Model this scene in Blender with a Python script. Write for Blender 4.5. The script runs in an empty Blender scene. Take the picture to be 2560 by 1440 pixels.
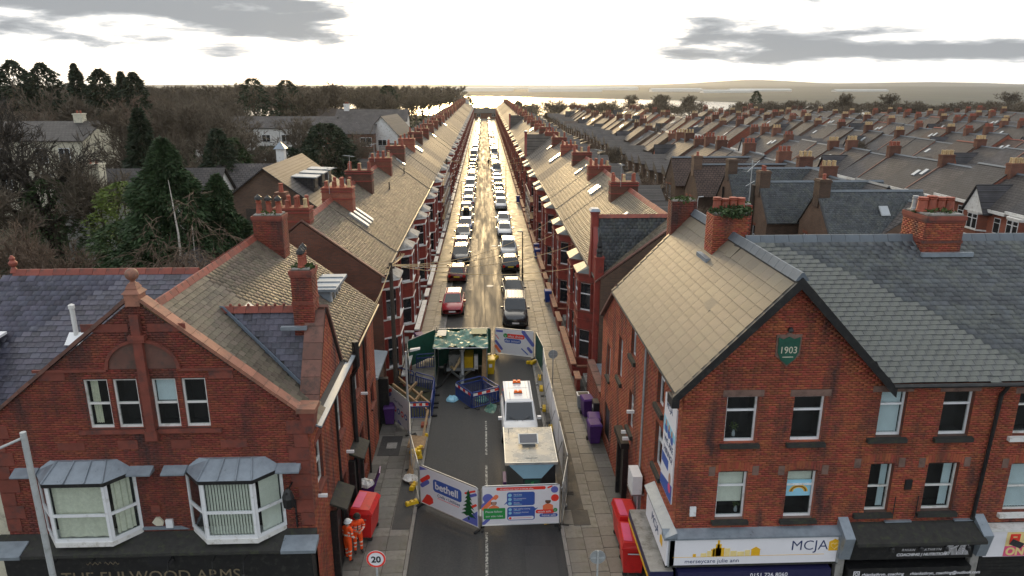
import bpy, math, random
import numpy as np
from mathutils import Vector, Matrix
R = math.radians
rnd = random.Random(7)
scn = bpy.context.scene
COL = scn.collection

# ---------------------------------------------------------------- camera, sky, sun, exposure
cam = bpy.data.cameras.new("camera"); camo = bpy.data.objects.new("camera", cam); COL.objects.link(camo)
camo.location = (0, 0, 17.5); camo.rotation_euler = (R(74.0), 0, R(-2.17))
cam.angle = 2*math.atan(1280/1775.0); cam.clip_end = 40000; cam.clip_start = .5
scn.camera = camo
SUN_EL, SUN_AZ = R(7.2), R(-1.0)          # azimuth measured from +Y towards +X
world = bpy.data.worlds.new("World"); scn.world = world; world.use_nodes = True
def build_world():
    nt = world.node_tree; nt.nodes.clear(); N = nt.nodes.new; L = nt.links.new
    out = N('ShaderNodeOutputWorld'); bg = N('ShaderNodeBackground'); bg.inputs['Strength'].default_value = .11
    sky = N('ShaderNodeTexSky'); sky.sky_type = 'NISHITA'; sky.sun_disc = False
    sky.sun_elevation = SUN_EL; sky.sun_rotation = SUN_AZ; sky.dust_density = 2.2; sky.air_density = 1.0; sky.ozone_density = 1.0
    tc = N('ShaderNodeTexCoord'); mp = N('ShaderNodeMapping'); mp.inputs['Scale'].default_value = (9., 9., 52.0); mp.inputs['Location'].default_value = (.8, 2.35, .62)
    L(tc.outputs['Generated'], mp.inputs['Vector'])
    nz = N('ShaderNodeTexNoise'); nz.inputs['Scale'].default_value = 1.0; nz.inputs['Detail'].default_value = 8; nz.inputs['Roughness'].default_value = .55; nz.inputs['Distortion'].default_value = .25
    L(mp.outputs['Vector'], nz.inputs['Vector'])
    # clear band along the horizon and around the hidden sun: cloud cover follows distance from the sun and height
    sep = N('ShaderNodeSeparateXYZ'); L(tc.outputs['Generated'], sep.inputs[0])
    dot = N('ShaderNodeVectorMath'); dot.operation = 'DOT_PRODUCT'
    dot.inputs[1].default_value = (math.sin(SUN_AZ)*math.cos(SUN_EL), math.cos(SUN_AZ)*math.cos(SUN_EL), math.sin(SUN_EL))
    L(tc.outputs['Generated'], dot.inputs[0])
    def ramp(a, b, src, lo=0, hi=1):
        m = N('ShaderNodeMapRange'); m.interpolation_type = 'SMOOTHSTEP'
        m.inputs['From Min'].default_value = a; m.inputs['From Max'].default_value = b
        m.inputs['To Min'].default_value = lo; m.inputs['To Max'].default_value = hi
        L(src, m.inputs['Value']); return m.outputs[0]
    def math2(op, a, b):
        m = N('ShaderNodeMath'); m.operation = op; m.use_clamp = False
        for i, x in enumerate((a, b)):
            if isinstance(x, (int, float)): m.inputs[i].default_value = x
            else: L(x, m.inputs[i])
        return m.outputs[0]
    az = math2('ARCTAN2', sep.outputs['X'], sep.outputs['Y']); el = math2('ARCSINE', sep.outputs['Z'], 0)
    def bank(a, e, ra, re, k):
        p = math2('POWER', math2('DIVIDE', math2('SUBTRACT', az, R(a)), R(ra)), 2); q = math2('POWER', math2('DIVIDE', math2('SUBTRACT', el, R(e)), R(re)), 2)
        return math2('MULTIPLY', math2('EXPONENT', math2('MULTIPLY', math2('ADD', p, q), -1), 0), k)
    cov = math2('ADD', math2('MULTIPLY', nz.outputs[0], 1.35), -.21)
    for b_ in ((-28, 4.9, 20, 2.2, .33), (-14, 4.3, 8, 1.4, .29), (19, 3.1, 11, 1.0, .34), (24, 2.3, 10, .8, .22), (34, 1.9, 10, .8, .32), (34, 5.6, 7, .6, .16), (3, 4.5, 9, 5, -.30), (0, 0, 90, .9, -.40), (-30, 20, 200, 9, .10)): cov = math2('ADD', cov, bank(*b_))
    mask = ramp(.44, .74, cov)
    # cloud colour: dark grey bellies, bright edges
    cr = N('ShaderNodeValToRGB'); L(ramp(.50, .86, cov), cr.inputs[0])
    cr.color_ramp.elements[0].color = (8.0, 8.1, 8.2, 1); cr.color_ramp.elements[1].color = (2.75, 2.9, 3.05, 1)
    veil = N('ShaderNodeMixRGB'); veil.blend_type = 'MIX'; veil.inputs[0].default_value = .72
    L(sky.outputs[0], veil.inputs[1])
    vc = N('ShaderNodeMixRGB'); vc.inputs[1].default_value = (8.2, 8.7, 9.4, 1); vc.inputs[2].default_value = (17., 16., 14.2, 1); L(ramp(-.2, .98, dot.outputs['Value']), vc.inputs[0]); L(vc.outputs[0], veil.inputs[2])
    glow = N('ShaderNodeMixRGB'); glow.blend_type = 'ADD'; glow.inputs[0].default_value = 1
    gc = N('ShaderNodeMixRGB'); gc.inputs[1].default_value = (0, 0, 0, 1); gc.inputs[2].default_value = (9.5, 7.0, 3.6, 1)
    L(ramp(.955, .999, dot.outputs['Value']), gc.inputs[0]); L(veil.outputs[0], glow.inputs[1]); L(gc.outputs[0], glow.inputs[2])
    mx = N('ShaderNodeMixRGB'); L(mask, mx.inputs[0]); L(glow.outputs[0], mx.inputs[1]); L(cr.outputs[0], mx.inputs[2])
    L(mx.outputs[0], bg.inputs['Color']); L(bg.outputs[0], out.inputs[0])
build_world()
sl = bpy.data.lights.new("sun", 'SUN'); sl.energy = 1.5; sl.angle = R(10.0); sl.color = (1.0, .70, .34)
so = bpy.data.objects.new("sun", sl); COL.objects.link(so); so.rotation_euler = (-(math.pi/2-SUN_EL), 0, -SUN_AZ); so.location = (0, 60, 60)
vs = scn.view_settings; vs.view_transform = 'Standard'; vs.look = 'None'; vs.gamma = 1; vs.use_curve_mapping = False; vs.exposure = 0.38
scn.display_settings.display_device = 'sRGB'
cy = scn.cycles; cy.use_denoising = True; cy.max_bounces = 6; cy.diffuse_bounces = 3; cy.glossy_bounces = 3; cy.transparent_max_bounces = 8; cy.transmission_bounces = 4; cy.volume_bounces = 0
cy.sample_clamp_indirect = 6; cy.caustics_reflective = False; cy.caustics_refractive = False; cy.use_adaptive_sampling = True; cy.adaptive_threshold = .02

# ---------------------------------------------------------------- materials
MT = {}
def newmat(name):
    m = bpy.data.materials.new(name); m.use_nodes = True; nt = m.node_tree
    b = nt.nodes['Principled BSDF']; MT[name] = m
    return m, nt, b
def pm(name, col, rough=.6, var=.18, scale=3., spec=.5, metal=0, bump=0., bscale=60., isl=0., hue=None, coat=0., rvar=0., detail=4, dirt=None, dscale=1., dcov=.5, emit=None, dst=1.):
    m, nt, b = newmat(name); N = nt.nodes.new; L = nt.links.new
    b.inputs['Roughness'].default_value = rough; b.inputs['Metallic'].default_value = metal
    b.inputs['Specular IOR Level'].default_value = spec; b.inputs['Coat Weight'].default_value = coat; b.inputs['Coat Roughness'].default_value = .08
    tc = N('ShaderNodeTexCoord'); cur = None
    nz = N('ShaderNodeTexNoise'); nz.inputs['Scale'].default_value = scale; nz.inputs['Detail'].default_value = detail; nz.inputs['Roughness'].default_value = .65
    L(tc.outputs['Object'], nz.inputs['Vector'])
    mr = N('ShaderNodeMapRange'); mr.inputs['From Min'].default_value = .25; mr.inputs['From Max'].default_value = .75
    mr.inputs['To Min'].default_value = 1-var; mr.inputs['To Max'].default_value = 1+var; L(nz.outputs[0], mr.inputs['Value'])
    hs = N('ShaderNodeHueSaturation'); hs.inputs['Color'].default_value = (*col, 1)
    val = mr.outputs[0]
    if isl:
        ge = N('ShaderNodeNewGeometry'); oi = N('ShaderNodeObjectInfo')
        ad = N('ShaderNodeMath'); ad.operation = 'ADD'; L(ge.outputs['Random Per Island'], ad.inputs[0]); L(oi.outputs['Random'], ad.inputs[1])
        fr = N('ShaderNodeMath'); fr.operation = 'FRACT'; L(ad.outputs[0], fr.inputs[0])
        m2 = N('ShaderNodeMapRange'); m2.inputs['To Min'].default_value = 1-isl; m2.inputs['To Max'].default_value = 1+isl; L(fr.outputs[0], m2.inputs['Value'])
        mu = N('ShaderNodeMath'); mu.operation = 'MULTIPLY'; L(val, mu.inputs[0]); L(m2.outputs[0], mu.inputs[1]); val = mu.outputs[0]
        if hue:
            wn = N('ShaderNodeTexWhiteNoise'); wn.noise_dimensions = '1D'; L(fr.outputs[0], wn.inputs['W'])
            m3 = N('ShaderNodeMapRange'); m3.inputs['To Min'].default_value = .5-hue; m3.inputs['To Max'].default_value = .5+hue; L(wn.outputs['Value'], m3.inputs['Value']); L(m3.outputs[0], hs.inputs['Hue'])
    L(val, hs.inputs['Value']); cur = hs.outputs[0]
    if dirt:
        n2 = N('ShaderNodeTexNoise'); n2.inputs['Scale'].default_value = dscale; n2.inputs['Detail'].default_value = 6; n2.inputs['Roughness'].default_value = .7
        mp = N('ShaderNodeMapping'); mp.inputs['Location'].default_value = (7.3, 2.1, 4.4); mp.inputs['Scale'].default_value = (1, 1, dst); L(tc.outputs['Object'], mp.inputs['Vector']); L(mp.outputs[0], n2.inputs['Vector'])
        m4 = N('ShaderNodeMapRange'); m4.inputs['From Min'].default_value = .62-dcov*.25; m4.inputs['From Max'].default_value = .80-dcov*.25; L(n2.outputs[0], m4.inputs['Value'])
        mx = N('ShaderNodeMixRGB'); mx.inputs[2].default_value = (*dirt, 1); L(m4.outputs[0], mx.inputs[0]); L(cur, mx.inputs[1]); cur = mx.outputs[0]
    L(cur, b.inputs['Base Color'])
    if rvar:
        m5 = N('ShaderNodeMapRange'); m5.inputs['From Min'].default_value = .3; m5.inputs['From Max'].default_value = .7
        m5.inputs['To Min'].default_value = max(.03, rough-rvar); m5.inputs['To Max'].default_value = min(1, rough+rvar); L(nz.outputs[0], m5.inputs['Value']); L(m5.outputs[0], b.inputs['Roughness'])
    if bump:
        n3 = N('ShaderNodeTexNoise'); n3.inputs['Scale'].default_value = bscale; n3.inputs['Detail'].default_value = 3; L(tc.outputs['Object'], n3.inputs['Vector'])
        bp = N('ShaderNodeBump'); bp.inputs['Strength'].default_value = bump; bp.inputs['Distance'].default_value = .02; L(n3.outputs[0], bp.inputs['Height']); L(bp.outputs[0], b.inputs['Normal'])
    if emit:
        b.inputs['Emission Color'].default_value = (*col, 1); b.inputs['Emission Strength'].default_value = emit
    return m
def brickmat(name, c1, c2, mortar, bw, rh, ms, mode='wall', rough=.75, bump=.6, tint=.2, spec=.4, rvar=0.):
    """bricks or slates too far away to build one by one"""
    m, nt, b = newmat(name); N = nt.nodes.new; L = nt.links.new
    tc = N('ShaderNodeTexCoord'); sp = N('ShaderNodeSeparateXYZ'); L(tc.outputs['Object'], sp.inputs[0]); cb = N('ShaderNodeCombineXYZ')
    if mode == 'wall':
        a = N('ShaderNodeMath'); L(sp.outputs[0], a.inputs[0]); L(sp.outputs[1], a.inputs[1]); L(a.outputs[0], cb.inputs[0]); L(sp.outputs[2], cb.inputs[1])
    else:
        a = N('ShaderNodeMath'); a.operation = 'MULTIPLY'; a.inputs[1].default_value = 1.62; L(sp.outputs[2], a.inputs[0]); L(sp.outputs[0], cb.inputs[0]); L(a.outputs[0], cb.inputs[1])
    bt = N('ShaderNodeTexBrick'); bt.inputs['Scale'].default_value = 1; bt.inputs['Brick Width'].default_value = bw; bt.inputs['Row Height'].default_value = rh
    bt.inputs['Mortar Size'].default_value = ms; bt.inputs['Mortar Smooth'].default_value = .1; bt.inputs['Color1'].default_value = (*c1, 1); bt.inputs['Color2'].default_value = (*c2, 1); bt.inputs['Mortar'].default_value = (*mortar, 1)
    L(cb.outputs[0], bt.inputs['Vector'])
    nz = N('ShaderNodeTexNoise'); nz.inputs['Scale'].default_value = .9; nz.inputs['Detail'].default_value = 6; L(tc.outputs['Object'], nz.inputs['Vector'])
    oi = N('ShaderNodeObjectInfo'); mr = N('ShaderNodeMapRange'); mr.inputs['From Min'].default_value = .3; mr.inputs['From Max'].default_value = .7; mr.inputs['To Min'].default_value = 1-tint; mr.inputs['To Max'].default_value = 1+tint; L(nz.outputs[0], mr.inputs['Value'])
    m2 = N('ShaderNodeMapRange'); m2.inputs['To Min'].default_value = .62; m2.inputs['To Max'].default_value = 1.3; L(oi.outputs['Random'], m2.inputs['Value'])
    mu = N('ShaderNodeMath'); mu.operation = 'MULTIPLY'; L(mr.outputs[0], mu.inputs[0]); L(m2.outputs[0], mu.inputs[1])
    hs = N('ShaderNodeHueSaturation'); L(bt.outputs['Color'], hs.inputs['Color']); L(mu.outputs[0], hs.inputs['Value']); L(hs.outputs[0], b.inputs['Base Color'])
    b.inputs['Roughness'].default_value = rough; b.inputs['Specular IOR Level'].default_value = spec
    if rvar:
        m5 = N('ShaderNodeMapRange'); m5.inputs['To Min'].default_value = rough-rvar; m5.inputs['To Max'].default_value = rough+rvar; L(oi.outputs['Random'], m5.inputs['Value']); L(m5.outputs[0], b.inputs['Roughness'])
    bp = N('ShaderNodeBump'); bp.inputs['Strength'].default_value = bump; bp.inputs['Distance'].default_value = .012; bp.invert = True; L(bt.outputs['Fac'], bp.inputs['Height']); L(bp.outputs[0], b.inputs['Normal'])
    return m
def glassmat(name, tint=(.93, .96, .96), dark=.25):
    m, nt, b = newmat(name); N = nt.nodes.new; L = nt.links.new
    out = nt.nodes['Material Output']; tr = N('ShaderNodeBsdfTransparent'); tr.inputs[0].default_value = (*tint, 1)
    gl = N('ShaderNodeBsdfGlossy'); gl.inputs['Roughness'].default_value = .03; lw = N('ShaderNodeLayerWeight'); lw.inputs['Blend'].default_value = .5; fr = N('ShaderNodeMath'); fr.operation = 'POWER'; fr.inputs[1].default_value = 4; L(lw.outputs['Facing'], fr.inputs[0])
    ad = N('ShaderNodeMath'); ad.inputs[1].default_value = .05; L(fr.outputs[0], ad.inputs[0]); ad.use_clamp = True
    mx = N('ShaderNodeMixShader'); L(ad.outputs[0], mx.inputs[0]); L(tr.outputs[0], mx.inputs[1]); L(gl.outputs[0], mx.inputs[2]); L(mx.outputs[0], out.inputs['Surface'])
    return m
pm('brick', (.32, .078, .037), .80, .26, .8, isl=.22, hue=.012, bump=.3, bscale=90, dirt=(.075, .033, .028), dscale=1.1, dcov=.55, dst=.3)
pm('brick_pub', (.225, .050, .028), .80, .28, .7, isl=.20, hue=.010, bump=.3, bscale=90, dirt=(.060, .028, .025), dscale=.9, dcov=.65, dst=.3)
pm('mortar', (.11, .065, .05), .9, .25, 4)
pm('mortar_dark', (.075, .04, .032), .9, .25, 4)
pm('sandstone', (.20, .052, .034), .75, .25, 2.5, isl=.15, dirt=(.08, .04, .035), dscale=2, dcov=.5, bump=.3, bscale=50)
pm('coping', (.29, .125, .08), .65, .2, 2.5, isl=.2, dirt=(.13, .08, .06), dscale=2.5, dcov=.5, bump=.3, bscale=60)
pm('coping_dark', (.17, .08, .06), .7, .2, 2.5, isl=.2, dirt=(.07, .05, .04), dscale=2.5, dcov=.5)
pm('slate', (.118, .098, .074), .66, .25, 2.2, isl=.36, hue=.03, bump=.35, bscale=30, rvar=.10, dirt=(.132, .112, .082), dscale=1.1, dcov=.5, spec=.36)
pm('slate_purple', (.062, .060, .085), .45, .3, 1.8, isl=.45, hue=.03, bump=.35, bscale=30, rvar=.10, dirt=(.13, .13, .16), dscale=2.2, dcov=.3, spec=.5)
pm('slate_old', (.075, .083, .090), .5, .25, 1.3, isl=.28, hue=.02, bump=.4, bscale=30, dirt=(.12, .13, .115), dscale=1.6, dcov=.55, spec=.45)
pm('roof_tile', (.15, .128, .095), .58, .15, 1.2, isl=.12, hue=.01, bump=.15, bscale=20, rvar=.06, dirt=(.19, .155, .10), dscale=.7, dcov=.5, spec=.42)
pm('roof_deck', (.045, .042, .042), .8, .2, 3)
pm('ridge_red', (.22, .055, .036), .65, .25, 3, isl=.2, dirt=(.10, .045, .035), dscale=3, dcov=.5)
pm('ridge_grey', (.10, .12, .14), .55, .2, 3, isl=.12)
pm('lead', (.25, .29, .33), .38, .2, 3.5, metal=.25, bump=.15, bscale=15, rvar=.12)
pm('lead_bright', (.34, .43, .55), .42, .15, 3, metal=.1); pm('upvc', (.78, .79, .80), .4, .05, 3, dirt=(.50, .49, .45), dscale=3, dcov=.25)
pm('white_paint', (.74, .73, .70), .55, .08, 3, dirt=(.40, .37, .31), dscale=3, dcov=.4)
pm('cream', (.62, .58, .45), .7, .1, 2, dirt=(.32, .29, .22), dscale=2, dcov=.45)
pm('blind', (.82, .82, .70), .8, .08, 6); pm('blind_blue', (.72, .82, .85), .8, .06, 6); pm('curtain', (.80, .78, .62), .85, .15, 9)
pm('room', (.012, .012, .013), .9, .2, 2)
pm('black_paint', (.012, .012, .013), .45, .3, 4, dirt=(.04, .04, .035), dscale=5, dcov=.4)
pm('black_plastic', (.016, .016, .018), .5, .2, 4); pm('rubber', (.02, .02, .02), .8, .2, 6)
pm('sill_dark', (.030, .029, .026), .8, .35, 5, dirt=(.05, .058, .028), dscale=5, dcov=.4)
pm('lintel', (.19, .115, .09), .8, .2, 4, dirt=(.09, .055, .045), dscale=3, dcov=.5)
pm('terracotta', (.29, .072, .042), .65, .2, 5, isl=.15, dirt=(.16, .06, .04), dscale=4, dcov=.4)
pm('pot_buff', (.52, .38, .20), .7, .2, 5, isl=.15, dirt=(.2, .14, .09), dscale=4, dcov=.4)
pm('red_paint', (.25, .042, .030), .5, .15, 2, dirt=(.11, .03, .026), dscale=2.5, dcov=.4)
pm('moss', (.055, .085, .022), .95, .4, 14, bump=.8, bscale=50)
pm('steel', (.45, .47, .48), .38, .15, 6, metal=.85, rvar=.1); pm('steel_dull', (.38, .40, .41), .6, .2, 5, metal=.4)
pm('grey_post', (.42, .44, .44), .5, .12, 4, dirt=(.25, .26, .25), dscale=4, dcov=.4)
pm('timber', (.30, .19, .095), .75, .3, 5, isl=.2, dirt=(.13, .09, .06), dscale=5, dcov=.4); pm('timber_dark', (.055, .042, .032), .8, .3, 5)
for n, c in dict(yellow=(.72, .46, .012), red=(.62, .022, .020), purple=(.085, .028, .17), blue=(.018, .06, .28), navy=(.018, .042, .19), green=(.015, .16, .10), orange=(.95, .14, .008), white=(.8, .8, .8)).items():
    pm('pl_'+n, c, .42, .10, 4, dirt=tuple(x*.55+.01 for x in c), dscale=4, dcov=.35)
pm('hivis', (1.0, .10, .012), .7, .12, 10, bump=.4, bscale=14); pm('hivis_band', (.70, .70, .62), .5, .1, 8); pm('skin', (.48, .27, .19), .55, .08, 8); pm('boot', (.02, .017, .015), .7, .2, 9)
pm('foil', (.085, .20, .155), .42, .5, 4, bump=1.0, bscale=6, dirt=(.40, .36, .22), dscale=2.2, dcov=.3); pm('tarp_green', (.012, .085, .055), .6, .3, 4)
pm('print_white', (.80, .79, .82), .5, .03, 2); pm('print_navy', (.018, .035, .12), .5, .03, 2); pm('print_blue', (.05, .11, .40), .5, .05, 2); pm('print_peri', (.13, .15, .48), .5, .05, 2); pm('print_red', (.85, .05, .03), .5, .05, 2); pm('print_orange', (.9, .22, .09), .5, .05, 2)
pm('print_green', (.03, .30, .07), .5, .06, 2); pm('print_dgreen', (.008, .085, .02), .6, .3, 20); pm('print_gold', (.80, .45, .02), .5, .05, 2); pm('print_pale', (.85, .68, .30), .5, .1, 6); pm('print_sky', (.30, .60, .75), .5, .05, 2); pm('print_brown', (.13, .06, .035), .6, .1, 4); pm('print_pink', (.75, .10, .22), .5, .1, 4); pm('sign_gilt', (.20, .16, .10), .5, .1, 4); pm('shop_navy', (.02, .02, .07), .4, .1, 3)
pm('asphalt_patch', (.048, .047, .046), .6, .25, 3, bump=.5, bscale=120, rvar=.15)
pm('flag', (.175, .165, .145), .55, .22, 2.2, isl=.26, hue=.012, bump=.35, bscale=40, rvar=.14, dirt=(.075, .078, .045), dscale=.9, dcov=.55)
pm('flag_far', (.16, .15, .12), .5, .22, 1.2, rvar=.15, bump=.3, bscale=30, dirt=(.085, .09, .045), dscale=.6, dcov=.6)
pm('kerb', (.21, .20, .185), .55, .2, 4, isl=.18, bump=.3, bscale=60)
pm('concrete', (.30, .29, .27), .8, .2, 3, dirt=(.14, .13, .11), dscale=2.5, dcov=.5)
pm('bark', (.085, .066, .048), .9, .3, 8, bump=.5, bscale=30); pm('bark_dark', (.045, .037, .029), .9, .3, 5); pm('twig', (.115, .092, .066), .9, .35, .6); pm('twig_red', (.135, .095, .068), .9, .35, .6); pm('twig_far', (.110, .086, .060), .9, .5, .06)
pm('birch', (.50, .47, .42), .7, .35, 6, dirt=(.06, .05, .045), dscale=5, dcov=.35)
pm('needle', (.028, .056, .017), .75, .35, .9, isl=.35); pm('needle_dark', (.020, .034, .014), .8, .35, .8, isl=.3); pm('leaf_lime', (.10, .14, .018), .7, .3, 2, isl=.35, dirt=(.04, .07, .015), dscale=2, dcov=.5); pm('leaf_green', (.035, .065, .018), .75, .35, 2, isl=.35); pm('hedge', (.030, .045, .018), .85, .4, 2, isl=.3)
pm('garden', (.045, .045, .022), .95, .4, .25, detail=8, bump=.6, bscale=6, dirt=(.06, .045, .03), dscale=.15, dcov=.6); pm('yard', (.12, .11, .10), .8, .3, .5)
pm('far_land', (.024, .028, .022), .95, .6, .006, detail=12, dirt=(.035, .042, .028), dscale=.009, dcov=.8); pm('far_hill', (.05, .06, .055), .95, .3, .002, detail=10)
brickmat('brick_tex', (.20, .066, .036), (.13, .048, .03), (.10, .07, .055), .225, .075, .012)
brickmat('brick_brown', (.155, .085, .052), (.10, .058, .038), (.10, .08, .065), .225, .075, .012)
brickmat('brick_bright', (.34, .085, .04), (.25, .062, .032), (.15, .10, .08), .225, .075, .012)
brickmat('slate_tex', (.110, .096, .082), (.080, .070, .062), (.02, .018, .016), .40, .28, .025, 'roof', .68, 1.0, .25, .32, rvar=.06)
brickmat('slate_est', (.088, .079, .077), (.062, .057, .058), (.022, .02, .02), .46, .33, .03, 'roof', .66, 1.0, .25, .3, rvar=.1)
brickmat('tile_brown', (.080, .052, .042), (.062, .042, .036), (.020, .014, .012), .42, .34, .035, 'roof', .62, 1.2, .2, .3, rvar=.08)
glassmat('glass')
pm('glass_far', (.020, .024, .028), .06, .4, .8, spec=.8); pm('car_glass', (.012, .016, .02), .04, .2, 1, spec=.9); pm('velux', (.35, .38, .40), .12, .05, 2, spec=1.0)
pm('lamp_clear', (.75, .77, .78), .12, .05, 2, spec=.8); pm('lamp_red', (.45, .01, .008), .2, .1, 2); pm('beacon', (1.0, .16, .01), .25, .1, 3); pm('plate_y', (.75, .55, .03), .4, .03, 2); pm('plate_w', (.75, .75, .74), .4, .03, 2)
pm('solar', (.02, .03, .06), .15, .2, 8, spec=.8); pm('box_grey', (.018, .026, .032), .42, .15, 2, dirt=(.04, .045, .05), dscale=2, dcov=.3); pm('box_roof', (.30, .30, .28), .28, .15, 1.5, metal=.3, rvar=.12, dirt=(.20, .20, .18), dscale=1.2, dcov=.45); pm('teal_panel', (.10, .20, .26), .4, .1, 2)
CARC = dict(white=(.72, .73, .74), silver=(.42, .43, .44), grey=(.13, .135, .14), dark=(.035, .037, .042), black=(.012, .012, .014), red=(.38, .012, .022), maroon=(.14, .015, .012), blue=(.03, .06, .17), navy=(.015, .022, .06), paleblue=(.30, .38, .45), gold=(.30, .24, .15), green=(.03, .07, .05))
for n, c in CARC.items(): pm('paint_'+n, c, .22, .05, 1.5, coat=.8, metal=.25 if n not in ('white', 'red') else 0)

# ---------------------------------------------------------------- builders
def tag(o, label=None, cat=None, group=None, kind=None):
    for k, v in (('label', label), ('category', cat), ('group', group), ('kind', kind)):
        if v: o[k] = v
    return o
KID = {}
def link(o, parent=None):
    COL.objects.link(o)
    if parent is not None: o.parent = parent; KID.setdefault(parent.as_pointer(), []).append(o)
    return o
def thing(name, label, cat, loc=(0, 0, 0), rz=0., group=None):
    o = bpy.data.objects.new(name, None); COL.objects.link(o); o.location = loc; o.rotation_euler = (0, 0, rz); o.empty_display_size = .2
    return tag(o, label, cat, group)
class Frame:
    """(u along, o outwards, z up) -> point"""
    def __init__(s, org, u, o): s.p = Vector(org); s.u = Vector(u); s.o = Vector(o)
    def __call__(s, q): return s.p + s.u*q[0] + s.o*q[1] + Vector((0, 0, q[2]))
class MB:
    def __init__(s, fr=None): s.v = []; s.f = []; s.m = []; s.fr = fr
    def poly(s, pts, m=0):
        b = len(s.v); s.v += [s.fr(p) for p in pts] if s.fr else [tuple(p) for p in pts]; s.f.append(tuple(range(b, b+len(pts)))); s.m.append(m); return s
    def hexa(s, p, m=0, skip=()):
        b = len(s.v); s.v += [s.fr(q) for q in p] if s.fr else [tuple(q) for q in p]
        for i, q in enumerate(((0, 3, 2, 1), (4, 5, 6, 7), (0, 1, 5, 4), (1, 2, 6, 5), (2, 3, 7, 6), (3, 0, 4, 7))):
            if i not in skip: s.f.append(tuple(b+k for k in q)); s.m.append(m)
        return s
    def box(s, x0, x1, y0, y1, z0, z1, m=0, skip=()):
        return s.hexa([(x0, y0, z0), (x1, y0, z0), (x1, y1, z0), (x0, y1, z0), (x0, y0, z1), (x1, y0, z1), (x1, y1, z1), (x0, y1, z1)], m, skip)
    def taper(s, x0, x1, y0, y1, z0, z1, ix, iy, m=0):
        return s.hexa([(x0, y0, z0), (x1, y0, z0), (x1, y1, z0), (x0, y1, z0), (x0+ix, y0+iy, z1), (x1-ix, y0+iy, z1), (x1-ix, y1-iy, z1), (x0+ix, y1-iy, z1)], m)
    def bar(s, a, b, w, h, m=0, up=(0, 0, 1)):
        a, b = Vector(a), Vector(b); d = (b-a).normalized(); sd = d.cross(Vector(up))
        if sd.length < 1e-4: sd = d.cross(Vector((1, 0, 0)))
        sd.normalize(); u = sd.cross(d)
        return s.hexa([a-sd*w/2-u*h/2, a+sd*w/2-u*h/2, b+sd*w/2-u*h/2, b-sd*w/2-u*h/2, a-sd*w/2+u*h/2, a+sd*w/2+u*h/2, b+sd*w/2+u*h/2, b-sd*w/2+u*h/2], m)
    def ext(s, pts, d, m=0, mside=None):
        """closed polygon pts (3d) extruded by vector d"""
        n = len(pts); b = len(s.v); q = [Vector(p) for p in pts]; d = Vector(d); al = q+[p+d for p in q]
        s.v += [s.fr(p) for p in al] if s.fr else [tuple(p) for p in al]
        s.f.append(tuple(range(b+n-1, b-1, -1))); s.m.append(m); s.f.append(tuple(range(b+n, b+2*n))); s.m.append(m)
        for i in range(n): s.f.append((b+i, b+(i+1) % n, b+n+(i+1) % n, b+n+i)); s.m.append(m if mside is None else mside)
        return s
    def tube(s, pts, r, n=6, m=0, caps=True):
        pts = [Vector(s.fr(p)) if s.fr else Vector(p) for p in pts]; k = len(pts); rs = r if isinstance(r, (list, tuple)) else [r]*k; b = len(s.v)
        for i in range(k):
            d = (pts[min(i+1, k-1)]-pts[max(i-1, 0)]).normalized(); a = d.cross(Vector((0, 0, 1)))
            if a.length < .05: a = d.cross(Vector((0, 1, 0)))
            a.normalize(); c = d.cross(a)
            for j in range(n):
                t = 2*math.pi*j/n; s.v.append(tuple(pts[i]+(a*math.cos(t)+c*math.sin(t))*rs[i]))
        for i in range(k-1):
            for j in range(n): s.f.append((b+i*n+j, b+i*n+(j+1) % n, b+(i+1)*n+(j+1) % n, b+(i+1)*n+j)); s.m.append(m)
        if caps: s.f.append(tuple(range(b+n-1, b-1, -1))); s.f.append(tuple(b+(k-1)*n+j for j in range(n))); s.m += [m, m]
        return s
    def lathe(s, c, prof, n=12, m=0):
        b = len(s.v); c = Vector(c)
        for r, z in prof:
            for j in range(n):
                t = 2*math.pi*j/n; p = c+Vector((r*math.cos(t), r*math.sin(t), z)); s.v.append(tuple(s.fr(p)) if s.fr else tuple(p))
        for i in range(len(prof)-1):
            for j in range(n): s.f.append((b+i*n+j, b+i*n+(j+1) % n, b+(i+1)*n+(j+1) % n, b+(i+1)*n+j)); s.m.append(m)
        s.f.append(tuple(b+j for j in range(n))[::-1]); s.f.append(tuple(b+(len(prof)-1)*n+j for j in range(n))); s.m += [m, m]
        return s
    def mesh(s, name, mats, smooth=False, org=None):
        me = bpy.data.meshes.new(name); v = [tuple(p) for p in s.v]
        if org is not None: v = [(a-org[0], b-org[1], c-org[2]) for a, b, c in v]
        me.from_pydata(v, [], s.f)
        for x in ([mats] if isinstance(mats, str) else mats): me.materials.append(MT[x])
        me.polygons.foreach_set('material_index', s.m)
        if smooth: me.polygons.foreach_set('use_smooth', [True]*len(me.polygons))
        me.update(); return me
    def build(s, name, mats, parent=None, world=True, smooth=False):
        org = W(parent) if (parent is not None and world) else None
        return link(bpy.data.objects.new(name, s.mesh(name, mats, smooth, org)), parent)
def W(o):
    v = Vector((0, 0, 0))
    while o is not None: v = v+Vector(o.location); o = o.parent
    return v
def copytree(o, parent=None, matmap=None):
    c = link(o.copy(), parent)
    if parent is None: c.parent = None
    for ch in KID.get(o.as_pointer(), []): copytree(ch, c)
    return c
def kids(o): return [k for c in KID.get(o.as_pointer(), []) for k in [c]+kids(c)]
def killtree(o):
    for c in KID.pop(o.as_pointer(), []): killtree(c)
    bpy.data.objects.remove(o)
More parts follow.
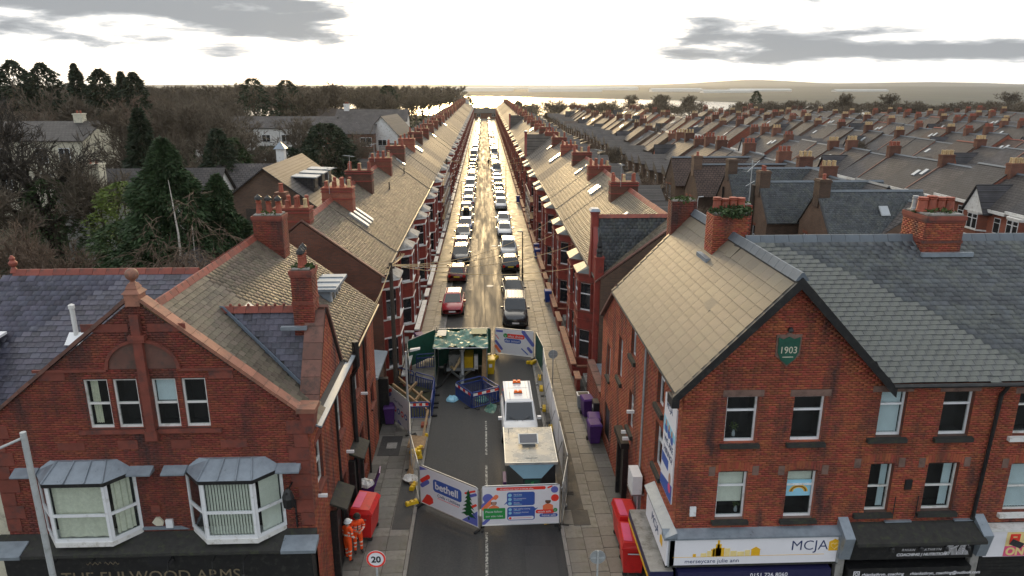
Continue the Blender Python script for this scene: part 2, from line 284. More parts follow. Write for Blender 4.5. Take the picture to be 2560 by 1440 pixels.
def text(parent, body, loc, rot, size, mat, name='lettering', align='LEFT', sx=1., shear=0., ext=.004, bold=0., space=1., mirror=False):
    cu = bpy.data.curves.new(name, 'FONT'); cu.body = body; cu.size = size; cu.align_x = align; cu.extrude = ext; cu.shear = shear; cu.offset = bold; cu.space_character = space; cu.resolution_u = 3
    tmp = bpy.data.objects.new(name, cu); me = bpy.data.meshes.new_from_object(tmp); bpy.data.objects.remove(tmp); bpy.data.curves.remove(cu)
    me.materials.clear(); me.materials.append(MT[mat]); o = link(bpy.data.objects.new(name, me), parent); w = W(parent) if parent else Vector((0, 0, 0))
    o.location = Vector(loc)-w; o.rotation_euler = rot; o.scale = (-sx if mirror else sx, 1, 1); return o
def arr_obj(name, V, F, mats, parent=None, smooth=False, mi=None):
    """big mesh from numpy arrays; F is (n,k)"""
    me = bpy.data.meshes.new(name); V = np.asarray(V, dtype=np.float32); F = np.asarray(F, dtype=np.int32); n, k = F.shape
    me.vertices.add(len(V)); me.vertices.foreach_set('co', V.ravel()); me.loops.add(n*k); me.loops.foreach_set('vertex_index', F.ravel())
    me.polygons.add(n); me.polygons.foreach_set('loop_start', np.arange(0, n*k, k, dtype=np.int32)); me.polygons.foreach_set('loop_total', np.full(n, k, dtype=np.int32))
    for x in ([mats] if isinstance(mats, str) else mats): me.materials.append(MT[x])
    if mi is not None: me.polygons.foreach_set('material_index', np.asarray(mi, dtype=np.int32))
    if smooth: me.polygons.foreach_set('use_smooth', np.ones(n, dtype=bool))
    me.update(calc_edges=True); return link(bpy.data.objects.new(name, me), parent)
def clip_convex(poly, cv):
    out = poly; n = len(cv)
    ar = sum(cv[i][0]*cv[(i+1) % n][1]-cv[(i+1) % n][0]*cv[i][1] for i in range(n)); sg = 1 if ar > 0 else -1
    for i in range(n):
        a, b = cv[i], cv[(i+1) % n]; ins = lambda p: sg*((b[0]-a[0])*(p[1]-a[1])-(b[1]-a[1])*(p[0]-a[0])) >= -1e-9
        src, out = out, []
        for j in range(len(src)):
            p, q = src[j], src[(j+1) % len(src)]; ip, iq = ins(p), ins(q)
            if ip: out.append(p)
            if ip != iq:
                d1 = (b[0]-a[0])*(p[1]-a[1])-(b[1]-a[1])*(p[0]-a[0]); d2 = (b[0]-a[0])*(q[1]-a[1])-(b[1]-a[1])*(q[0]-a[0]); t = d1/(d1-d2); out.append((p[0]+(q[0]-p[0])*t, p[1]+(q[1]-p[1])*t))
        if not out: return []
    return out
def wall(parent, fr, outline, opens, mat='mortar', bricks=None, name='wall', reveal=.16, course=.075, bl=.225, thick=None, rmat=None):
    """wall face with real openings; outline is a convex (u,z) polygon, opens are (u0,u1,z0,z1). bricks: build every brick"""
    us = sorted({p[0] for p in outline} | {x for o in opens for x in o[:2]}); zs = sorted({p[1] for p in outline} | {x for o in opens for x in o[2:]})
    mb = MB(fr)
    for i in range(len(us)-1):
        for j in range(len(zs)-1):
            cu, cz = (us[i]+us[i+1])/2, (zs[j]+zs[j+1])/2
            if any(o[0] < cu < o[1] and o[2] < cz < o[3] for o in opens): continue
            q = clip_convex([(us[i], zs[j]), (us[i+1], zs[j]), (us[i+1], zs[j+1]), (us[i], zs[j+1])], outline)
            if len(q) > 2: mb.poly([(a, 0, b) for a, b in q])
    for a, b, c, d in opens:
        for p in ([(a, 0, c), (a, 0, d), (a, -reveal, d), (a, -reveal, c)], [(b, 0, c), (b, 0, d), (b, -reveal, d), (b, -reveal, c)], [(a, 0, d), (b, 0, d), (b, -reveal, d), (a, -reveal, d)], [(a, 0, c), (b, 0, c), (b, -reveal, c), (a, -reveal, c)]): mb.poly(p, 1)
    w = mb.build(name, [mat, rmat or mat], parent)
    if bricks:
        V = []; zt = max(p[1] for p in outline); z = min(p[1] for p in outline); k = 0; n = len(outline)
        while z+course <= zt+.001:
            zm0, zm1 = z+.005, z+course-.005; lo = hi = None
            for zz in (zm0, zm1):
                xs = []
                for i in range(n):
                    (a, b), (c, d) = outline[i], outline[(i+1) % n]
                    if (b-zz)*(d-zz) <= 0 and abs(b-d) > 1e-9: xs.append(a+(c-a)*(zz-b)/(d-b))
                if xs: lo = max(lo, min(xs)) if lo is not None else min(xs); hi = min(hi, max(xs)) if hi is not None else max(xs)
            if lo is not None and hi-lo > .05:
                iv = [(lo, hi)]
                for a, b, c, d in opens:
                    if c < zm1 and d > zm0:
                        nv = []
                        for p, q in iv:
                            if b <= p or a >= q: nv.append((p, q)); continue
                            if a > p: nv.append((p, a))
                            if b < q: nv.append((b, q))
                        iv = nv
                for p, q in iv:
                    u = math.floor(p/bl)*bl-(bl/2 if k % 2 else 0)
                    while u < q:
                        a, b = max(u+.005, p), min(u+bl-.005, q)
                        if b-a > .03: V.append((a, b, zm0, zm1, .006+rnd.random()*.005))
                        u += bl
            z += course; k += 1
        A = np.array(V); nb = len(A); a, b, c, d, o = A.T
        P = np.stack([np.stack([a, 0*a, c], 1), np.stack([b, 0*a, c], 1), np.stack([b, 0*a, d], 1), np.stack([a, 0*a, d], 1), np.stack([a, o, c], 1), np.stack([b, o, c], 1), np.stack([b, o, d], 1), np.stack([a, o, d], 1)], 1).reshape(-1, 3)
        org = np.array(fr.p-W(parent)); Wd = org+P[:, :1]*np.array(fr.u)+P[:, 1:2]*np.array(fr.o)+P[:, 2:]*np.array((0, 0, 1.))
        Fq = np.array([(4, 5, 6, 7), (0, 1, 5, 4), (1, 2, 6, 5), (2, 3, 7, 6), (3, 0, 4, 7)]); F = (np.arange(nb)[:, None, None]*8+Fq[None]).reshape(-1, 4)
        tag(arr_obj('brickwork', Wd, F, bricks, parent), kind='stuff')
    return w
def window(parent, fr, u0, u1, z0, z1, o=-.12, trans=.62, fmat='upvc', fw=.055, blind=None, sill=None, vert=(), name='window', pane='glass', room=True, kick=None):
    """frame > pane, blind, sill; trans = height share of the transom"""
    mb = MB(fr); d = .06
    mb.box(u0, u1, o-d, o, z0, z0+fw*1.3); mb.box(u0, u1, o-d, o, z1-fw, z1); mb.box(u0, u0+fw, o-d, o, z0+fw*1.3, z1-fw); mb.box(u1-fw, u1, o-d, o, z0+fw*1.3, z1-fw)
    if trans: zt = z0+(z1-z0)*trans; mb.box(u0+fw, u1-fw, o-d+.004, o+.012, zt-fw*.5, zt+fw*.5)
    for x in vert: mb.box(x-fw*.5, x+fw*.5, o-d+.002, o+.006, z0+fw*1.3, z1-fw)
    w = mb.build(name, fmat, parent)
    MB(fr).box(u0+fw*.5, u1-fw*.5, o-d*.6, o-d*.4, z0+fw, z1-fw*.5).build('pane', pane, w)
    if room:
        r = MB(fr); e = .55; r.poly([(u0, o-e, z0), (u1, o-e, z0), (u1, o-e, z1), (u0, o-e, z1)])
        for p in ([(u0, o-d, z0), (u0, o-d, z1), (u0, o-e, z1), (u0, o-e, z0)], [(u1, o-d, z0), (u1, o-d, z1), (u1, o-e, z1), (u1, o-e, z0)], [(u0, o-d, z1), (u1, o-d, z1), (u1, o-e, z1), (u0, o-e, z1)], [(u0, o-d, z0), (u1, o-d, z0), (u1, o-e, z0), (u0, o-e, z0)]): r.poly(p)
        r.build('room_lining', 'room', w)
    if blind:
        kind, mat, a, b, c, e = (blind+(0, 1, 0, 1))[:6] if len(blind) == 2 else blind
        x0, x1, y0, y1 = u0+fw+(u1-u0-2*fw)*a, u0+fw+(u1-u0-2*fw)*b, z0+fw+(z1-z0-2*fw)*c, z0+fw+(z1-z0-2*fw)*e; bb = MB(fr)
        if kind == 'roller': bb.box(x0, x1, o-.13, o-.12, y0, y1)
        elif kind == 'vertical':
            n = max(2, int((x1-x0)/.09)); s = (x1-x0)/n
            for i in range(n): bb.hexa([(x0+i*s, o-.14, y0), (x0+i*s+s*.92, o-.10, y0), (x0+i*s+s*.92, o-.105, y0), (x0+i*s, o-.145, y0), (x0+i*s, o-.14, y1), (x0+i*s+s*.92, o-.10, y1), (x0+i*s+s*.92, o-.105, y1), (x0+i*s, o-.145, y1)])
        else:
            n = 10; pts = [(x0+(x1-x0)*i/n, o-.16+.03*math.sin(i*2.1)) for i in range(n+1)]
            for i in range(n): bb.poly([(pts[i][0], pts[i][1], y0), (pts[i+1][0], pts[i+1][1], y0), (pts[i+1][0], pts[i+1][1], y1), (pts[i][0], pts[i][1], y1)])
        bb.build('curtain' if kind == 'curtain' else 'blind', mat, w)
    if sill:
        sm, pr, sh, ex = (sill+(.12, .10, .10))[:4] if isinstance(sill, tuple) else (sill, .12, .10, .10)
        MB(fr).hexa([(u0-ex, o, z0-sh), (u1+ex, o, z0-sh), (u1+ex, pr, z0-sh), (u0-ex, pr, z0-sh), (u0-ex, o, z0-.004), (u1+ex, o, z0-.004), (u1+ex, pr, z0-.03), (u0-ex, pr, z0-.03)]).build('sill', sm, w)
    return w
SLATE = {}
def slates(parent, p0, U, V, lu, lv, du, dv, mat, npart=0, mask=None, name='slate', lift=.02, th=.014, jit=1., key=None, over=1.35, half=True):
    """courses of slates on the plane p0 + u*U + v*V; npart of the nearest are objects of their own"""
    p0, U, V = Vector(p0), Vector(U).normalized(), Vector(V).normalized(); Nn = U.cross(V).normalized()
    if Nn.z < 0: Nn = -Nn
    rows = int(lv/dv); S = []
    for j in range(rows):
        off = du/2 if (j % 2 and half) else 0; n = int(lu/du)+1
        for i in range(n+1):
            u = i*du-off; a, b = max(0, u), min(lu, u+du)
            if b-a < du*.3: continue
            if mask and not mask((a+b)/2, j*dv+dv*.5): continue
            S.append(((a+b)/2, j*dv, b-a))
    org = W(parent); cpos = Vector((0, 0, 17.5)); S.sort(key=lambda t: (p0+U*t[0]+V*t[1]-cpos).length)
    part = [t for t in S if abs(t[2]-du) < 1e-6][:npart]; ps = set(part); rest = [t for t in S if t not in ps]
    def mat4(t):
        l = (lift+rnd.uniform(-.004, .005)*jit)/(dv*over); a = rnd.gauss(0, .006)*jit
        Vv = (V-Nn*l).normalized(); u2 = (U+V*a).normalized(); n2 = u2.cross(Vv)
        if n2.z < 0: n2 = -n2
        if rnd.random() < .012*jit: a += rnd.gauss(0, .12); t = (t[0], t[1]-rnd.random()*.07, t[2]); u2 = (U+V*a).normalized()
        o = p0+U*t[0]+V*(t[1]-dv*.05+rnd.uniform(-.006, .006)*jit)+Nn*(lift+.004)-org
        return u2, Vv, n2, o
    hx = [(-.5, 0, 0), (.5, 0, 0), (.5, 1, 0), (-.5, 1, 0), (-.5, 0, 1), (.5, 0, 1), (.5, 1, 1), (-.5, 1, 1)]
    if part:
        mb = MB(); mb.hexa([((x)*(du-.008), y*dv*over, z*th) for x, y, z in hx], 0, (0,)); me = mb.mesh(name, mat)
        for t in part:
            u, v, n, o = mat4(t); ob = bpy.data.objects.new(name, me); link(ob, parent)
            ob.matrix_local = Matrix(((u.x, v.x, n.x, o.x), (u.y, v.y, n.y, o.y), (u.z, v.z, n.z, o.z), (0, 0, 0, 1)))
    if rest:
        H = np.array(hx); VV = np.empty((len(rest), 8, 3)); 
        for i, t in enumerate(rest):
            u, v, n, o = mat4(t); M = np.array([u, v, n]); VV[i] = (H*np.array([t[2]-.008, dv*over, th]))@M+np.array(o)
        Fq = np.array([(4, 5, 6, 7), (0, 1, 5, 4), (1, 2, 6, 5), (3, 0, 4, 7)]); F = (np.arange(len(rest))[:, None, None]*8+Fq[None]).reshape(-1, 4)
        tag(arr_obj(name+'_courses', VV.reshape(-1, 3), F, mat, parent), kind='stuff')
def pots(parent, pts, h, mat='terracotta', r=.13, hood=False):
    for p in pts:
        hh = h*rnd.uniform(.92, 1.08); pr = [(r*1.1, 0), (r*1.1, .06), (r*.95, .08), (r*.82, hh*.75), (r*.9, hh*.78), (r*.98, hh*.85), (r*.8, hh*.88), (r*.95, hh*.97), (r*.78, hh)]
        o = MB().lathe(p, pr, 10).build('chimney_pot', mat, parent, smooth=False)
        if hood: MB().lathe((p[0], p[1], p[2]+hh), [(r*.3, 0), (r*1.25, .04), (r*1.1, .14), (r*.4, .22), (r*.15, .26)], 10).build('cowl', 'black_paint', o)
def foliage_tuft(parent, c, size, n, mat, name='foliage', sh=(1, 1, .5), leaf=.09):
    rg = np.random.default_rng(int(abs(c[0]*131+c[1]*17+n))); q = rg.normal(size=(n, 3)); q /= np.linalg.norm(q, axis=1)[:, None]; q *= rg.random((n, 1))**.4*size*np.array(sh); q += np.array(c)
    d = rg.normal(size=(n, 3)); d /= np.linalg.norm(d, axis=1)[:, None]; e = np.cross(d, rg.normal(size=(n, 3))); e /= np.linalg.norm(e, axis=1)[:, None]+1e-6; s = leaf*(.6+.8*rg.random((n, 1)))
    V = np.stack([q-d*s, q+e*s*.5, q+d*s, q-e*s*.5], 1).reshape(-1, 3); o = arr_obj(name, V-np.array(W(parent)) if parent else V, np.arange(4*n).reshape(-1, 4), mat, parent); return o
# ---------------------------------------------------------------- ground, water, far shore, air
def gz(x, y):
    t = min(1, max(0, (y-430)/200.)); return -.06-26.5*t*t*(3-2*t)
def ground():
    xs = list(range(-1600, -200, 100))+list(range(-200, 500, 25))+list(range(500, 2401, 100)); ys = list(range(-200, 420, 40))+list(range(420, 661, 15))
    V = [(x, y, gz(x, y)) for y in ys for x in xs]; n = len(xs)
    F = [(j*n+i, j*n+i+1, (j+1)*n+i+1, (j+1)*n+i) for j in range(len(ys)-1) for i in range(n-1)]
    tag(arr_obj('ground', V, F, 'garden', smooth=True), kind='structure')
ground()
m, nt, b = newmat('water'); N = nt.nodes.new; L = nt.links.new
b.inputs['Base Color'].default_value = (.05, .055, .05, 1); b.inputs['Roughness'].default_value = .12
tc = N('ShaderNodeTexCoord'); nz = N('ShaderNodeTexNoise'); nz.inputs['Scale'].default_value = .05; nz.inputs['Detail'].default_value = 6; L(tc.outputs['Object'], nz.inputs['Vector'])
bp = N('ShaderNodeBump'); bp.inputs['Strength'].default_value = .35; bp.inputs['Distance'].default_value = 2.0; L(nz.outputs[0], bp.inputs['Height']); L(bp.outputs[0], b.inputs['Normal'])
tag(MB().poly([(-9000, 560, -25), (9000, 560, -25), (9000, 6000, -25), (-9000, 6000, -25)]).build('river_water', 'water'), kind='structure')
def farland():
    sh = [(-7000, 3600), (-1500, 2950), (-300, 2800), (16, 2721), (200, 2480), (356, 2268), (450, 2120), (528, 1991), (610, 1780), (671, 1570), (760, 1400), (1000, 1150), (1500, 900), (2600, 780), (6000, 760)]
    V = []; rows = 26
    for i in range(len(sh)-1):
        (a, b), (c, d) = sh[i], sh[i+1]; k = 10 if i in (0, 1, 12, 13) else 8
        for t in range(k): V.append((a+(c-a)*t/k, b+(d-b)*t/k))
    V.append(sh[-1]); n = len(V); P = []
    for j in range(rows):
        f = (j/(rows-1.))**1.8
        for i, (x, y) in enumerate(V):
            D = f*(9500-y*.6); X = x*(1+f*2.2)+f*700*(x > 400); Y = y+D
            z = -25.4+min(1, D/260.)*9+26*(1-math.exp(-D/2600.))+math.sin(X*.0021+3)*3.5*f+math.sin(Y*.0031+X*.0013)*3.0*min(1, f*4)+math.sin(X*.011+j)*.9*min(1, f*4)
            if f > .5: z += 62*math.exp(-((X/Y-.37)/.085)**2)*math.exp(-((f-.86)/.14)**2)+34*math.exp(-((X/Y-.6)/.13)**2)*math.exp(-((f-.8)/.14)**2)
            P.append((X, Y, z-(17 if f > .99 else 0)))
    F = [(j*n+i, j*n+i+1, (j+1)*n+i+1, (j+1)*n+i) for j in range(rows-1) for i in range(n-1)]
    tag(arr_obj('far_shore_terrain', P, F, 'far_land', smooth=True), kind='structure')
farland()
for i, (x, y, w, d, h) in enumerate(((-40, 3300, 340, 60, 13), (330, 3000, 300, 40, 11), (520, 3500, 420, 70, 14), (760, 2900, 200, 50, 11), (150, 3900, 500, 60, 13), (830, 2500, 170, 40, 9), (1040, 2750, 230, 50, 10), (1350, 2600, 190, 40, 9), (-220, 3000, 160, 40, 9))):
    t = thing('warehouse', 'pale low warehouse across the river, %s from the river bend' % ('first second third fourth fifth sixth seventh eighth ninth'.split()[i]), 'warehouse', (x, y, -12), 0, 'warehouses on the far shore')
    MB().box(-w/2, w/2, -d/2, d/2, -8, h).build('wall', 'white_paint', t, world=False)
    MB().ext([(-w/2-1, -d/2-1, h), (-w/2-1, d/2+1, h), (-w/2-1, 0, h+d*.08)], (w+2, 0, 0)).build('roof', 'steel_dull', t, world=False)
hz = bpy.data.materials.new('haze_air'); hz.use_nodes = True; nt = hz.node_tree; nt.nodes.clear(); MT['haze_air'] = hz
o_ = nt.nodes.new('ShaderNodeOutputMaterial'); v_ = nt.nodes.new('ShaderNodeVolumePrincipled'); v_.inputs['Color'].default_value = (.74, .80, .88, 1); v_.inputs['Density'].default_value = .00005; v_.inputs['Anisotropy'].default_value = .72
nt.links.new(v_.outputs[0], o_.inputs['Volume'])
tag(MB().box(-16000, 16000, -260, 15500, -27.5, 62).build('haze', 'haze_air'), kind='stuff')

# ---------------------------------------------------------------- road, kerbs, pavements
KL, KR, WL, WR, YE = -3.05, 2.93, -5.55, 5.85, 372.
def roadmat():
    m, nt, b = newmat('asphalt_wet'); N = nt.nodes.new; L = nt.links.new
    tc = N('ShaderNodeTexCoord'); mp = N('ShaderNodeMapping'); mp.inputs['Scale'].default_value = (1.5, .10, 1); L(tc.outputs['Object'], mp.inputs[0])
    n1 = N('ShaderNodeTexNoise'); n1.inputs['Scale'].default_value = 1; n1.inputs['Detail'].default_value = 7; n1.inputs['Roughness'].default_value = .62; L(mp.outputs[0], n1.inputs['Vector'])
    n2 = N('ShaderNodeTexNoise'); n2.inputs['Scale'].default_value = 90; n2.inputs['Detail'].default_value = 2; L(tc.outputs['Object'], n2.inputs['Vector'])
    n4 = N('ShaderNodeTexNoise'); n4.inputs['Scale'].default_value = 14; n4.inputs['Detail'].default_value = 4; L(tc.outputs['Object'], n4.inputs['Vector'])
    r = N('ShaderNodeMapRange'); r.inputs['From Min'].default_value = .36; r.inputs['From Max'].default_value = .66; r.inputs['To Min'].default_value = .50; r.inputs['To Max'].default_value = .78; L(n1.outputs[0], r.inputs['Value']); L(r.outputs[0], b.inputs['Roughness'])
    c = N('ShaderNodeValToRGB'); c.color_ramp.elements[0].position = .3; c.color_ramp.elements[1].position = .72; c.color_ramp.elements[0].color = (.042, .042, .043, 1); c.color_ramp.elements[1].color = (.085, .082, .076, 1); L(n1.outputs[0], c.inputs[0])
    mx = N('ShaderNodeMixRGB'); mx.blend_type = 'MULTIPLY'; mx.inputs[0].default_value = .7; L(c.outputs[0], mx.inputs[1]); cc = N('ShaderNodeMapRange'); cc.inputs['To Min'].default_value = .45; cc.inputs['To Max'].default_value = 1.55; L(n4.outputs[0], cc.inputs['Value']); L(cc.outputs[0], mx.inputs[2]); L(mx.outputs[0], b.inputs['Base Color'])
    bp = N('ShaderNodeBump'); bp.inputs['Strength'].default_value = .5; bp.inputs['Distance'].default_value = .012; L(n2.outputs[0], bp.inputs['Height'])
    n3 = N('ShaderNodeTexNoise'); n3.inputs['Scale'].default_value = .9; n3.inputs['Detail'].default_value = 3; L(tc.outputs['Object'], n3.inputs['Vector'])
    b2 = N('ShaderNodeBump'); b2.inputs['Strength'].default_value = .25; b2.inputs['Distance'].default_value = .06; L(n3.outputs[0], b2.inputs['Height']); L(bp.outputs[0], b2.inputs['Normal']); L(b2.outputs[0], b.inputs['Normal'])
roadmat(); MT['asphalt_wet'].node_tree.nodes['Principled BSDF'].inputs['Specular IOR Level'].default_value = .2
def road():
    mb = MB(); n = 40; xs = [KL+(KR-KL)*i/8 for i in range(9)]
    cz = lambda x: .07*(1-((x+.06)/3.0)**2)
    ys = [16+(YE+20-16)*j/90 for j in range(91)]
    V = [(x, y, cz(x)-.005) for y in ys for x in xs]; F = [(j*9+i, j*9+i+1, (j+1)*9+i+1, (j+1)*9+i) for j in range(90) for i in range(8)]
    r = tag(arr_obj('road', V, F, 'asphalt_wet', smooth=True), kind='structure')
    m, nt, b = newmat('worn_paint'); N = nt.nodes.new; L = nt.links.new; tc = N('ShaderNodeTexCoord'); nz = N('ShaderNodeTexNoise'); nz.inputs['Scale'].default_value = 9; nz.inputs['Detail'].default_value = 6; nz.inputs['Roughness'].default_value = .8; L(tc.outputs['Object'], nz.inputs['Vector'])
    cr = N('ShaderNodeValToRGB'); cr.color_ramp.elements[0].position = .46; cr.color_ramp.elements[1].position = .54; cr.color_ramp.elements[0].color = (.05, .05, .048, 1); cr.color_ramp.elements[1].color = (.46, .45, .40, 1); L(nz.outputs[0], cr.inputs[0]); L(cr.outputs[0], b.inputs['Base Color']); b.inputs['Roughness'].default_value = .6
    for a, c in ((22.0, 24.9), (28.3, 30.2), (31.2, 34.8), (38.4, 40.4)):
        MB().box(-.13, -.03, a, c, .066, .0745, skip=(0,)).build('lane_dash', 'worn_paint', r)
    for x0, x1, a, c in ((-2.9, -1.4, 52.5, 54.2), (-2.7, -1.2, 60.2, 64.5), (.2, 1.6, 47, 49.3), (-1.9, -.9, 71, 82), (.6, 1.9, 96, 120), (-2.6, -1.9, 27.2, 29.5), (1.4, 2.6, 22, 24)):
        zz = max(cz(x0), cz(x1))+.004; zl, zr = cz(x0)+.003, cz(x1)+.003
        MB().poly([(x0, a, zl), (x1, a, zr), (x1, c, zr), (x0, c, zl)]).build('tarmac_patch', 'asphalt_patch', r)
    for a in range(44, 330, 11): MB().box(-.12+.02*math.sin(a), -.085+.02*math.sin(a), a, a+10.7, .06, .0735).build('tarmac_seam', 'rubber', r)
    for x, y in ((-.9, 47.5), (.9, 78), (-1.0, 93), (.3, 118), (-.2, 26.3)): MB().lathe((x, y, .055), [(.30, 0), (.30, .016), (.26, .02)], 14).build('manhole_cover', 'steel_dull', r)
    lm = MB().lathe((.35, 61.5, .06), [(.32, 0), (.32, .012), (.28, .016)], 16).build('manhole_cover', 'steel_dull', r)
    tag(MB().box(-130, 130, -20, 14.2, -.05, -.01).build('main_road', 'asphalt_wet'), kind='structure')
    for a, c in ((-130, KL), (KR, 130)):
        tag(MB().box(a, c, 14.2, 19.15 if a > 0 else 19.9, -.05, .105).build('front_pavement', 'flag_far'), kind='structure')
    tag(MB().box(KL, KR, 14.2, 16.05, -.05, .0).build('road_mouth', 'asphalt_wet'), kind='structure')
road()
def pavement(name, xk, xw, s, ncol, seed):
    rg = random.Random(seed); base = MB(); a, c = sorted((xk+s*.15, xw))
    base.box(a, c, 19.95 if s < 0 else 19.2, 63, -.05, .082); o = tag(base.build(name, 'mortar_dark'), kind='structure')
    me = MB(); me.hexa([(-.5, -.5, -1), (.5, -.5, -1), (.5, .5, -1), (-.5, .5, -1), (-.494, -.494, 0), (.494, -.494, 0), (.494, .494, 0), (-.494, .494, 0)], 0, (0,)); fm = me.mesh('paving_slab', 'flag'); km = me.mesh('kerb_stone', 'kerb')
    ws = (c-a)/ncol
    for k in range(ncol):
        y = 19.9+rg.random()*.5
        while y < 62.6:
            l = rg.choice((.6, .75, .75, .9, .9)); gap = .012
            q = bpy.data.objects.new('paving_slab', fm); link(q, o); q.location = (a+ws*(k+.5), y+l/2, .108+rg.uniform(-.004, .006)); q.scale = (ws-gap, l-gap, .03); q.rotation_euler = (rg.gauss(0, .004), rg.gauss(0, .006), rg.gauss(0, .003)); y += l
    y = 20.
    while y < 63:
        q = bpy.data.objects.new('kerb_stone', km); link(q, o); q.location = (xk+s*.072, y+.45, .113+rg.uniform(-.004, .004)); q.scale = (.142, .89, .2); y += .9
    f = tag(MB().box(a, c, 63, YE, -.05, .105).build(name+'_beyond', 'flag_far'), kind='structure')
    MB().box(*sorted((xk, xk+s*.15)), 63, YE, -.05, .112).build('kerb', 'kerb', f)
    return o
PL = pavement('pavement_left', KL, -5.6, -1, 3, 3); PR = pavement('pavement_right', KR, 5.88, 1, 4, 4)
for p, (x0, x1, a, c) in ((PL, (-3.95, -3.22, 25.2, 29.0)), (PL, (-5.4, -4.35, 31.2, 33.2)), (PR, (3.15, 4.05, 26.3, 35.6)), (PR, (3.5, 4.2, 25.2, 26.28)), (PR, (5.2, 5.8, 36, 41))):
    MB().box(x0, x1, a, c, .10, .1195).build('tarmac_reinstatement', 'asphalt_patch', p)
MB().box(-5.05, -4.55, 31.9, 32.5, .1196, .124).build('inspection_cover', 'concrete', PL)
tag(MB().box(14.5, 330, 31, 425, -.05, -.02).build('yard_ground', 'yard'), kind='structure')
tag(MB().box(-18, -14, 34, 372, -.05, -.02).build('back_alley', 'yard'), kind='structure')
tag(MB().box(-14, -6, 34, 372, -.05, .06).build('left_plots', 'yard'), kind='structure'); tag(MB().box(5.88, 14.5, 33.5, 372, -.05, .06).build('right_plots', 'yard'), kind='structure')
# ---------------------------------------------------------------- chimney stack with bricks, cap, pots
def chimney(parent, x0, x1, y0, y1, z0, z1, npots, pmat='terracotta', ph=.8, pr=.13, bmat='brick', moss=0, along='x', hood=False, faces='fsb', band=True, cap='sandstone'):
    core = MB().box(x0+.012, x1-.012, y0+.012, y1-.012, z0, z1).build('chimney', 'mortar', parent)
    F = dict(f=(Frame((x0, y0, z0), (1, 0, 0), (0, -1, 0)), x1-x0), b=(Frame((x0, y1, z0), (1, 0, 0), (0, 1, 0)), x1-x0), s=(Frame((x1, y0, z0), (0, 1, 0), (1, 0, 0)), y1-y0), w=(Frame((x0, y0, z0), (0, 1, 0), (-1, 0, 0)), y1-y0))
    for k in faces: wall(core, F[k][0], [(0, 0), (F[k][1], 0), (F[k][1], z1-z0), (0, z1-z0)], [], 'mortar', bmat, name='stack_face')
    if band:
        for e, a, b in ((.05, z1-.16, z1-.02), (.025, z1-.24, z1-.162), (.03, z0+(z1-z0)*.55, z0+(z1-z0)*.55+.10)): MB().box(x0-e, x1+e, y0-e, y1+e, a, b).build('oversailing_course', cap, core)
    MB().box(x0+.05, x1-.05, y0+.05, y1-.05, z1-.02, z1+.05).build('flaunching', 'concrete', core)
    if along == 'x': P = [(x0+.2+(x1-x0-.4)*(i/(max(1, npots-1)) if npots > 1 else .5), (y0+y1)/2, z1+.04) for i in range(npots)]
    else: P = [((x0+x1)/2, y0+.2+(y1-y0-.4)*(i/(max(1, npots-1)) if npots > 1 else .5), z1+.04) for i in range(npots)]
    pots(core, P, ph, pmat, pr, hood)
    if moss: foliage_tuft(core, ((x0+x1)/2, (y0+y1)/2, z1+.02), max(x1-x0, y1-y0)*.5, moss, 'moss', 'moss', (1, .9, .28), .07)
    return core
def ridge_tiles(parent, a, b, mat, l=.45, w=.2, h=.11, name='ridge_tile'):
    a, b = Vector(a), Vector(b); d = b-a; n = max(1, int(d.length/l)); d.normalize(); sd = d.cross(Vector((0, 0, 1))).normalized(); st = (b-a).length/n
    pr = [(-w, -w*.72), (-w*.55, -.01), (-.03, h), (.03, h), (w*.55, -.01), (w, -w*.72)]
    mb = MB(); mb.ext([(x, 0, z) for x, z in pr], (0, st-.012, 0)); me = mb.mesh(name, mat); org = W(parent); q = math.atan2(-d.x, d.y); el = math.asin(d.z)
    for i in range(n):
        o = link(bpy.data.objects.new(name, me), parent); o.location = a+d*st*i-org+Vector((0, 0, rnd.uniform(-.006, .006))); o.rotation_euler = (el, 0, q)
def coping_run(parent, a, b, depth, th, n, mat, dy=(0, 1, 0), name='coping_stone'):
    a, b, dy = Vector(a), Vector(b), Vector(dy); d = (b-a)/n; up = dy.cross(d).normalized()
    if up.z < 0: up = -up
    for i in range(n):
        p, q = a+d*i+d*.012, a+d*(i+1)-d*.012; k = rnd.uniform(-.008, .008)
        MB().hexa([p, q, q+dy*depth, p+dy*depth, p+up*(th+k), q+up*(th+k), q+dy*depth+up*(th+k), p+dy*depth+up*(th+k)]).build(name, mat, parent)

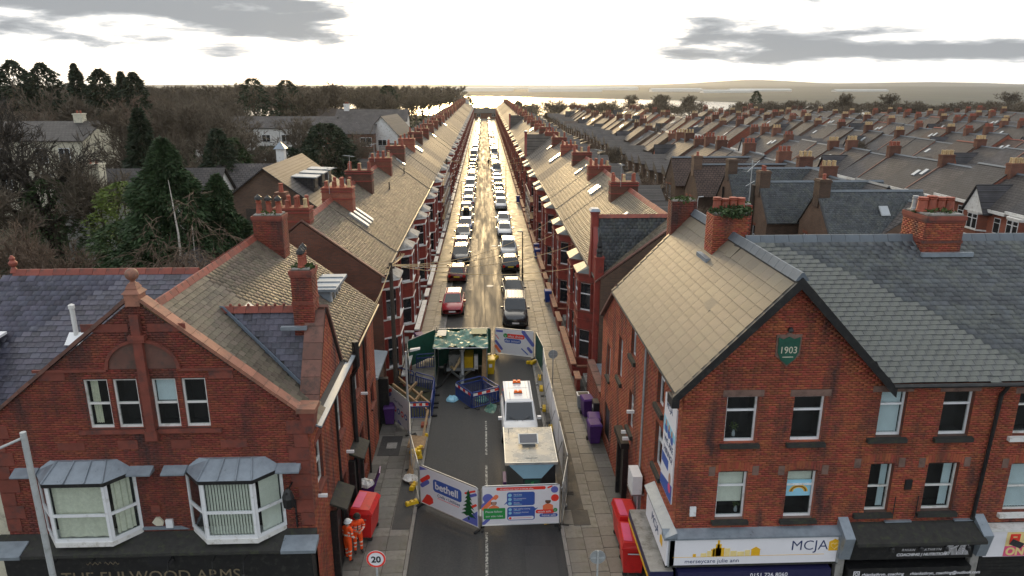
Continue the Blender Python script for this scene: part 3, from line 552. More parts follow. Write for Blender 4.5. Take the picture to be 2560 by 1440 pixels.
# ---------------------------------------------------------------- the corner pub
def pub():
    T = thing('pub_building', 'red brick corner pub with big gable, ball finial and two white bay windows', 'pub', (-10.3, 26, 0))
    FF = Frame((-15.1, 20, 0), (1, 0, 0), (0, -1, 0)); FS = Frame((-5.55, 20, 0), (0, 1, 0), (1, 0, 0)); u = lambda X: X+15.1
    wins = [(u(a), u(a)+.72, 7.46, 9.06) for a in (-12.03, -11.17, -10.03, -9.15)]
    wall(T, FF, [(0, 3.3), (9.55, 3.3), (9.55, 7.75), (4.9, 11.52), (0, 7.75)], wins, 'mortar_dark', 'brick_pub', rmat='sandstone')
    par = MB(); par.ext([(-5.55, 20.02, 7.1), (-5.55, 20.02, 7.75), (-10.2, 20.02, 11.52), (-10.2, 20.02, 10.87)], (0, .3, 0)); par.ext([(-15.1, 20.02, 7.1), (-15.1, 20.02, 7.75), (-10.2, 20.02, 11.52), (-10.2, 20.02, 10.87)], (0, .3, 0)); par.build('parapet', 'brick_tex', T)
    for i, w in enumerate(wins):
        bl = ('curtain', 'curtain', .05, .45, .02, 1) if i == 0 else (('roller', 'blind_blue', 0, 1, .52, 1) if i == 2 else None)
        window(T, FF, *w, o=-.07, trans=.5, fmat='white_paint', fw=.06, blind=bl)
    # stone dressings on the gable
    d = MB(FF); d.box(u(-12.35), u(-8.1), 0, .09, 7.30, 7.42); d.build('sill_course', 'sandstone', T)
    d = MB(FF); d.box(u(-10.31), u(-10.05), 0, .16, 7.42, 11.1); d.taper(u(-10.36), u(-10.0), 0, .2, 7.1, 7.42, .0, .0); d.box(u(-10.42), u(-9.94), 0, .21, 10.35, 10.48); d.box(u(-10.39), u(-9.97), 0, .18, 10.26, 10.35); d.build('pilaster', 'sandstone', T)
    for X0, X1 in ((-13.4, -11.25), (-9.15, -7.55)): MB(FF).box(u(X0), u(X1), 0, .07, 9.32, 9.40).build('string_course', 'sandstone', T)
    for X0, X1, z0, z1 in ((-13.3, -12.5, 9.05, 9.3), (-8.3, -7.6, 9.05, 9.3), (-11.8, -10.45, 10.55, 10.8), (-9.9, -8.8, 10.55, 10.8), (-13.1, -12.3, 6.75, 7.0), (-8.2, -7.4, 6.75, 7.0), (-11.3, -10.7, 6.75, 7.05), (-9.7, -9.1, 6.75, 7.05)): MB(FF).box(u(X0), u(X1), 0, .022, z0, z1).build('stone_block', 'sandstone', T)
    for i in range(8):
        X = .62 if i % 2 else .42; z = 3.95+i*.46
        for s in (0, 1):
            MB(FF).box(9.56-X if s else -.01, 9.56 if s else X, -.02, .028, z+.012, z+.448).build('quoin_stone', 'sandstone', T)
    pts = [(u(-10.18)+1.0*math.cos(math.pi*i/18), 0, 9.40+.84*math.sin(math.pi*i/18)) for i in range(19)]
    MB(FF).ext(pts, (0, .035, 0)).build('arched_panel', 'coping_dark', T)
    hd = MB(FF)
    for i in range(18): 
        t0, t1 = math.pi*i/18, math.pi*(i+1)/18; P = lambda t, r: (u(-10.18)+r*1.0*math.cos(t), 9.40+r*.84*math.sin(t))
        a, b, c, e = P(t0, 1.0), P(t1, 1.0), P(t1, 1.1), P(t0, 1.1); hd.hexa([(a[0], 0, a[1]), (b[0], 0, b[1]), (c[0], 0, c[1]), (e[0], 0, e[1]), (a[0], .09, a[1]), (b[0], .09, b[1]), (c[0], .09, c[1]), (e[0], .09, e[1])])
    hd.build('hood_mould', 'sandstone', T)
    # copings, kneeler, finial
    coping_run(T, (-5.75, 19.90, 7.93), (-10.0, 19.90, 11.50), .42, .10, 13, 'coping'); coping_run(T, (-10.36, 19.90, 11.50), (-15.6, 19.90, 7.30), .42, .10, 15, 'coping_dark')
    MB().hexa([(-5.80, 19.86, 7.90), (-5.22, 19.86, 7.90), (-5.22, 20.5, 7.90), (-5.80, 20.5, 7.90), (-5.80, 19.86, 8.06), (-5.22, 19.86, 8.04), (-5.22, 20.5, 8.04), (-5.80, 20.5, 8.06)]).build('kneeler', 'coping', T)
    MB().taper(-5.62, -5.36, 19.93, 20.4, 7.2, 7.9, -.1, -.04).build('kneeler_corbel', 'sandstone', T)
    f = MB().box(-10.39, -9.97, 19.9, 20.34, 11.35, 11.72).build('finial', 'coping', T)
    k = MB(); k.taper(-10.44, -9.92, 19.86, 20.38, 11.72, 11.86, .12, .12); k.taper(-10.35, -10.01, 19.95, 20.29, 11.86, 12.0, .07, .07)
    k.lathe((-10.18, 20.12, 12.0), [(.10, 0), (.065, .05), (.08, .08)]+[(.185*math.sin(math.pi*(.13+.87*i/9)), .255-.185*math.cos(math.pi*(.13+.87*i/9))) for i in range(10)], 18)
    k.build('finial_ball', 'coping', f, smooth=False)
    # street side wall
    sw = [(.75, 1.6, 4.75, 6.35), (4.1, 4.95, 4.85, 6.45), (7.55, 8.55, 4.9, 6.7), (10.1, 10.95, 4.7, 6.5), (8.0, 9.0, 1.0, 2.9), (11.3, 12.2, 2.6, 3.6), (3.9, 4.9, .9, 3.0)]
    wall(T, FS, [(0, .12), (13, .12), (13, 7.22), (0, 7.22)], sw, 'mortar_dark', 'brick', name='side_wall', rmat='sandstone')
    for i, w in enumerate(sw):
        window(T, FS, *w, o=-.1, trans=.5, fmat='white_paint' if i < 4 else 'black_paint', sill=('sandstone', .1, .12, .08), blind=('roller', 'blind', 0, 1, .5, 1) if i == 2 else None)
        a, b, z = w[0], w[1], w[3]; ar = MB(FS)
        for j in range(7):
            p = lambda t, r: (a-.1+(b-a+.2)*t, z-.02+r+.12*math.sin(math.pi*t)); q = [p(j/7, 0), p((j+1)/7, 0), p((j+1)/7, .2), p(j/7, .2)]
            ar.hexa([(x, 0, y) for x, y in q]+[(x, .03, y) for x, y in q])
        ar.build('window_arch', 'sandstone', T)
    g2 = wall(T, FS, [(1.35, 7.22), (5.35, 7.22), (3.42, 10.2)], [], 'mortar', 'brick', name='side_gable')
    MB().ext([(-5.56, 21.4, 7.2), (-5.56, 25.3, 7.2), (-5.56, 23.42, 10.15)], (-.3, 0, 0)).build('gable_backing', 'brick_tex', T)
    coping_run(T, (-5.48, 21.28, 7.25), (-5.48, 23.2, 10.12), .62, .12, 6, 'coping_dark', (-1, 0, 0)); coping_run(T, (-5.48, 25.5, 7.25), (-5.48, 23.6, 10.12), .62, .12, 6, 'coping_dark', (-1, 0, 0))
    MB().taper(-6.1, -5.4, 21.05, 21.5, 7.05, 7.28, .0, .0).build('gable_foot', 'coping_dark', T)
    # roofs
    zE, zR, XE, XR = 7.28, 11.02, -5.33, -10.17; k = (zR-zE)/(XR-XE)
    rf = MB(); rf.poly([(XE, 20.3, zE), (XE, 33.05, zE), (XR, 33.05, zR), (XR, 20.3, zR)]); rf.poly([(XR, 20.3, zR), (XR, 33.05, zR), (-15.2, 33.05, zE), (-15.2, 20.3, zE)])
    rf.poly([(-15.1, 20.3, 7.3), (-26, 20.3, 7.3), (-16.9, 25.3, zR), (XR, 25.3, zR)]); rf.poly([(-26, 30.5, 7.3), (-15, 30.5, 7.3), (XR, 25.3, zR), (-16.9, 25.3, zR)]); rf.poly([(-26, 20.3, 7.3), (-26, 30.5, 7.3), (-16.9, 25.3, zR)])
    rf.build('roof', 'roof_deck', T)
    L1 = math.hypot(XR-XE, zR-zE); vz = (zR-zE)/L1
    def m1(a, b):
        Y, Z = 20.35+a, zE+b*vz
        if abs(Y-23.42) < (10.12-Z)/1.43-.02: return False
        if 29.65 < Y < 32.1 and 8.42 < Z < 9.0: return False
        return True
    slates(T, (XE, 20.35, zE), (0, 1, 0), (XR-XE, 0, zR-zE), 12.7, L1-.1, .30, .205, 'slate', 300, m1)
    L2 = math.hypot(5.0, zR-7.3); vz2 = (zR-7.3)/L2
    def m2(a, b):
        X, Z = -24+a, 7.3+b*vz2
        if X > XR-(zR-Z)/.773+.1: return False
        return X > -16.9-(zR-Z)*2.45
    slates(T, (-24, 20.3, 7.3), (1, 0, 0), (0, 5.0, zR-7.3), 13.8, L2-.05, .30, .215, 'slate_purple', 300, m2)
    zg = 10.12; L3 = math.hypot(2.0, 2.86); vz3 = 2.86/L3
    sg = MB(); xv = lambda z: XE-(z-zE)/.773
    sg.poly([(xv(7.26), 21.42, 7.26), (-5.5, 21.42, 7.26), (-5.5, 23.42, zg), (xv(zg), 23.42, zg)]); sg.poly([(xv(7.26), 25.42, 7.26), (-5.5, 25.42, 7.26), (-5.5, 23.42, zg), (xv(zg), 23.42, zg)]); sg.build('side_gable_roof', 'roof_deck', T)
    def m3(a, b): return xv(7.26+b*vz3)+.1 < -9.3+a < -6.02
    slates(T, (-9.3, 21.42, 7.26), (1, 0, 0), (0, 2.0, 2.86), 3.8, L3-.05, .30, .21, 'slate_purple', 120, m3)
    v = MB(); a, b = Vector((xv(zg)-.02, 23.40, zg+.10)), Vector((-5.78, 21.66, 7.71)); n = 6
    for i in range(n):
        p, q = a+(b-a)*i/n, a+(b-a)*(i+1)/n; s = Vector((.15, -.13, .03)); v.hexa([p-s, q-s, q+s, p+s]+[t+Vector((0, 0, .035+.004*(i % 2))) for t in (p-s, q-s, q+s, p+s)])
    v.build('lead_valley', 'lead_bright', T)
    ridge_tiles(T, (XR, 20.4, zR+.03), (XR, 33.05, zR+.03), 'ridge_red', .45, .16, .08); ridge_tiles(T, (-16.9, 25.3, zR+.03), (XR-.2, 25.3, zR+.03), 'ridge_red', .45, .16, .08); ridge_tiles(T, (xv(zg), 23.42, zg+.03), (-6.5, 23.42, zg+.03), 'ridge_red', .36, .16, .09)
    cr = MB()
    for i in range(9): cr.lathe((xv(zg)+.3+i*.3, 23.42, zg+.13), [(.05, 0), (.055, .04), (.02, .08)], 6)
    for i in range(40): cr.lathe((XR, 26+i*.17, zR+.12), [(.02, 0), (.03, .03), (.01, .06)], 5)
    cr.build('ridge_crest', 'ridge_red', T)
    fi = MB().lathe((-16.9, 25.3, zR), [(.14, 0), (.1, .12), (.06, .2), (.13, .28), (.15, .36), (.08, .44), (.1, .52), (.03, .62)], 10).build('ridge_finial', 'ridge_red', T)
    # chimneys
    chimney(T, -6.45, -5.78, 22.85, 23.65, 9.0, 11.62, 3, 'terracotta', .46, .11, 'brick_pub', 320, 'y', True)
    chimney(T, -10.15, -8.9, 30.95, 31.85, 8.6, 12.0, 3, 'terracotta', .56, .14, 'brick_pub', 160, 'x', True)
    MB().box(-6.85, -6.0, 22.60, 22.74, 9.62, 9.74).build('chimney_flashing', 'lead', T)
    # box dormer on the street slope
    dm = MB(); dm.box(-9.2, -6.75, 29.7, 32.0, 7.4, 8.92); D = dm.build('box_dormer', 'lead', T)
    MB().box(-9.4, -6.45, 29.55, 32.15, 8.92, 9.04).build('dormer_roof', 'lead', D)
    for i in range(3): MB().box(-9.3, -6.5, 29.9+i*.8, 29.95+i*.8, 9.041, 9.08).build('lead_roll', 'lead', D)
    window(D, Frame((-6.74, 29.7, 0), (0, 1, 0), (1, 0, 0)), .2, 2.1, 8.02, 8.82, o=.03, trans=0, vert=(.85, 1.45), room=False, pane='glass_far')
    # flue, rooflight, gutters, pipes
    MB().tube([(-13.75, 23.0, 9.0), (-13.75, 23.0, 10.35)], .075, 10).lathe((-13.75, 23, 10.35), [(.1, 0), (.1, .12), (.04, .16)], 10).build('flue_pipe', 'white_paint', T)
    MB().hexa([(-14.0, 22.7, 9.13), (-13.5, 22.7, 9.13), (-13.5, 23.1, 9.43), (-14.0, 23.1, 9.43), (-14.0, 22.65, 9.19), (-13.5, 22.65, 9.19), (-13.5, 23.05, 9.5), (-14.0, 23.05, 9.5)]).build('flue_flashing', 'upvc', T)
    MB().box(-19.6, -16.3, 20.6, 22.6, 7.9, 9.35).build('side_dormer', 'slate_purple', T); MB().hexa([(-19.8, 20.3, 9.35), (-16.0, 20.3, 9.35), (-16.0, 23.0, 9.5), (-19.8, 23.0, 9.5), (-19.8, 20.3, 9.43), (-16.0, 20.3, 9.43), (-16.0, 23.0, 9.58), (-19.8, 23.0, 9.58)]).build('side_dormer_roof', 'upvc', T)
    rl = MB(); o = Vector((-8.1, 24.2, 9.52)); a = Vector((0, .5, 0)); b = Vector((-.5, 0, .38)); n2 = Vector((.2, 0, .26)); rl.hexa([o, o+a, o+a+b, o+b, o+n2*.35, o+a+n2*.35, o+a+b+n2*.35, o+b+n2*.35]); rl.build('roof_hatch', 'lead', T)
    MB().tube([(-5.24, 20.4, 7.2), (-5.24, 33.1, 7.2)], .075, 8).build('gutter', 'black_paint', T)
    gl = MB(); gl.hexa([(-5.5, 20.3, 7.30), (-5.17, 20.3, 7.2), (-5.17, 26.3, 7.2), (-5.5, 26.3, 7.30), (-5.5, 20.3, 7.36), (-5.17, 20.3, 7.26), (-5.17, 26.3, 7.26), (-5.5, 26.3, 7.36)]); gl.build('eaves_flashing', 'lead', T)
    MB().tube([(-5.2, 26.6, 7.75), (-5.2, 26.6, 6.7), (-5.42, 26.7, 6.2), (-5.42, 26.7, .1)], [.14, .14, .1, .1], 8).build('downpipe', 'black_paint', T)
    for y in (23.6, 29.7): MB().tube([(-5.24, y, 7.2), (-5.45, y, 6.9), (-5.45, y, .1)], .05, 6).build('downpipe', 'black_paint', T)
    MB().box(-14.4, -6.4, 20.9, 32.9, .0, 7.2).build('core', 'room', T)
    MB(Frame((-15.1, 33, 0), (1, 0, 0), (0, 1, 0))).poly([(0, 0, 0), (9.55, 0, 0), (9.55, 0, 7.25), (4.95, 0, 11), (0, 0, 7.25)]).build('rear_wall', 'brick_brown', T)
    MB().box(-26, -15.12, 20.6, 30.4, 0, 7.25).build('west_range', 'cream', T)
    # canted bays with lead roofs
    def bay(c, w, f, bl):
        B = MB(FF); z0, z1, o = 3.98, 5.98, .68; a0, a1, b0, b1 = c-w/2, c+w/2, c-f/2, c+f/2
        B.ext([(a0, 0, z0-.16), (b0, o+.05, z0-.16), (b1, o+.05, z0-.16), (a1, 0, z0-.16)], (0, 0, .158)); bo = B.build('bay_window', 'white_paint', T)
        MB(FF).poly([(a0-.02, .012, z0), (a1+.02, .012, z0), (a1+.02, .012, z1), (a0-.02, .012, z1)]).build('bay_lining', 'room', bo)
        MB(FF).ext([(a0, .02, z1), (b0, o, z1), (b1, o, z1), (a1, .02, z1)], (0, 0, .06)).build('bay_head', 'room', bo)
        for i, (p, q) in enumerate((((a0, 0), (b0, o)), ((b0, o), (b1, o)), ((b1, o), (a1, 0)))):
            P, Q = FF((p[0], p[1], 0)), FF((q[0], q[1], 0)); l = (Q-P).length; uu = (Q-P)/l; oo = Vector((uu.y, -uu.x, 0))
            window(bo, Frame(P, uu, oo), .0, l, z0, z1, o=.02, trans=.46, fw=.085, blind=(bl, 'blind' if bl == 'vertical' else 'curtain', 0 if i != 2 else .2, 1, 0, 1) if not (i == 0) else None, room=False, name='bay_sash')
        r = MB(FF); e = .1; z2 = z1+.06; zt = 6.42
        rt = [(a0+.45, 0, zt), (a1-.45, 0, zt)]; lo = [(a0-.06, -.0, z2), (b0-.04, o+e, z2), (b1+.04, o+e, z2), (a1+.06, 0, z2)]; ms = [(b0+.12, .12, zt), (b1-.12, .12, zt)]
        r.poly([lo[0], lo[1], ms[0], rt[0]]); r.poly([lo[1], lo[2], ms[1], ms[0]]); r.poly([lo[2], lo[3], rt[1], ms[1]]); r.poly([rt[0], ms[0], ms[1], rt[1]])
        r.ext([(a0-.06, 0, z2-.12), (b0-.04, o+e, z2-.12), (b1+.04, o+e, z2-.12), (a1+.06, 0, z2-.12)], (0, 0, .118), 1)
        ro = r.build('bay_roof', ['lead', 'black_paint'], bo)
        rr = MB()
        for t in (0., .36, .7, 1.): 
            p = FF((lo[1][0]+(lo[2][0]-lo[1][0])*t, o+e, z2+.02)); q = FF((ms[0][0]+(ms[1][0]-ms[0][0])*t, .12, zt+.02)); rr.tube([p, q], .028, 6)
        rr.build('lead_roll', 'lead', ro)
        for s in (-1, 1):
            x0 = c+s*(w/2-.1); x1 = c+s*(w/2+.62); x0, x1 = min(x0, x1), max(x0, x1)
            MB(FF).hexa([(x0, 0, z2-.05), (x1, 0, z2-.05), (x1, .34, z2-.05), (x0, .34, z2-.05), (x0, 0, z2+.14), (x1, 0, z2+.14), (x1, .34, z2+.0), (x0, .34, z2+.0)]).build('lead_hood', 'lead', ro)
    bay(u(-12.42), 2.95, 1.72, 'curtain'); bay(u(-7.92), 2.95, 1.55, 'vertical')
    # shopfront: ledge, fascia, lettering
    lg = MB(FF); lg.hexa([(-.3, 0, 3.62), (9.6, 0, 3.62), (9.6, .82, 3.5), (-.3, .82, 3.5), (-.3, 0, 3.84), (9.6, 0, 3.84), (9.6, .82, 3.60), (-.3, .82, 3.60)]); lg.build('fascia_ledge', 'sill_dark', T)
    for a, b in ((-.35, .75), (8.65, 9.72)): MB(FF).hexa([(a, .3, 3.62), (b, .3, 3.62), (b, .86, 3.5), (a, .86, 3.5), (a, .3, 3.79), (b, .3, 3.79), (b, .88, 3.62), (a, .88, 3.62)]).build('lead_cover', 'lead', T)
    MB(FF).hexa([(3.95, 0, 3.9), (5.6, 0, 3.9), (5.6, .03, 3.9), (3.95, .03, 3.9), (4.2, 0, 4.02), (5.35, 0, 4.02), (5.35, .03, 4.02), (4.2, .03, 4.02)]).build('lead_cover', 'lead', T)
    sg = MB(FF).box(0, 9.5, .0, .5, 2.1, 3.49).build('fascia_board', 'black_paint', T)
    MB(FF).box(.05, 9.5, .0, .3, .12, 2.1).build('shopfront', 'black_paint', T)
    text(sg, 'THE FULWOOD ARMS', (-13.45, 19.49, 2.36), (R(90), 0, 0), .56, 'sign_gilt', sx=.98, space=1.02)
    el = [(u(-10.3)+.42*math.cos(t*math.pi/12), .5, 3.16+.24*math.sin(t*math.pi/12)) for t in range(24)]; MB(FF).ext(el, (0, .05, 0)).build('oval_emblem', 'black_plastic', sg)
    sc = MB()
    for s in (-1, 1): sc.tube([FF((u(-12.1)+s*(.05+.3*i/8), .51, 3.06+.05*math.sin(i*1.57)*(1 if i % 2 else -1))) for i in range(13)], .012, 4)
    sc.build('scroll_ornament', 'sign_gilt', sg)
    MB(FF).hexa([(6.6, .5, 2.12), (8.3, .5, 2.12), (8.3, .52, 2.12), (6.6, .52, 2.12), (6.6, .5, 2.34), (8.4, .5, 2.36), (8.4, .52, 2.36), (6.6, .52, 2.34)]).build('ribbon', 'sign_gilt', sg)
    for X in (-13.4, -12.25, -9.9, -8.55, -7.6): MB().tube([(X, 19.5, 3.3), (X, 19.1, 3.3), (X, 19.0, 2.95)], .015, 5).lathe((X, 19.0, 2.72), [(.02, .2), (.11, .14), (.12, .05), (.08, 0)], 8).build('sign_lamp', 'black_paint', T)
    # small fittings
    MB(FF).ext([(u(-10.62), 0, 4.2), (u(-10.5), 0, 4.08), (u(-10.3), 0, 4.08), (u(-10.26), 0, 4.2), (u(-10.38), 0, 4.36), (u(-10.5), 0, 4.36)], (0, .08, 0)).build('alarm_box', 'cream', T)
    MB(FF).box(u(-10.2), u(-9.98), 0, .09, 4.0, 4.28).build('alarm_box', 'upvc', T)
    MB(FF).box(u(-10.6), u(-10.32), 0, .05, 4.55, 4.8).build('date_stone', 'sandstone', T)
    br = MB(); br.tube([(-6.15, 19.98, 5.5), (-6.15, 19.3, 5.5)], .03, 6); br.tube([(-6.15, 19.98, 4.6), (-6.15, 19.35, 5.45)], .02, 6); br.lathe((-6.15, 19.45, 4.9), [(.05, 0), (.17, .1), (.19, .4), (.12, .6), (.04, .7)], 8); br.tube([(-6.1, 19.95, 3.9), (-6.1, 19.95, 4.9)], .03, 6); br.build('hanging_bracket', 'black_paint', T)
    for y, z in ((20.6, 4.55), (25.2, 3.6), (28.9, 4.4)): MB().box(-5.55, -5.25, y, y+.09, z, z+.1).build('camera_unit', 'upvc', T)
    for y, z in ((22.0, 3.35), (25.6, 3.3)): MB().hexa([(-5.55, y, z), (-4.95, y, z-.25), (-4.95, y+1.5, z-.25), (-5.55, y+1.5, z), (-5.55, y, z+.08), (-4.95, y, z-.17), (-4.95, y+1.5, z-.17), (-5.55, y+1.5, z+.08)]).build('door_canopy', 'sill_dark', T)
    for y in (22.2, 25.8): MB().box(-5.56, -5.48, y, y+1.1, .12, 2.6).build('door', 'black_paint', T)
    for y in (21.9, 23.6, 25.4, 27.2): MB().box(-5.56, -5.3, y, y+.16, .1, 3.1).build('door_pilaster', 'black_paint', T)
    # rear single-storey part with dark porch
    MB().box(-8.6, -5.7, 33.05, 36.6, .05, 3.3).build('rear_store', 'brick_brown', T); MB().hexa([(-8.7, 33.05, 3.3), (-5.45, 33.05, 3.3), (-5.45, 36.8, 3.3), (-8.7, 36.8, 3.3), (-8.7, 33.05, 3.75), (-5.45, 33.05, 3.42), (-5.45, 36.8, 3.42), (-8.7, 36.8, 3.75)]).build('store_roof', 'lead', T)
    MB().box(-5.75, -5.2, 34.6, 34.9, .1, 2.7).build('porch_post', 'black_paint', T)
pub()
# ---------------------------------------------------------------- corner shop building on the right
def corner_shops():
    T = thing('corner_shop_building', 'red brick corner building with 1903 shield, smooth tiled gable roof and care agency shop sign', 'shop building', (8.9, 24, 0))
    Yf = 19.2; FF = Frame((5.85, Yf, 0), (1, 0, 0), (0, -1, 0)); FS = Frame((5.85, Yf, 0), (0, 1, 0), (-1, 0, 0)); u = lambda X: X-5.85
    zE, zR, XR = 9.08, 12.28, 8.88
    fw = [(u(7.16), u(8.12), 7.02, 8.54), (u(9.2), u(10.16), 7.02, 8.52), (u(7.1), u(8.02), 4.36, 6.02), (u(9.27), u(10.2), 4.34, 6.0)]
    wall(T, FF, [(0, 4.02), (6.0, 4.02), (6.0, 9.1), (3.03, 12.15), (0, 9.1)], fw, 'mortar_dark', 'brick', rmat='brick_bright')
    bl = [None, None, ('roller', 'blind', 0, 1, .28, 1), ('roller', 'blind', 0, 1, .7, 1)]
    W4 = [window(T, FF, *w, o=-.12, trans=.68, fw=.06, blind=bl[i], sill=('sill_dark', .14, .14, .12)) for i, w in enumerate(fw)]
    for w in fw[:2]: MB(FF).box(w[0]-.14, w[1]+.14, -.05, .012, w[3]+.004, w[3]+.22).build('lintel', 'lintel', T)
    def arch(w, F=FF):
        a = MB(F); n = 13; z = w[3]-.02
        for j in range(n):
            t0, t1 = j/n+.008, (j+1)/n-.008; p = lambda t, r: (w[0]-.12+(w[1]-w[0]+.24)*t, z+r+.13*math.sin(math.pi*t)); q = [p(t0, 0), p(t1, 0), p(t1, .25), p(t0, .25)]; a.hexa([(x, -.06, y) for x, y in q]+[(x, .014, y) for x, y in q])
        a.build('brick_arch', 'brick', T)
        for s in (0, 1): x = w[0]-.32 if s == 0 else w[1]+.12; MB(F).box(x, x+.2, -.05, .02, z-.1, z+.22).build('springer_stone', 'lintel', T)
    for w in fw[2:]: arch(w)
    # rainbow notice in the lower right window
    fr2 = fw[3]; pn = MB(FF).box(fr2[0]+.08, fr2[1]-.08, -.15, -.142, 5.05, 5.62).build('notice', 'print_sky', W4[3])
    rb = MB(FF)
    for r, m in ((.30, 0), (.26, 1), (.22, 2)):
        for j in range(12):
            t0, t1 = math.pi*j/12, math.pi*(j+1)/12; c = ((fr2[0]+fr2[1])/2, 5.2); q = [(c[0]+R_*math.cos(t), c[1]+R_*.8*math.sin(t)) for R_, t in ((r, t0), (r, t1), (r-.045, t1), (r-.045, t0))]; rb.hexa([(x, -.142, y) for x, y in q]+[(x, -.136, y) for x, y in q], m)
    rb.build('rainbow', ['print_gold', 'print_brown', 'print_gold'], W4[3])
    # flowers on the sill inside
    for i, (x, z) in enumerate(((u(7.55), 7.1), (u(7.85), 4.44))):
        V = MB(FF).lathe((x, -.3, z), [(.05, 0), (.06, .08), (.03, .2)], 8).build('vase', 'velux', W4[0 if i == 0 else 2]); foliage_tuft(W4[0 if i == 0 else 2], FF((x, -.3, z+.32)), .14, 60, 'leaf_lime', 'flowers', (1, 1, 1), .035)
    # shield with date
    c = u(8.82); sh = [(c-.32, 0, 10.42), (c-.16, 0, 10.36), (c, 0, 10.44), (c+.16, 0, 10.36), (c+.32, 0, 10.42), (c+.31, 0, 9.95), (c+.2, 0, 9.72), (c, 0, 9.56), (c-.2, 0, 9.72), (c-.31, 0, 9.95)]
    s0 = MB(FF).ext(sh, (0, .06, 0)).build('date_shield', 'tarp_green', T); MB(FF).ext([(c-.38, 0, 10.5), (c-.1, 0, 10.5), (c, 0, 10.62), (c+.1, 0, 10.5), (c+.38, 0, 10.5), (c+.36, 0, 9.85), (c, 0, 9.5), (c-.36, 0, 9.85)], (0, .03, 0)).build('shield_surround', 'lintel', s0)
    text(s0, '1903', (8.82, Yf-.065, 9.93), (R(90), 0, 0), .30, 'cream', align='CENTER', sx=.9); MB(FF).box(c-.16, c+.16, .06, .064, 9.80, 9.825).build('shield_line', 'cream', s0)
    MB(FF).lathe((c, .06, 10.58), [(.03, 0), (.09, .05), (.06, .12), (.02, .16)], 7).build('shield_crest', 'black_paint', s0)
    # street side wall
    sw = [(2.2, 3.1, 6.95, 8.55), (6.7, 7.6, 7.0, 8.55), (2.0, 3.0, 4.7, 6.35), (6.6, 7.5, 3.85, 5.5), (4.5, 6.0, .9, 2.75), (9.2, 10.1, 5.0, 6.9), (9.7, 11.2, .9, 2.9)]
    wall(T, FS, [(0, .12), (10.6, .12), (10.6, 9.02), (0, 9.02)], sw[:5]+[(9.2, 10.1, 5.0, 6.9)], 'mortar', 'brick', name='side_wall', rmat='brick_bright')
    for i, w in enumerate(sw[:6]):
        if i == 4:
            g = MB(FS).box(*w[:2], -.1, -.05, *w[2:]).build('barred_window', 'black_paint', T)
            for j in range(12): MB(FS).box(w[0]+.06+j*.12, w[0]+.085+j*.12, -.04, -.015, w[2], w[3]).build('window_bar', 'steel_dull', g)
        else: window(T, FS, *w, o=-.12, trans=.6, sill=('sill_dark', .12, .2, .1))
        a = MB(FS); n = 9
        for j in range(n):
            p = lambda t, r: (w[0]-.08+(w[1]-w[0]+.16)*t, w[3]-.01+r+.1*math.sin(math.pi*t)); q = [p(j/n+.01, 0), p((j+1)/n-.01, 0), p((j+1)/n-.01, .22), p(j/n+.01, .22)]; a.hexa([(x, -.05, y) for x, y in q]+[(x, .014, y) for x, y in q])
        a.build('brick_arch', 'brick', T)
    # rear wing, lower
    wall(T, FS, [(10.6, .12), (14.3, .12), (14.3, 6.35), (10.6, 8.9)], [(12.0, 12.8, 3.9, 5.5), (11.6, 12.9, .7, 2.4)], 'mortar', 'brick', name='rear_wing_wall', rmat='brick_bright')
    window(T, FS, 12.0, 12.8, 3.9, 5.5, sill=('sill_dark', .1, .15, .08)); MB(FS).box(11.6, 12.9, -.1, -.04, .7, 2.4).build('barred_window', 'black_paint', T)
    MB().hexa([(5.68, 29.8, 8.93), (5.98, 29.8, 8.93), (5.98, 33.62, 6.35), (5.68, 33.62, 6.35), (5.68, 29.8, 9.08), (5.98, 29.8, 9.08), (5.98, 33.62, 6.5), (5.68, 33.62, 6.5)]).build('raking_coping', 'coping_dark', T)
    MB().poly([(5.95, 29.8, 8.95), (12, 29.8, 8.95), (12, 33.5, 6.4), (5.95, 33.5, 6.4)]).build('rear_roof', 'slate_est', T)
    MB().box(5.95, 12, 33.4, 33.5, 0, 6.4).build('rear_wall', 'brick_brown', T)
    # roofs
    Yb, Yr = 29.85, 24.3; rf = MB()
    rf.poly([(5.55, 18.95, 8.78), (5.55, Yb, 8.78), (XR, Yb, zR), (XR, 18.95, zR)]); rf.poly([(XR, 18.95, zR), (XR, Yb, zR), (11.95, Yb, 9.0), (11.95, 18.95, 9.0)])
    rf.poly([(11.9, 19.0, 9.0), (27, 19.0, 9.0), (27, Yr, zR-.06), (XR, Yr, zR-.06)]); rf.poly([(XR, Yr, zR-.06), (27, Yr, zR-.06), (27, 29.7, 9.0), (11.9, 29.7, 9.0)]); rf.build('roof', 'roof_deck', T)
    L1 = math.hypot(XR-5.55, zR-8.78); slates(T, (5.55, 18.98, 8.78), (0, 1, 0), (XR-5.55, 0, zR-8.78), Yb-18.98, L1-.05, .62, .345, 'roof_tile', 300, None, 'roof_tile', .026, .02, .25, half=False)
    slates(T, (11.93, Yb, 9.0), (0, -1, 0), (XR-11.93, 0, zR-9.0), Yb-18.98, 4.45, .62, .345, 'roof_tile', 0, lambda a, b: (Yb-a) < Yr-.3 and True, 'roof_tile', .026, .02, .25, half=False)
    L2 = math.hypot(Yr-19.0, zR-.06-9.0); vz = (zR-.06-9.0)/L2
    def m2(a, b):
        X, Z = 9+a, 9.0+b*vz; return X > XR+(zR-Z)*.93+.05
    slates(T, (9, 18.98, 9.0), (1, 0, 0), (0, Yr-19.0, zR-.06-9.0), 18, L2-.05, .33, .20, 'slate_old', 300, m2, jit=1.5)
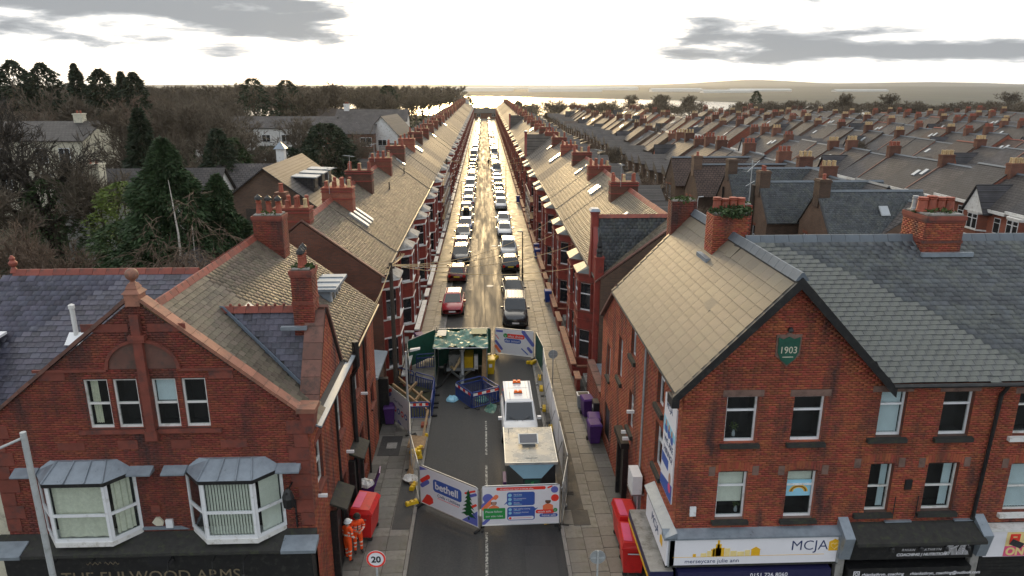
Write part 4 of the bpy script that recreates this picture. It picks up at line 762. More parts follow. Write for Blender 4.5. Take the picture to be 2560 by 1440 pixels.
    ridge_tiles(T, (XR, 18.9, zR+.05), (XR, Yb, zR+.05), 'ridge_grey', .5, .2, .10); ridge_tiles(T, (XR+.3, Yr, zR), (27, Yr, zR), 'ridge_grey', .5, .19, .10)
    # barge boards
    for a, b in (((5.42, zE-.38), (XR, zR+.02)), ((12.1, zE-.20), (XR, zR+.02))):
        A, B = Vector((a[0], 18.86, a[1])), Vector((b[0], 18.86, b[1])); MB().hexa([A+Vector((0, 0, -.3)), B+Vector((0, 0, -.34)), B+Vector((0, .12, -.34)), A+Vector((0, .12, -.3)), A, B, B+Vector((0, .12, 0)), A+Vector((0, .12, 0))]).build('barge_board', 'black_paint', T)
        MB().hexa([A+Vector((0, .13, -.24)), B+Vector((0, .13, -.28)), B+Vector((0, .4, -.28)), A+Vector((0, .4, -.24)), A+Vector((0, .13, -.12)), B+Vector((0, .13, -.14)), B+Vector((0, .4, -.14)), A+Vector((0, .4, -.12))]).build('soffit', 'lintel', T)
    MB().box(5.40, 5.62, 18.84, 19.4, 8.36, 8.66).build('eaves_box', 'black_paint', T)
    MB().tube([(5.56, 19.0, 8.70), (5.56, 29.8, 8.70)], .06, 6).build('gutter', 'black_paint', T); MB().tube([(12.0, 18.9, 8.93), (27, 18.9, 8.93)], .07, 6).build('gutter', 'black_paint', T)
    MB().tube([(5.56, 23.9, 8.7), (5.77, 23.9, 8.4), (5.77, 23.9, .12)], .045, 8).build('downpipe', 'steel_dull', T)
    dt = MB(FS)
    for j in range(44): dt.box(.1+j*.24, .22+j*.24, 0, .05, 8.78, 8.86)
    dt.build('dentil_course', 'brick_bright', T)
    # chimneys
    c1 = chimney(T, 8.15, 9.42, 24.7, 25.6, 10.6, 13.05, 4, 'terracotta', .50, .17, 'brick', 900, 'x', faces='fsbw', band=False); foliage_tuft(c1, (8.85, 25.1, 13.1), .78, 1500, 'leaf_green', 'foliage', (1, .85, .34), .07)
    chimney(T, 9.85, 10.6, 27.6, 28.5, 10.8, 12.9, 0, bmat='brick_pub', moss=260, faces='fsbw', band=False)
    chimney(T, 7.9, 8.95, 29.5, 30.2, 10.8, 12.75, 0, bmat='brick_pub', moss=260, faces='fw', band=False)
    c3 = chimney(T, 15.2, 16.55, 23.6, 25.0, 11.0, 13.15, 4, 'terracotta', .52, .19, 'brick', 520, 'x', faces='fsbw')
    pots(c3, [(15.4, 24.75, 13.19), (15.8, 24.7, 13.19)], .5, 'steel_dull', .11)
    ae = MB(); ae.tube([(10.7, 28.3, 12.2), (10.7, 28.3, 14.6)], .02, 5); ae.tube([(10.3, 27.7, 14.2), (11.3, 29.1, 14.5)], .012, 4); ae.tube([(10.4, 28.0, 13.6), (11.0, 28.7, 13.7)], .012, 4)
    for i in range(7): ae.tube([(10.25+i*.14+.12, 27.75+i*.2-.1, 14.21+i*.042), (10.25+i*.14-.12, 27.75+i*.2+.1, 14.21+i*.042)], .007, 3)
    ae.build('television_aerial', 'steel', T)
    MB().box(15.1, 16.9, 23.35, 23.49, 11.75, 11.9).build('chimney_flashing', 'lead', T); MB().box(7.9, 8.19, 24.5, 25.7, 11.3, 11.48).build('chimney_flashing', 'lead', T)
    st = MB()
    for i in range(7): st.box(9.76, 9.80, 24.3, 24.62, 11.4-.02*i, 11.6)
    # row of three bays to the right
    G2 = [(u(11.72), u(12.66), 7.13, 8.62), (u(13.8), u(14.74), 7.12, 8.6), (u(11.64), u(12.6), 4.5, 6.2), (u(13.68), u(14.68), 4.5, 6.18), (u(16.15), u(17.1), 7.1, 8.5), (u(16.35), u(17.4), 4.4, 6.1)]
    wall(T, FF, [(6.0, 4.02), (21, 4.02), (21, 8.95), (6.0, 8.95)], G2, 'mortar_dark', 'brick', name='row_wall', rmat='brick_bright')
    B2 = [('vertical', 'blind_blue'), None, ('curtain', 'blind_blue', .78, 1, 0, 1), ('curtain', 'blind_blue', .72, 1, 0, 1), None, ('vertical', 'blind_blue')]
    for i, w in enumerate(G2):
        window(T, FF, *w, o=-.13, trans=(.7, .7, .5, .5, .7, .5)[i], fw=.06 if i < 2 else .05, fmat='upvc' if i < 2 else 'white_paint', blind=B2[i], sill=('white_paint' if i > 3 else 'sill_dark', .14, .16, .14))
        if i in (2, 3, 5): arch(w)
        else: MB(FF).box(w[0]-.16, w[1]+.16, -.05, .012, w[3]+.004, w[3]+.20).build('lintel', 'lintel', T)
    MB().tube([(15.55, 18.95, 8.9), (15.5, 19.12, 8.5), (15.38, 19.12, 4.2)], .06, 8).build('downpipe', 'black_paint', T)
    MB(FF).box(u(13.02), u(13.24), 0, .05, 5.3, 5.65).build('wall_vent', 'black_paint', T)
    for x in (12.75, 13.48): MB().tube([(x, 19.1, 4.3), (x, 19.1, 5.1)], .018, 5).build('bracket_rod', 'black_paint', T)
    MB(FF).box(u(6.28), u(6.47), 0, .07, 4.52, 4.84).build('alarm_box', 'upvc', T)
    # shop one: white fascia that turns the corner
    ld = MB(FF); ld.hexa([(-.4, 0, 3.86), (5.3, 0, 3.86), (5.3, .35, 3.86), (-.4, .35, 3.86), (-.4, 0, 4.06), (5.3, 0, 4.06), (5.3, .35, 3.92), (-.4, .35, 3.92)]); ld.build('fascia_ledge', 'lead', T)
    f1 = MB(FF).box(-.22, 5.15, .02, .3, 2.92, 3.855).build('shop_sign', 'print_white', T); MB(FF).box(-.3, 5.25, .02, .27, 2.82, 2.918).build('sign_edge', 'sill_dark', f1)
    MB(FF).box(-.24, -.2, .3, .33, 2.9, 3.86).build('sign_trim', 'steel_dull', f1); MB(FF).box(5.16, 5.22, .02, .33, 2.9, 3.86).build('sign_trim', 'steel_dull', f1)
    y = Yf-.303; text(f1, 'MCJA', (9.5, y, 3.38), (R(90), 0, 0), .50, 'print_navy', sx=1.0, bold=-.004); text(f1, 'merseycare julie ann', (6.15, y, 2.99), (R(90), 0, 0), .20, 'print_navy', sx=1.05, bold=-.001)
    MB(FF).box(-.1, 4.75, .3, .304, 3.205, 3.218).build('sign_rule', 'print_gold', f1)
    ho = MB(FF); x0 = u(10.72); ho.ext([(x0, .3, 3.34), (x0+.36, .3, 3.34), (x0+.36, .3, 3.66), (x0+.18, .3, 3.76), (x0, .3, 3.66)], (0, .012, 0)); ho.build('house_emblem', 'print_gold', f1)
    he = MB(FF); pts = []
    for i in range(25):
        t = 2*math.pi*i/24; pts.append(FF((x0+.18+.0078*16*math.sin(t)**3, .315, 3.52+.0078*(13*math.cos(t)-5*math.cos(2*t)-2*math.cos(3*t)-math.cos(4*t)))))
    MB().tube(pts, .008, 4).build('heart_emblem', 'print_pale', f1)
    sk = MB(FF)
    for x, w, h, m in ((.55, .1, .1, 0), (.80, .18, .12, 1), (1.0, .14, .2, 1), (1.12, .12, .26, 0), (1.18, .36, .3, 0), (1.26, .18, .44, 0), (1.31, .07, .58, 0), (1.56, .16, .28, 1), (1.74, .2, .18, 1), (1.96, .22, .15, 1), (2.2, .16, .2, 1), (2.4, .28, .22, 0)): sk.box(x, x+w, .3, .306+.002*m, 3.225, 3.225+h, m)
    sk.ext([(2.38, .3, 3.44), (2.70, .3, 3.44), (2.54, .3, 3.54)], (0, .007, 0)); sk.build('skyline_emblem', ['print_gold', 'print_pale'], f1)
    f2 = MB(FF).box(.1, 5.0, .02, .4, 2.30, 2.72).build('blind_box', 'shop_navy', T); text(f2, '0151 726 8060', (8.25, Yf-.404, 2.50), (R(90), 0, 0), .20, 'print_white', sx=1.0); MB(FF).box(2.6, 5.0, .4, .404, 2.30, 2.40).build('gold_stripe', 'print_gold', f2)
    MB(FF).box(.0, 5.2, .02, .1, .1, 2.3).build('shopfront', 'glass_far', T)
    s1 = MB(FS).box(-.3, 2.5, .04, .3, 2.92, 3.9).build('side_sign', 'print_white', T); text(s1, 'MCJA', (5.547, 20.9, 3.3), (R(90), 0, R(-90)), .42, 'print_navy', sx=.95); MB(FS).ext([(.2, .3, 3.25), (.5, .3, 3.25), (.5, .3, 3.5), (.35, .3, 3.6), (.2, .3, 3.5)], (0, .01, 0)).build('house_emblem', 'print_gold', s1)
    MB(FS).hexa([(-.35, 0, 3.9), (2.7, 0, 3.9), (2.7, .36, 3.9), (-.35, .36, 3.9), (-.35, 0, 4.12), (2.7, 0, 4.12), (2.7, .36, 3.96), (-.35, .36, 3.96)]).build('side_ledge', 'lead', T)
    s2 = MB(FS).box(-.2, 3.2, .0, .75, 2.2, 2.62).build('side_canopy', 'shop_navy', T); MB(FS).box(-.2, 3.2, .75, .756, 2.2, 2.34).build('gold_stripe', 'print_gold', s2); MB(FS).box(-.2, 3.2, .01, .74, 2.621, 2.65).build('canopy_top', 'concrete', s2)
    # recruiting poster on the side wall
    po = MB(FS).box(.45, 1.85, .0, .05, 4.62, 7.9).build('hiring_poster', 'print_white', T); X = 5.85-.053
    text(po, 'MCJA', (X, Yf+1.6, 7.5), (R(90), 0, R(-90)), .30, 'print_navy'); text(po, 'WE ARE', (X, Yf+1.65, 6.3), (R(90), 0, R(-90)), .30, 'print_navy'); text(po, 'HIRING!', (X, Yf+1.65, 5.95), (R(90), 0, R(-90)), .30, 'print_navy')
    pp = MB(FS); pp.ext([(1.85, .05, 7.15), (1.85, .05, 6.6), (.45, .05, 6.75), (.45, .05, 7.0)], (0, .004, 0), 0); pp.box(1.0, 1.8, .05, .055, 5.5, 5.85, 1); pp.ext([(1.85, .05, 5.0), (1.85, .05, 4.64), (.45, .05, 4.64), (.45, .05, 5.25)], (0, .004, 0), 1)
    ov = lambda x, z, a, b, m, o: pp.ext([(x+a*math.cos(t*.4488), o, z+b*math.sin(t*.4488)) for t in range(14)], (0, .002, 0), m)
    for x, z in ((1.5, 6.98), (1.15, 6.94), (.8, 6.9)): ov(x, z-.2, .16, .16, 1, .0545); ov(x, z, .085, .115, 2, .057)
    ov(.75, 5.35, .12, .22, 2, .055); ov(.72, 5.05, .16, .16, 3, .0585); pp.build('poster_print', ['print_sky', 'print_blue', 'skin', 'print_pink'], po)
    # fittings on the side
    ac = MB(FS).box(4.0, 4.85, .12, .48, 2.75, 3.5).build('air_conditioner', 'upvc', T); MB(FS).box(4.05, 4.8, .0, .5, 2.66, 2.72).build('air_conditioner_bracket', 'steel', ac);
    for yy, z in ((7.3, 3.55), (7.0, 3.4), (6.4, 4.9)): MB(FS).box(yy, yy+.1, 0, .3, z, z+.12).build('camera_unit', 'upvc', T)
    for yy in (7.1, 8.35): MB(FS).box(yy, yy+.18, 0, .22, .1, 3.0).build('door_post', 'black_paint', T)
    MB(FS).box(7.28, 8.35, -.02, .05, .1, 2.6).build('door', 'timber_dark', T); MB(FS).box(7.0, 8.65, 0, .35, 3.0, 3.25).build('door_head', 'black_paint', T)
    # shop two: black fascia
    for x, s in ((u(11.05), 1), (u(15.45), 1)):
        MB(FF).hexa([(x, 0, 3.1), (x+.32, 0, 3.1), (x+.32, .45, 3.1), (x, .45, 3.1), (x, 0, 4.35), (x+.32, 0, 4.35), (x+.32, .62, 3.95), (x, .62, 3.95)]).build('console_bracket', 'lead', T); MB(FF).box(x+.03, x+.29, 0, .22, .1, 3.1).build('shop_pilaster', 'concrete', T)
    l2 = MB(FF); l2.hexa([(u(11.4), 0, 3.8), (u(15.5), 0, 3.8), (u(15.5), .75, 3.75), (u(11.4), .75, 3.75), (u(11.4), 0, 4.15), (u(15.5), 0, 4.15), (u(15.5), .75, 3.86), (u(11.4), .75, 3.86)]); l2.build('fascia_ledge', 'sill_dark', T)
    for a, b in ((12.55, 13.4), (14.8, 15.4)): MB(FF).box(u(a), u(b), .0, .1, 4.151, 4.2).build('lead_cover', 'lead', T)
    f3 = MB(FF).box(u(11.4), u(15.45), .02, .3, 2.95, 3.75).build('shop_sign', 'black_paint', T); text(f3, 'RHIAN    KATHRYN', (13.1, y, 3.24), (R(90), 0, 0), .125, 'print_white', shear=.25, space=1.2, bold=-.001); text(f3, 'COACHING | NUTRITION', (12.95, y, 3.06), (R(90), 0, 0), .14, 'print_white', shear=.25, bold=.004)
    rk = MB(FF)
    for i in range(5):
        o = i*.042; S = lambda x, z: (u(14.5)+x+(z-3.1)*.3, z)
        def ln(a, b, wdt=.016):
            A, B = Vector((*S(*a),)), Vector((*S(*b),)); d = (B-A).normalized(); n = Vector((-d.y, d.x))*wdt*.5; q = [A-n, B-n, B+n, A+n]; rk.hexa([(p.x, .3, p.y) for p in q]+[(p.x, .306, p.y) for p in q])
        ln((o, 3.06), (o, 3.62-o*.7)); ln((o, 3.62-o*.7), (.32-o*.3, 3.62-o*.7)); ln((.32-o*.3, 3.62-o*.7), (.34-o*.3, 3.38+o*.3)); ln((.34-o*.3, 3.36+o*.2), (.2, 3.3+o*.3)); ln((.14+o, 3.32), (.26+o, 3.06)); ln((.42+o, 3.06), (.42+o, 3.62)); ln((.62+o*.8, 3.62), (.50+o*.8, 3.34)); ln((.50+o*.8, 3.34), (.64+o, 3.06))
    rk.build('monogram', 'print_white', f3)
    f4 = MB(FF).box(u(11.42), u(15.4), .02, .42, 2.25, 2.72).build('lower_sign', 'black_paint', T); yy = Yf-.424
    text(f4, 'rhiankathryn_coaching', (11.85, yy, 2.44), (R(90), 0, 0), .15, 'print_white', shear=.2, bold=.001); text(f4, 'rhiankathryn_coaching@outlook.com', (13.42, yy, 2.44), (R(90), 0, 0), .15, 'print_white', shear=.2, bold=.001)
    ig = MB(FF); a, z = u(11.58), 2.42
    ig.box(a, a+.2, .42, .424, z, z+.025); ig.box(a, a+.2, .42, .424, z+.175, z+.2); ig.box(a, a+.025, .42, .424, z+.025, z+.175); ig.box(a+.175, a+.2, .42, .424, z+.025, z+.175); ig.build('camera_symbol', 'print_white', f4)
    MB().tube([FF((a+.1+.05*math.cos(t*.5236), .424, z+.1+.05*math.sin(t*.5236))) for t in range(13)], .011, 4).build('camera_symbol', 'print_white', f4)
    MB(FF).box(u(11.45), u(15.4), .02, .1, .1, 2.25).build('shopfront', 'glass_far', T)
    for x in (12.5, 13.4, 14.2, 14.9): MB().tube([(x, 18.8, 3.75), (x, 18.5, 3.7)], .012, 5).lathe((x, 18.45, 3.58), [(.02, .14), (.07, .1), (.08, 0)], 8).build('sign_lamp', 'black_paint', T)
    # shop three, cut by the frame
    f5 = MB(FF).box(u(15.8), u(20.5), .02, .3, 2.95, 3.9).build('shop_sign', 'print_white', T); MB(FF).box(u(16.45), u(19), .3, .306, 3.3, 3.85).build('sign_panel', 'print_pale', f5); MB(FF).box(u(16.45), u(19), .3, .31, 2.97, 3.34).build('sign_panel', 'print_pink', f5)
    text(f5, 'FI', (16.55, y-.01, 3.42), (R(90), 0, 0), .5, 'print_red', bold=.02); text(f5, 'ON', (16.5, y-.01, 3.02), (R(90), 0, 0), .38, 'print_pale', bold=.015)
    MB(FF).box(u(15.75), u(20.5), 0, .35, 3.9, 4.0).build('fascia_ledge', 'white_paint', T)
    MB(FF).hexa([(u(16.4), .5, 3.55), (u(16.6), .6, 3.5), (u(16.72), .6, 3.68), (u(16.5), .5, 3.74), (u(16.4), .62, 3.6), (u(16.6), .72, 3.55), (u(16.72), .72, 3.72), (u(16.5), .62, 3.78)]).build('flood_lamp', 'black_plastic', T)
    sh = MB(FF)
    for j in range(22): sh.box(u(15.9), u(20.4), .02, .06, .2+j*.122, .312+j*.122)
    sh.build('roller_shutter', 'black_paint', T)
    MB().box(6.7, 26.9, 20.1, 29.6, .0, 8.9).build('core', 'room', T)
    # yard wall running back to the terrace
    yw = thing('yard_wall', 'low brick yard wall with stone coping between corner building and first terrace', 'wall', (5.9, 36, .1)); yw['kind'] = 'thing'
    wall(yw, Frame((5.85, 33.65, 0), (0, 1, 0), (-1, 0, 0)), [(0, .1), (4.6, .1), (4.6, 2.1), (0, 2.1)], [], 'mortar', 'brick_pub'); MB().box(5.9, 6.15, 33.65, 38.2, .05, 2.1).build('wall_back', 'brick_brown', yw); coping_run(yw, (5.8, 33.65, 2.1), (5.8, 38.2, 2.1), .42, .1, 5, 'coping_dark', (1, 0, 0))
    tr = thing('lean_to_roof', 'grey flat felt roof behind the yard wall', 'outbuilding', (9, 36, .05)); MB().box(6.2, 13.5, 34, 37.9, .05, 1.9).build('wall', 'brick_brown', tr); MB().box(6.16, 13.6, 33.9, 38.0, 1.9, 2.0).build('roof', 'lead', tr)
corner_shops()
# ---------------------------------------------------------------- terraced houses along the street
HW, HD, EV, RG = 5.85, 8.4, 7.0, 10.05
def house_proto(name, side, mirror, lod):
    """local: front faces -y, x along the street, origin at front wall base"""
    T = thing(name, '', 'house'); trim = 'white_paint' if side == 'L' else 'sandstone'; fmat = 'red_paint' if side == 'L' else 'brick_tex'
    X = (lambda x: HW-x) if mirror else (lambda x: x); FX = Frame((0, 0, 0), (1, 0, 0), (0, -1, 0))
    def rng(a, b): return tuple(sorted((X(a), X(b))))
    dr = rng(3.85, 4.95); uw = rng(3.95, 4.85); op = [(*dr, .35, 2.95), (*uw, 4.15, 5.95)]
    def B(mb, n, m, p=T): return mb.build(n, m, p, world=False)
    # front wall with openings, party walls with gables, rear wall
    us = [(0, .0, HW, EV)]
    wall(T, FX, [(0, 0), (HW, 0), (HW, EV), (0, EV)], op, fmat, None, rmat=fmat)
    b = MB()
    for x in (0.01, HW-.01): b.poly([(x, 0, 0), (x, HD, 0), (x, HD, EV-.3), (x, 4.15, RG-.08), (x, 0, EV-.05)])
    b.poly([(0, HD, 0), (HW, HD, 0), (HW, HD, EV-.3), (0, HD, EV-.3)]); B(b, 'side_walls', 'brick_brown' if side == 'R' else 'brick_tex')
    if lod == 0:
        b = MB(); b.box(*rng(3.75, 5.05), -.12, -.003, 2.96, 3.2); b.box(*rng(3.85, 4.95), -.10, -.003, 5.96, 6.12); B(b, 'lintel', trim)
        B(MB().box(*dr, .12, .17, .35, 2.35), 'door', ('black_paint', 'pl_navy', 'timber_dark')[(len(name)+mirror) % 3]); B(MB().box(*dr, .12, .16, 2.36, 2.95), 'fanlight', 'glass_far'); B(MB().box(*rng(3.7, 5.1), -.55, -.003, 0, .33), 'door_step', 'concrete')
        window(T, FX, *uw, 4.15, 5.95, o=-.1, trans=.5, pane='glass_far', room=False, sill=(trim, .1, .12, .08), blind=None)
        B(MB().tube([(0, -.28, EV-.06), (HW, -.28, EV-.06)], .065, 6), 'gutter', 'black_paint')
    else:
        b = MB(); b.box(*dr, .1, .12, .35, 2.95, 0); b.box(*uw, .1, .12, 4.15, 5.95, 1); b.box(uw[0], uw[1], .09, .10, 5.0, 5.08, 2); b.box(uw[0]-.1, uw[1]+.1, -.1, .1, 4.05, 4.148, 2); B(b, 'door_and_window', ['black_paint', 'glass_far', trim])
    # two-storey canted bay
    a0, b0, b1, a1 = .45, 1.05, 2.75, 3.35; pr = .85; pl = lambda z0, z1, e=0.: ([(X(a0-e), -.0, z0), (X(b0-e*.5), -(pr+e), z0), (X(b1+e*.5), -(pr+e), z0), (X(a1+e), -.0, z0)], (0, 0, z1-z0))
    bm = MB()
    for z0, z1, e, m in ((0, .95, 0, 0), (.95, 1.06, .07, 1), (2.92, 3.0, .05, 1), (3.0, 4.05, 0, 0), (3.5, 3.6, .03, 0), (4.05, 4.16, .07, 1), (5.92, 6.02, .05, 1), (6.02, 6.42, 0, 0), (6.42, 6.52, .12, 1)): bm.ext(*pl(z0, z1, e), m)
    for z0, z1 in ((1.06, 2.92), (4.16, 5.92)):
        for x, y in ((a0+.06, -.08), (b0+.04, -pr+.06), (b1-.04, -pr+.06), (a1-.06, -.08)): bm.box(X(x)-.10, X(x)+.10, y-.09, y+.09, z0, z1)
        bm.poly([(X(a0+.1), -.02, z0), (X(a1-.1), -.02, z0), (X(a1-.1), -.02, z1), (X(a0+.1), -.02, z1)], 2)
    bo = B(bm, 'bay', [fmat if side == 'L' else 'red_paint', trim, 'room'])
    rr = MB(); p0 = [(X(a0-.1), 0, 6.52), (X(b0-.08), -pr-.12, 6.52), (X(b1+.08), -pr-.12, 6.52), (X(a1+.1), 0, 6.52)]; q = [(X(a0+.4), 0, 6.92), (X(b0+.25), -.2, 6.92), (X(b1-.25), -.2, 6.92), (X(a1-.4), 0, 6.92)]
    for i in range(3): rr.poly([p0[i], p0[i+1], q[i+1], q[i]])
    rr.poly(q); B(rr, 'bay_roof', 'concrete' if side == 'L' else 'slate_old', bo)
    for z0, z1 in ((1.06, 2.92), (4.16, 5.92)):
        for (p, r) in (((a0+.12, -.06), (b0+.02, -pr+.10)), ((b0+.14, -pr+.05), (b1-.14, -pr+.05)), ((b1-.02, -pr+.10), (a1-.12, -.06))):
            P, Q = Vector((X(p[0]), p[1], 0)), Vector((X(r[0]), r[1], 0)); 
            if P.x > Q.x: P, Q = Q, P
            l = (Q-P).length; uu = (Q-P)/l; oo = Vector((uu.y, -uu.x, 0)); F = Frame(P, uu, oo)
            if lod == 0: window(bo, F, 0, l, z0, z1, o=.0, trans=.6, fw=.07, pane='glass_far', room=False)
            else:
                m = MB(F); m.box(0, l, -.05, -.03, z0, z1, 0); f = .06
                for c in ((0, f, z0, z1), (l-f, l, z0, z1), (f, l-f, z0, z0+f), (f, l-f, z1-f, z1), (f, l-f, z0+1.1, z0+1.1+f)): m.box(c[0], c[1], -.03, 0, c[2], c[3], 1)
                B(m, 'window', ['glass_far', 'upvc'], bo)
    # roof
    k = (RG-EV)/4.15; e = .3; z = EV-e*k; r = MB()
    r.hexa([(0, -e, z), (HW, -e, z), (HW, 4.15, RG), (0, 4.15, RG), (0, -e, z+.07), (HW, -e, z+.07), (HW, 4.15, RG+.07), (0, 4.15, RG+.07)]); r.hexa([(0, HD+.2, EV-.35), (HW, HD+.2, EV-.35), (HW, 4.15, RG-.002), (0, 4.15, RG-.002), (0, HD+.2, EV-.28), (HW, HD+.2, EV-.28), (HW, 4.15, RG+.068), (0, 4.15, RG+.068)])
    ro = B(r, 'roof', 'slate_tex' if lod else 'roof_deck')
    if lod == 0:
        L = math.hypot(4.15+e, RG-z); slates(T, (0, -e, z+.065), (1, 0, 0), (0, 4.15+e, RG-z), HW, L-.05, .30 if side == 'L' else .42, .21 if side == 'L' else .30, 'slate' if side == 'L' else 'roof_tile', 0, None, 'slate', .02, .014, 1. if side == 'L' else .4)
        ridge_tiles(ro, (0, 4.15, RG+.1), (HW, 4.15, RG+.1), 'ridge_red', .45, .2, .1)
    else: B(MB().ext([(0, 3.95, RG), (0, 4.15, RG+.2), (0, 4.35, RG)], (HW, 0, 0)), 'ridge', 'ridge_red', ro)
    # rear outrigger with its own roof
    og = MB(); x0, x1 = rng(.1, 2.9); og.box(x0, x1, HD, HD+4.6, 0, 5.2); oo = B(og, 'outrigger', 'brick_brown'); zz = 5.2
    B(MB().hexa([(x0-.1, HD, zz), (x1+.1, HD, zz), (x1+.1, HD+4.8, zz), (x0-.1, HD+4.8, zz), (x0-.1, HD, zz+(1.4 if not mirror else .08)), (x1+.1, HD, zz+(1.4 if mirror else .08)), (x1+.1, HD+4.8, zz+(1.4 if mirror else .08)), (x0-.1, HD+4.8, zz+(1.4 if not mirror else .08))]), 'outrigger_roof', 'slate_est', oo)
    return T
def row_chimney(lod, h=1.75, npot=8, bm='brick_bright'):
    """stack across the party wall; local origin at eaves-side base corner"""
    T = thing('chimney', '', 'x'); b = MB(); b.box(-.5, .5, 2.75, 4.75, 8.6, 9.4+h); 
    for z in (9.4+h-.3, 9.4+h-.12): b.box(-.55, .55, 2.7, 4.8, z, z+.08, 1)
    b.box(-.53, .53, 2.72, 4.78, 9.4+h*.45, 9.4+h*.45+.08, 1)
    st = b.build('chimney', [bm, 'red_paint'], None)
    for i in range(npot):
        hh = rnd.choice((.40, .5, .62)); m = MB().lathe((-.2 if i % 2 else .2, 2.98+(i//2)*(1.5/max(1, npot//2-1)), 9.4+h), [(.14, 0), (.12, .1), (.10, hh*.8), (.13, hh*.88), (.10, hh)], 8 if lod == 0 else 5); m.build('chimney_pot', 'terracotta' if (i*7+npot) % 5 else 'pot_buff', st)
    bpy.data.objects.remove(T)
    return st
ORD = 'first second third fourth fifth sixth seventh eighth ninth tenth eleventh twelfth thirteenth fourteenth fifteenth sixteenth seventeenth eighteenth nineteenth twentieth'.split()
def nth(i):
    if i < 20: return ORD[i]
    n = i+1; return '%d%s' % (n, 'th' if 10 <= n % 100 <= 20 else {1: 'st', 2: 'nd', 3: 'rd'}.get(n % 10, 'th'))
def skylight(parent, x, v, n=1, w=.62, l=1.15):
    k = (RG-EV)/4.15; up = Vector((0, 1, k)).normalized(); nn = Vector((0, -k, 1)).normalized()
    for i in range(n):
        o = Vector((x+i*1.0, v, EV+v*k+.10)); a = Vector((w, 0, 0)); b = up*l
        q = [o, o+a, o+a+b, o+b]; f = MB().hexa(q+[p+nn*.10 for p in q]).build('skylight', 'steel_dull', parent, world=False)
        q = [o+a*.1+b*.06, o+a*.9+b*.06, o+a*.9+b*.94, o+a*.1+b*.94]; MB().hexa([p+nn*.09 for p in q]+[p+nn*.112 for p in q]).build('pane', 'velux', f, world=False)
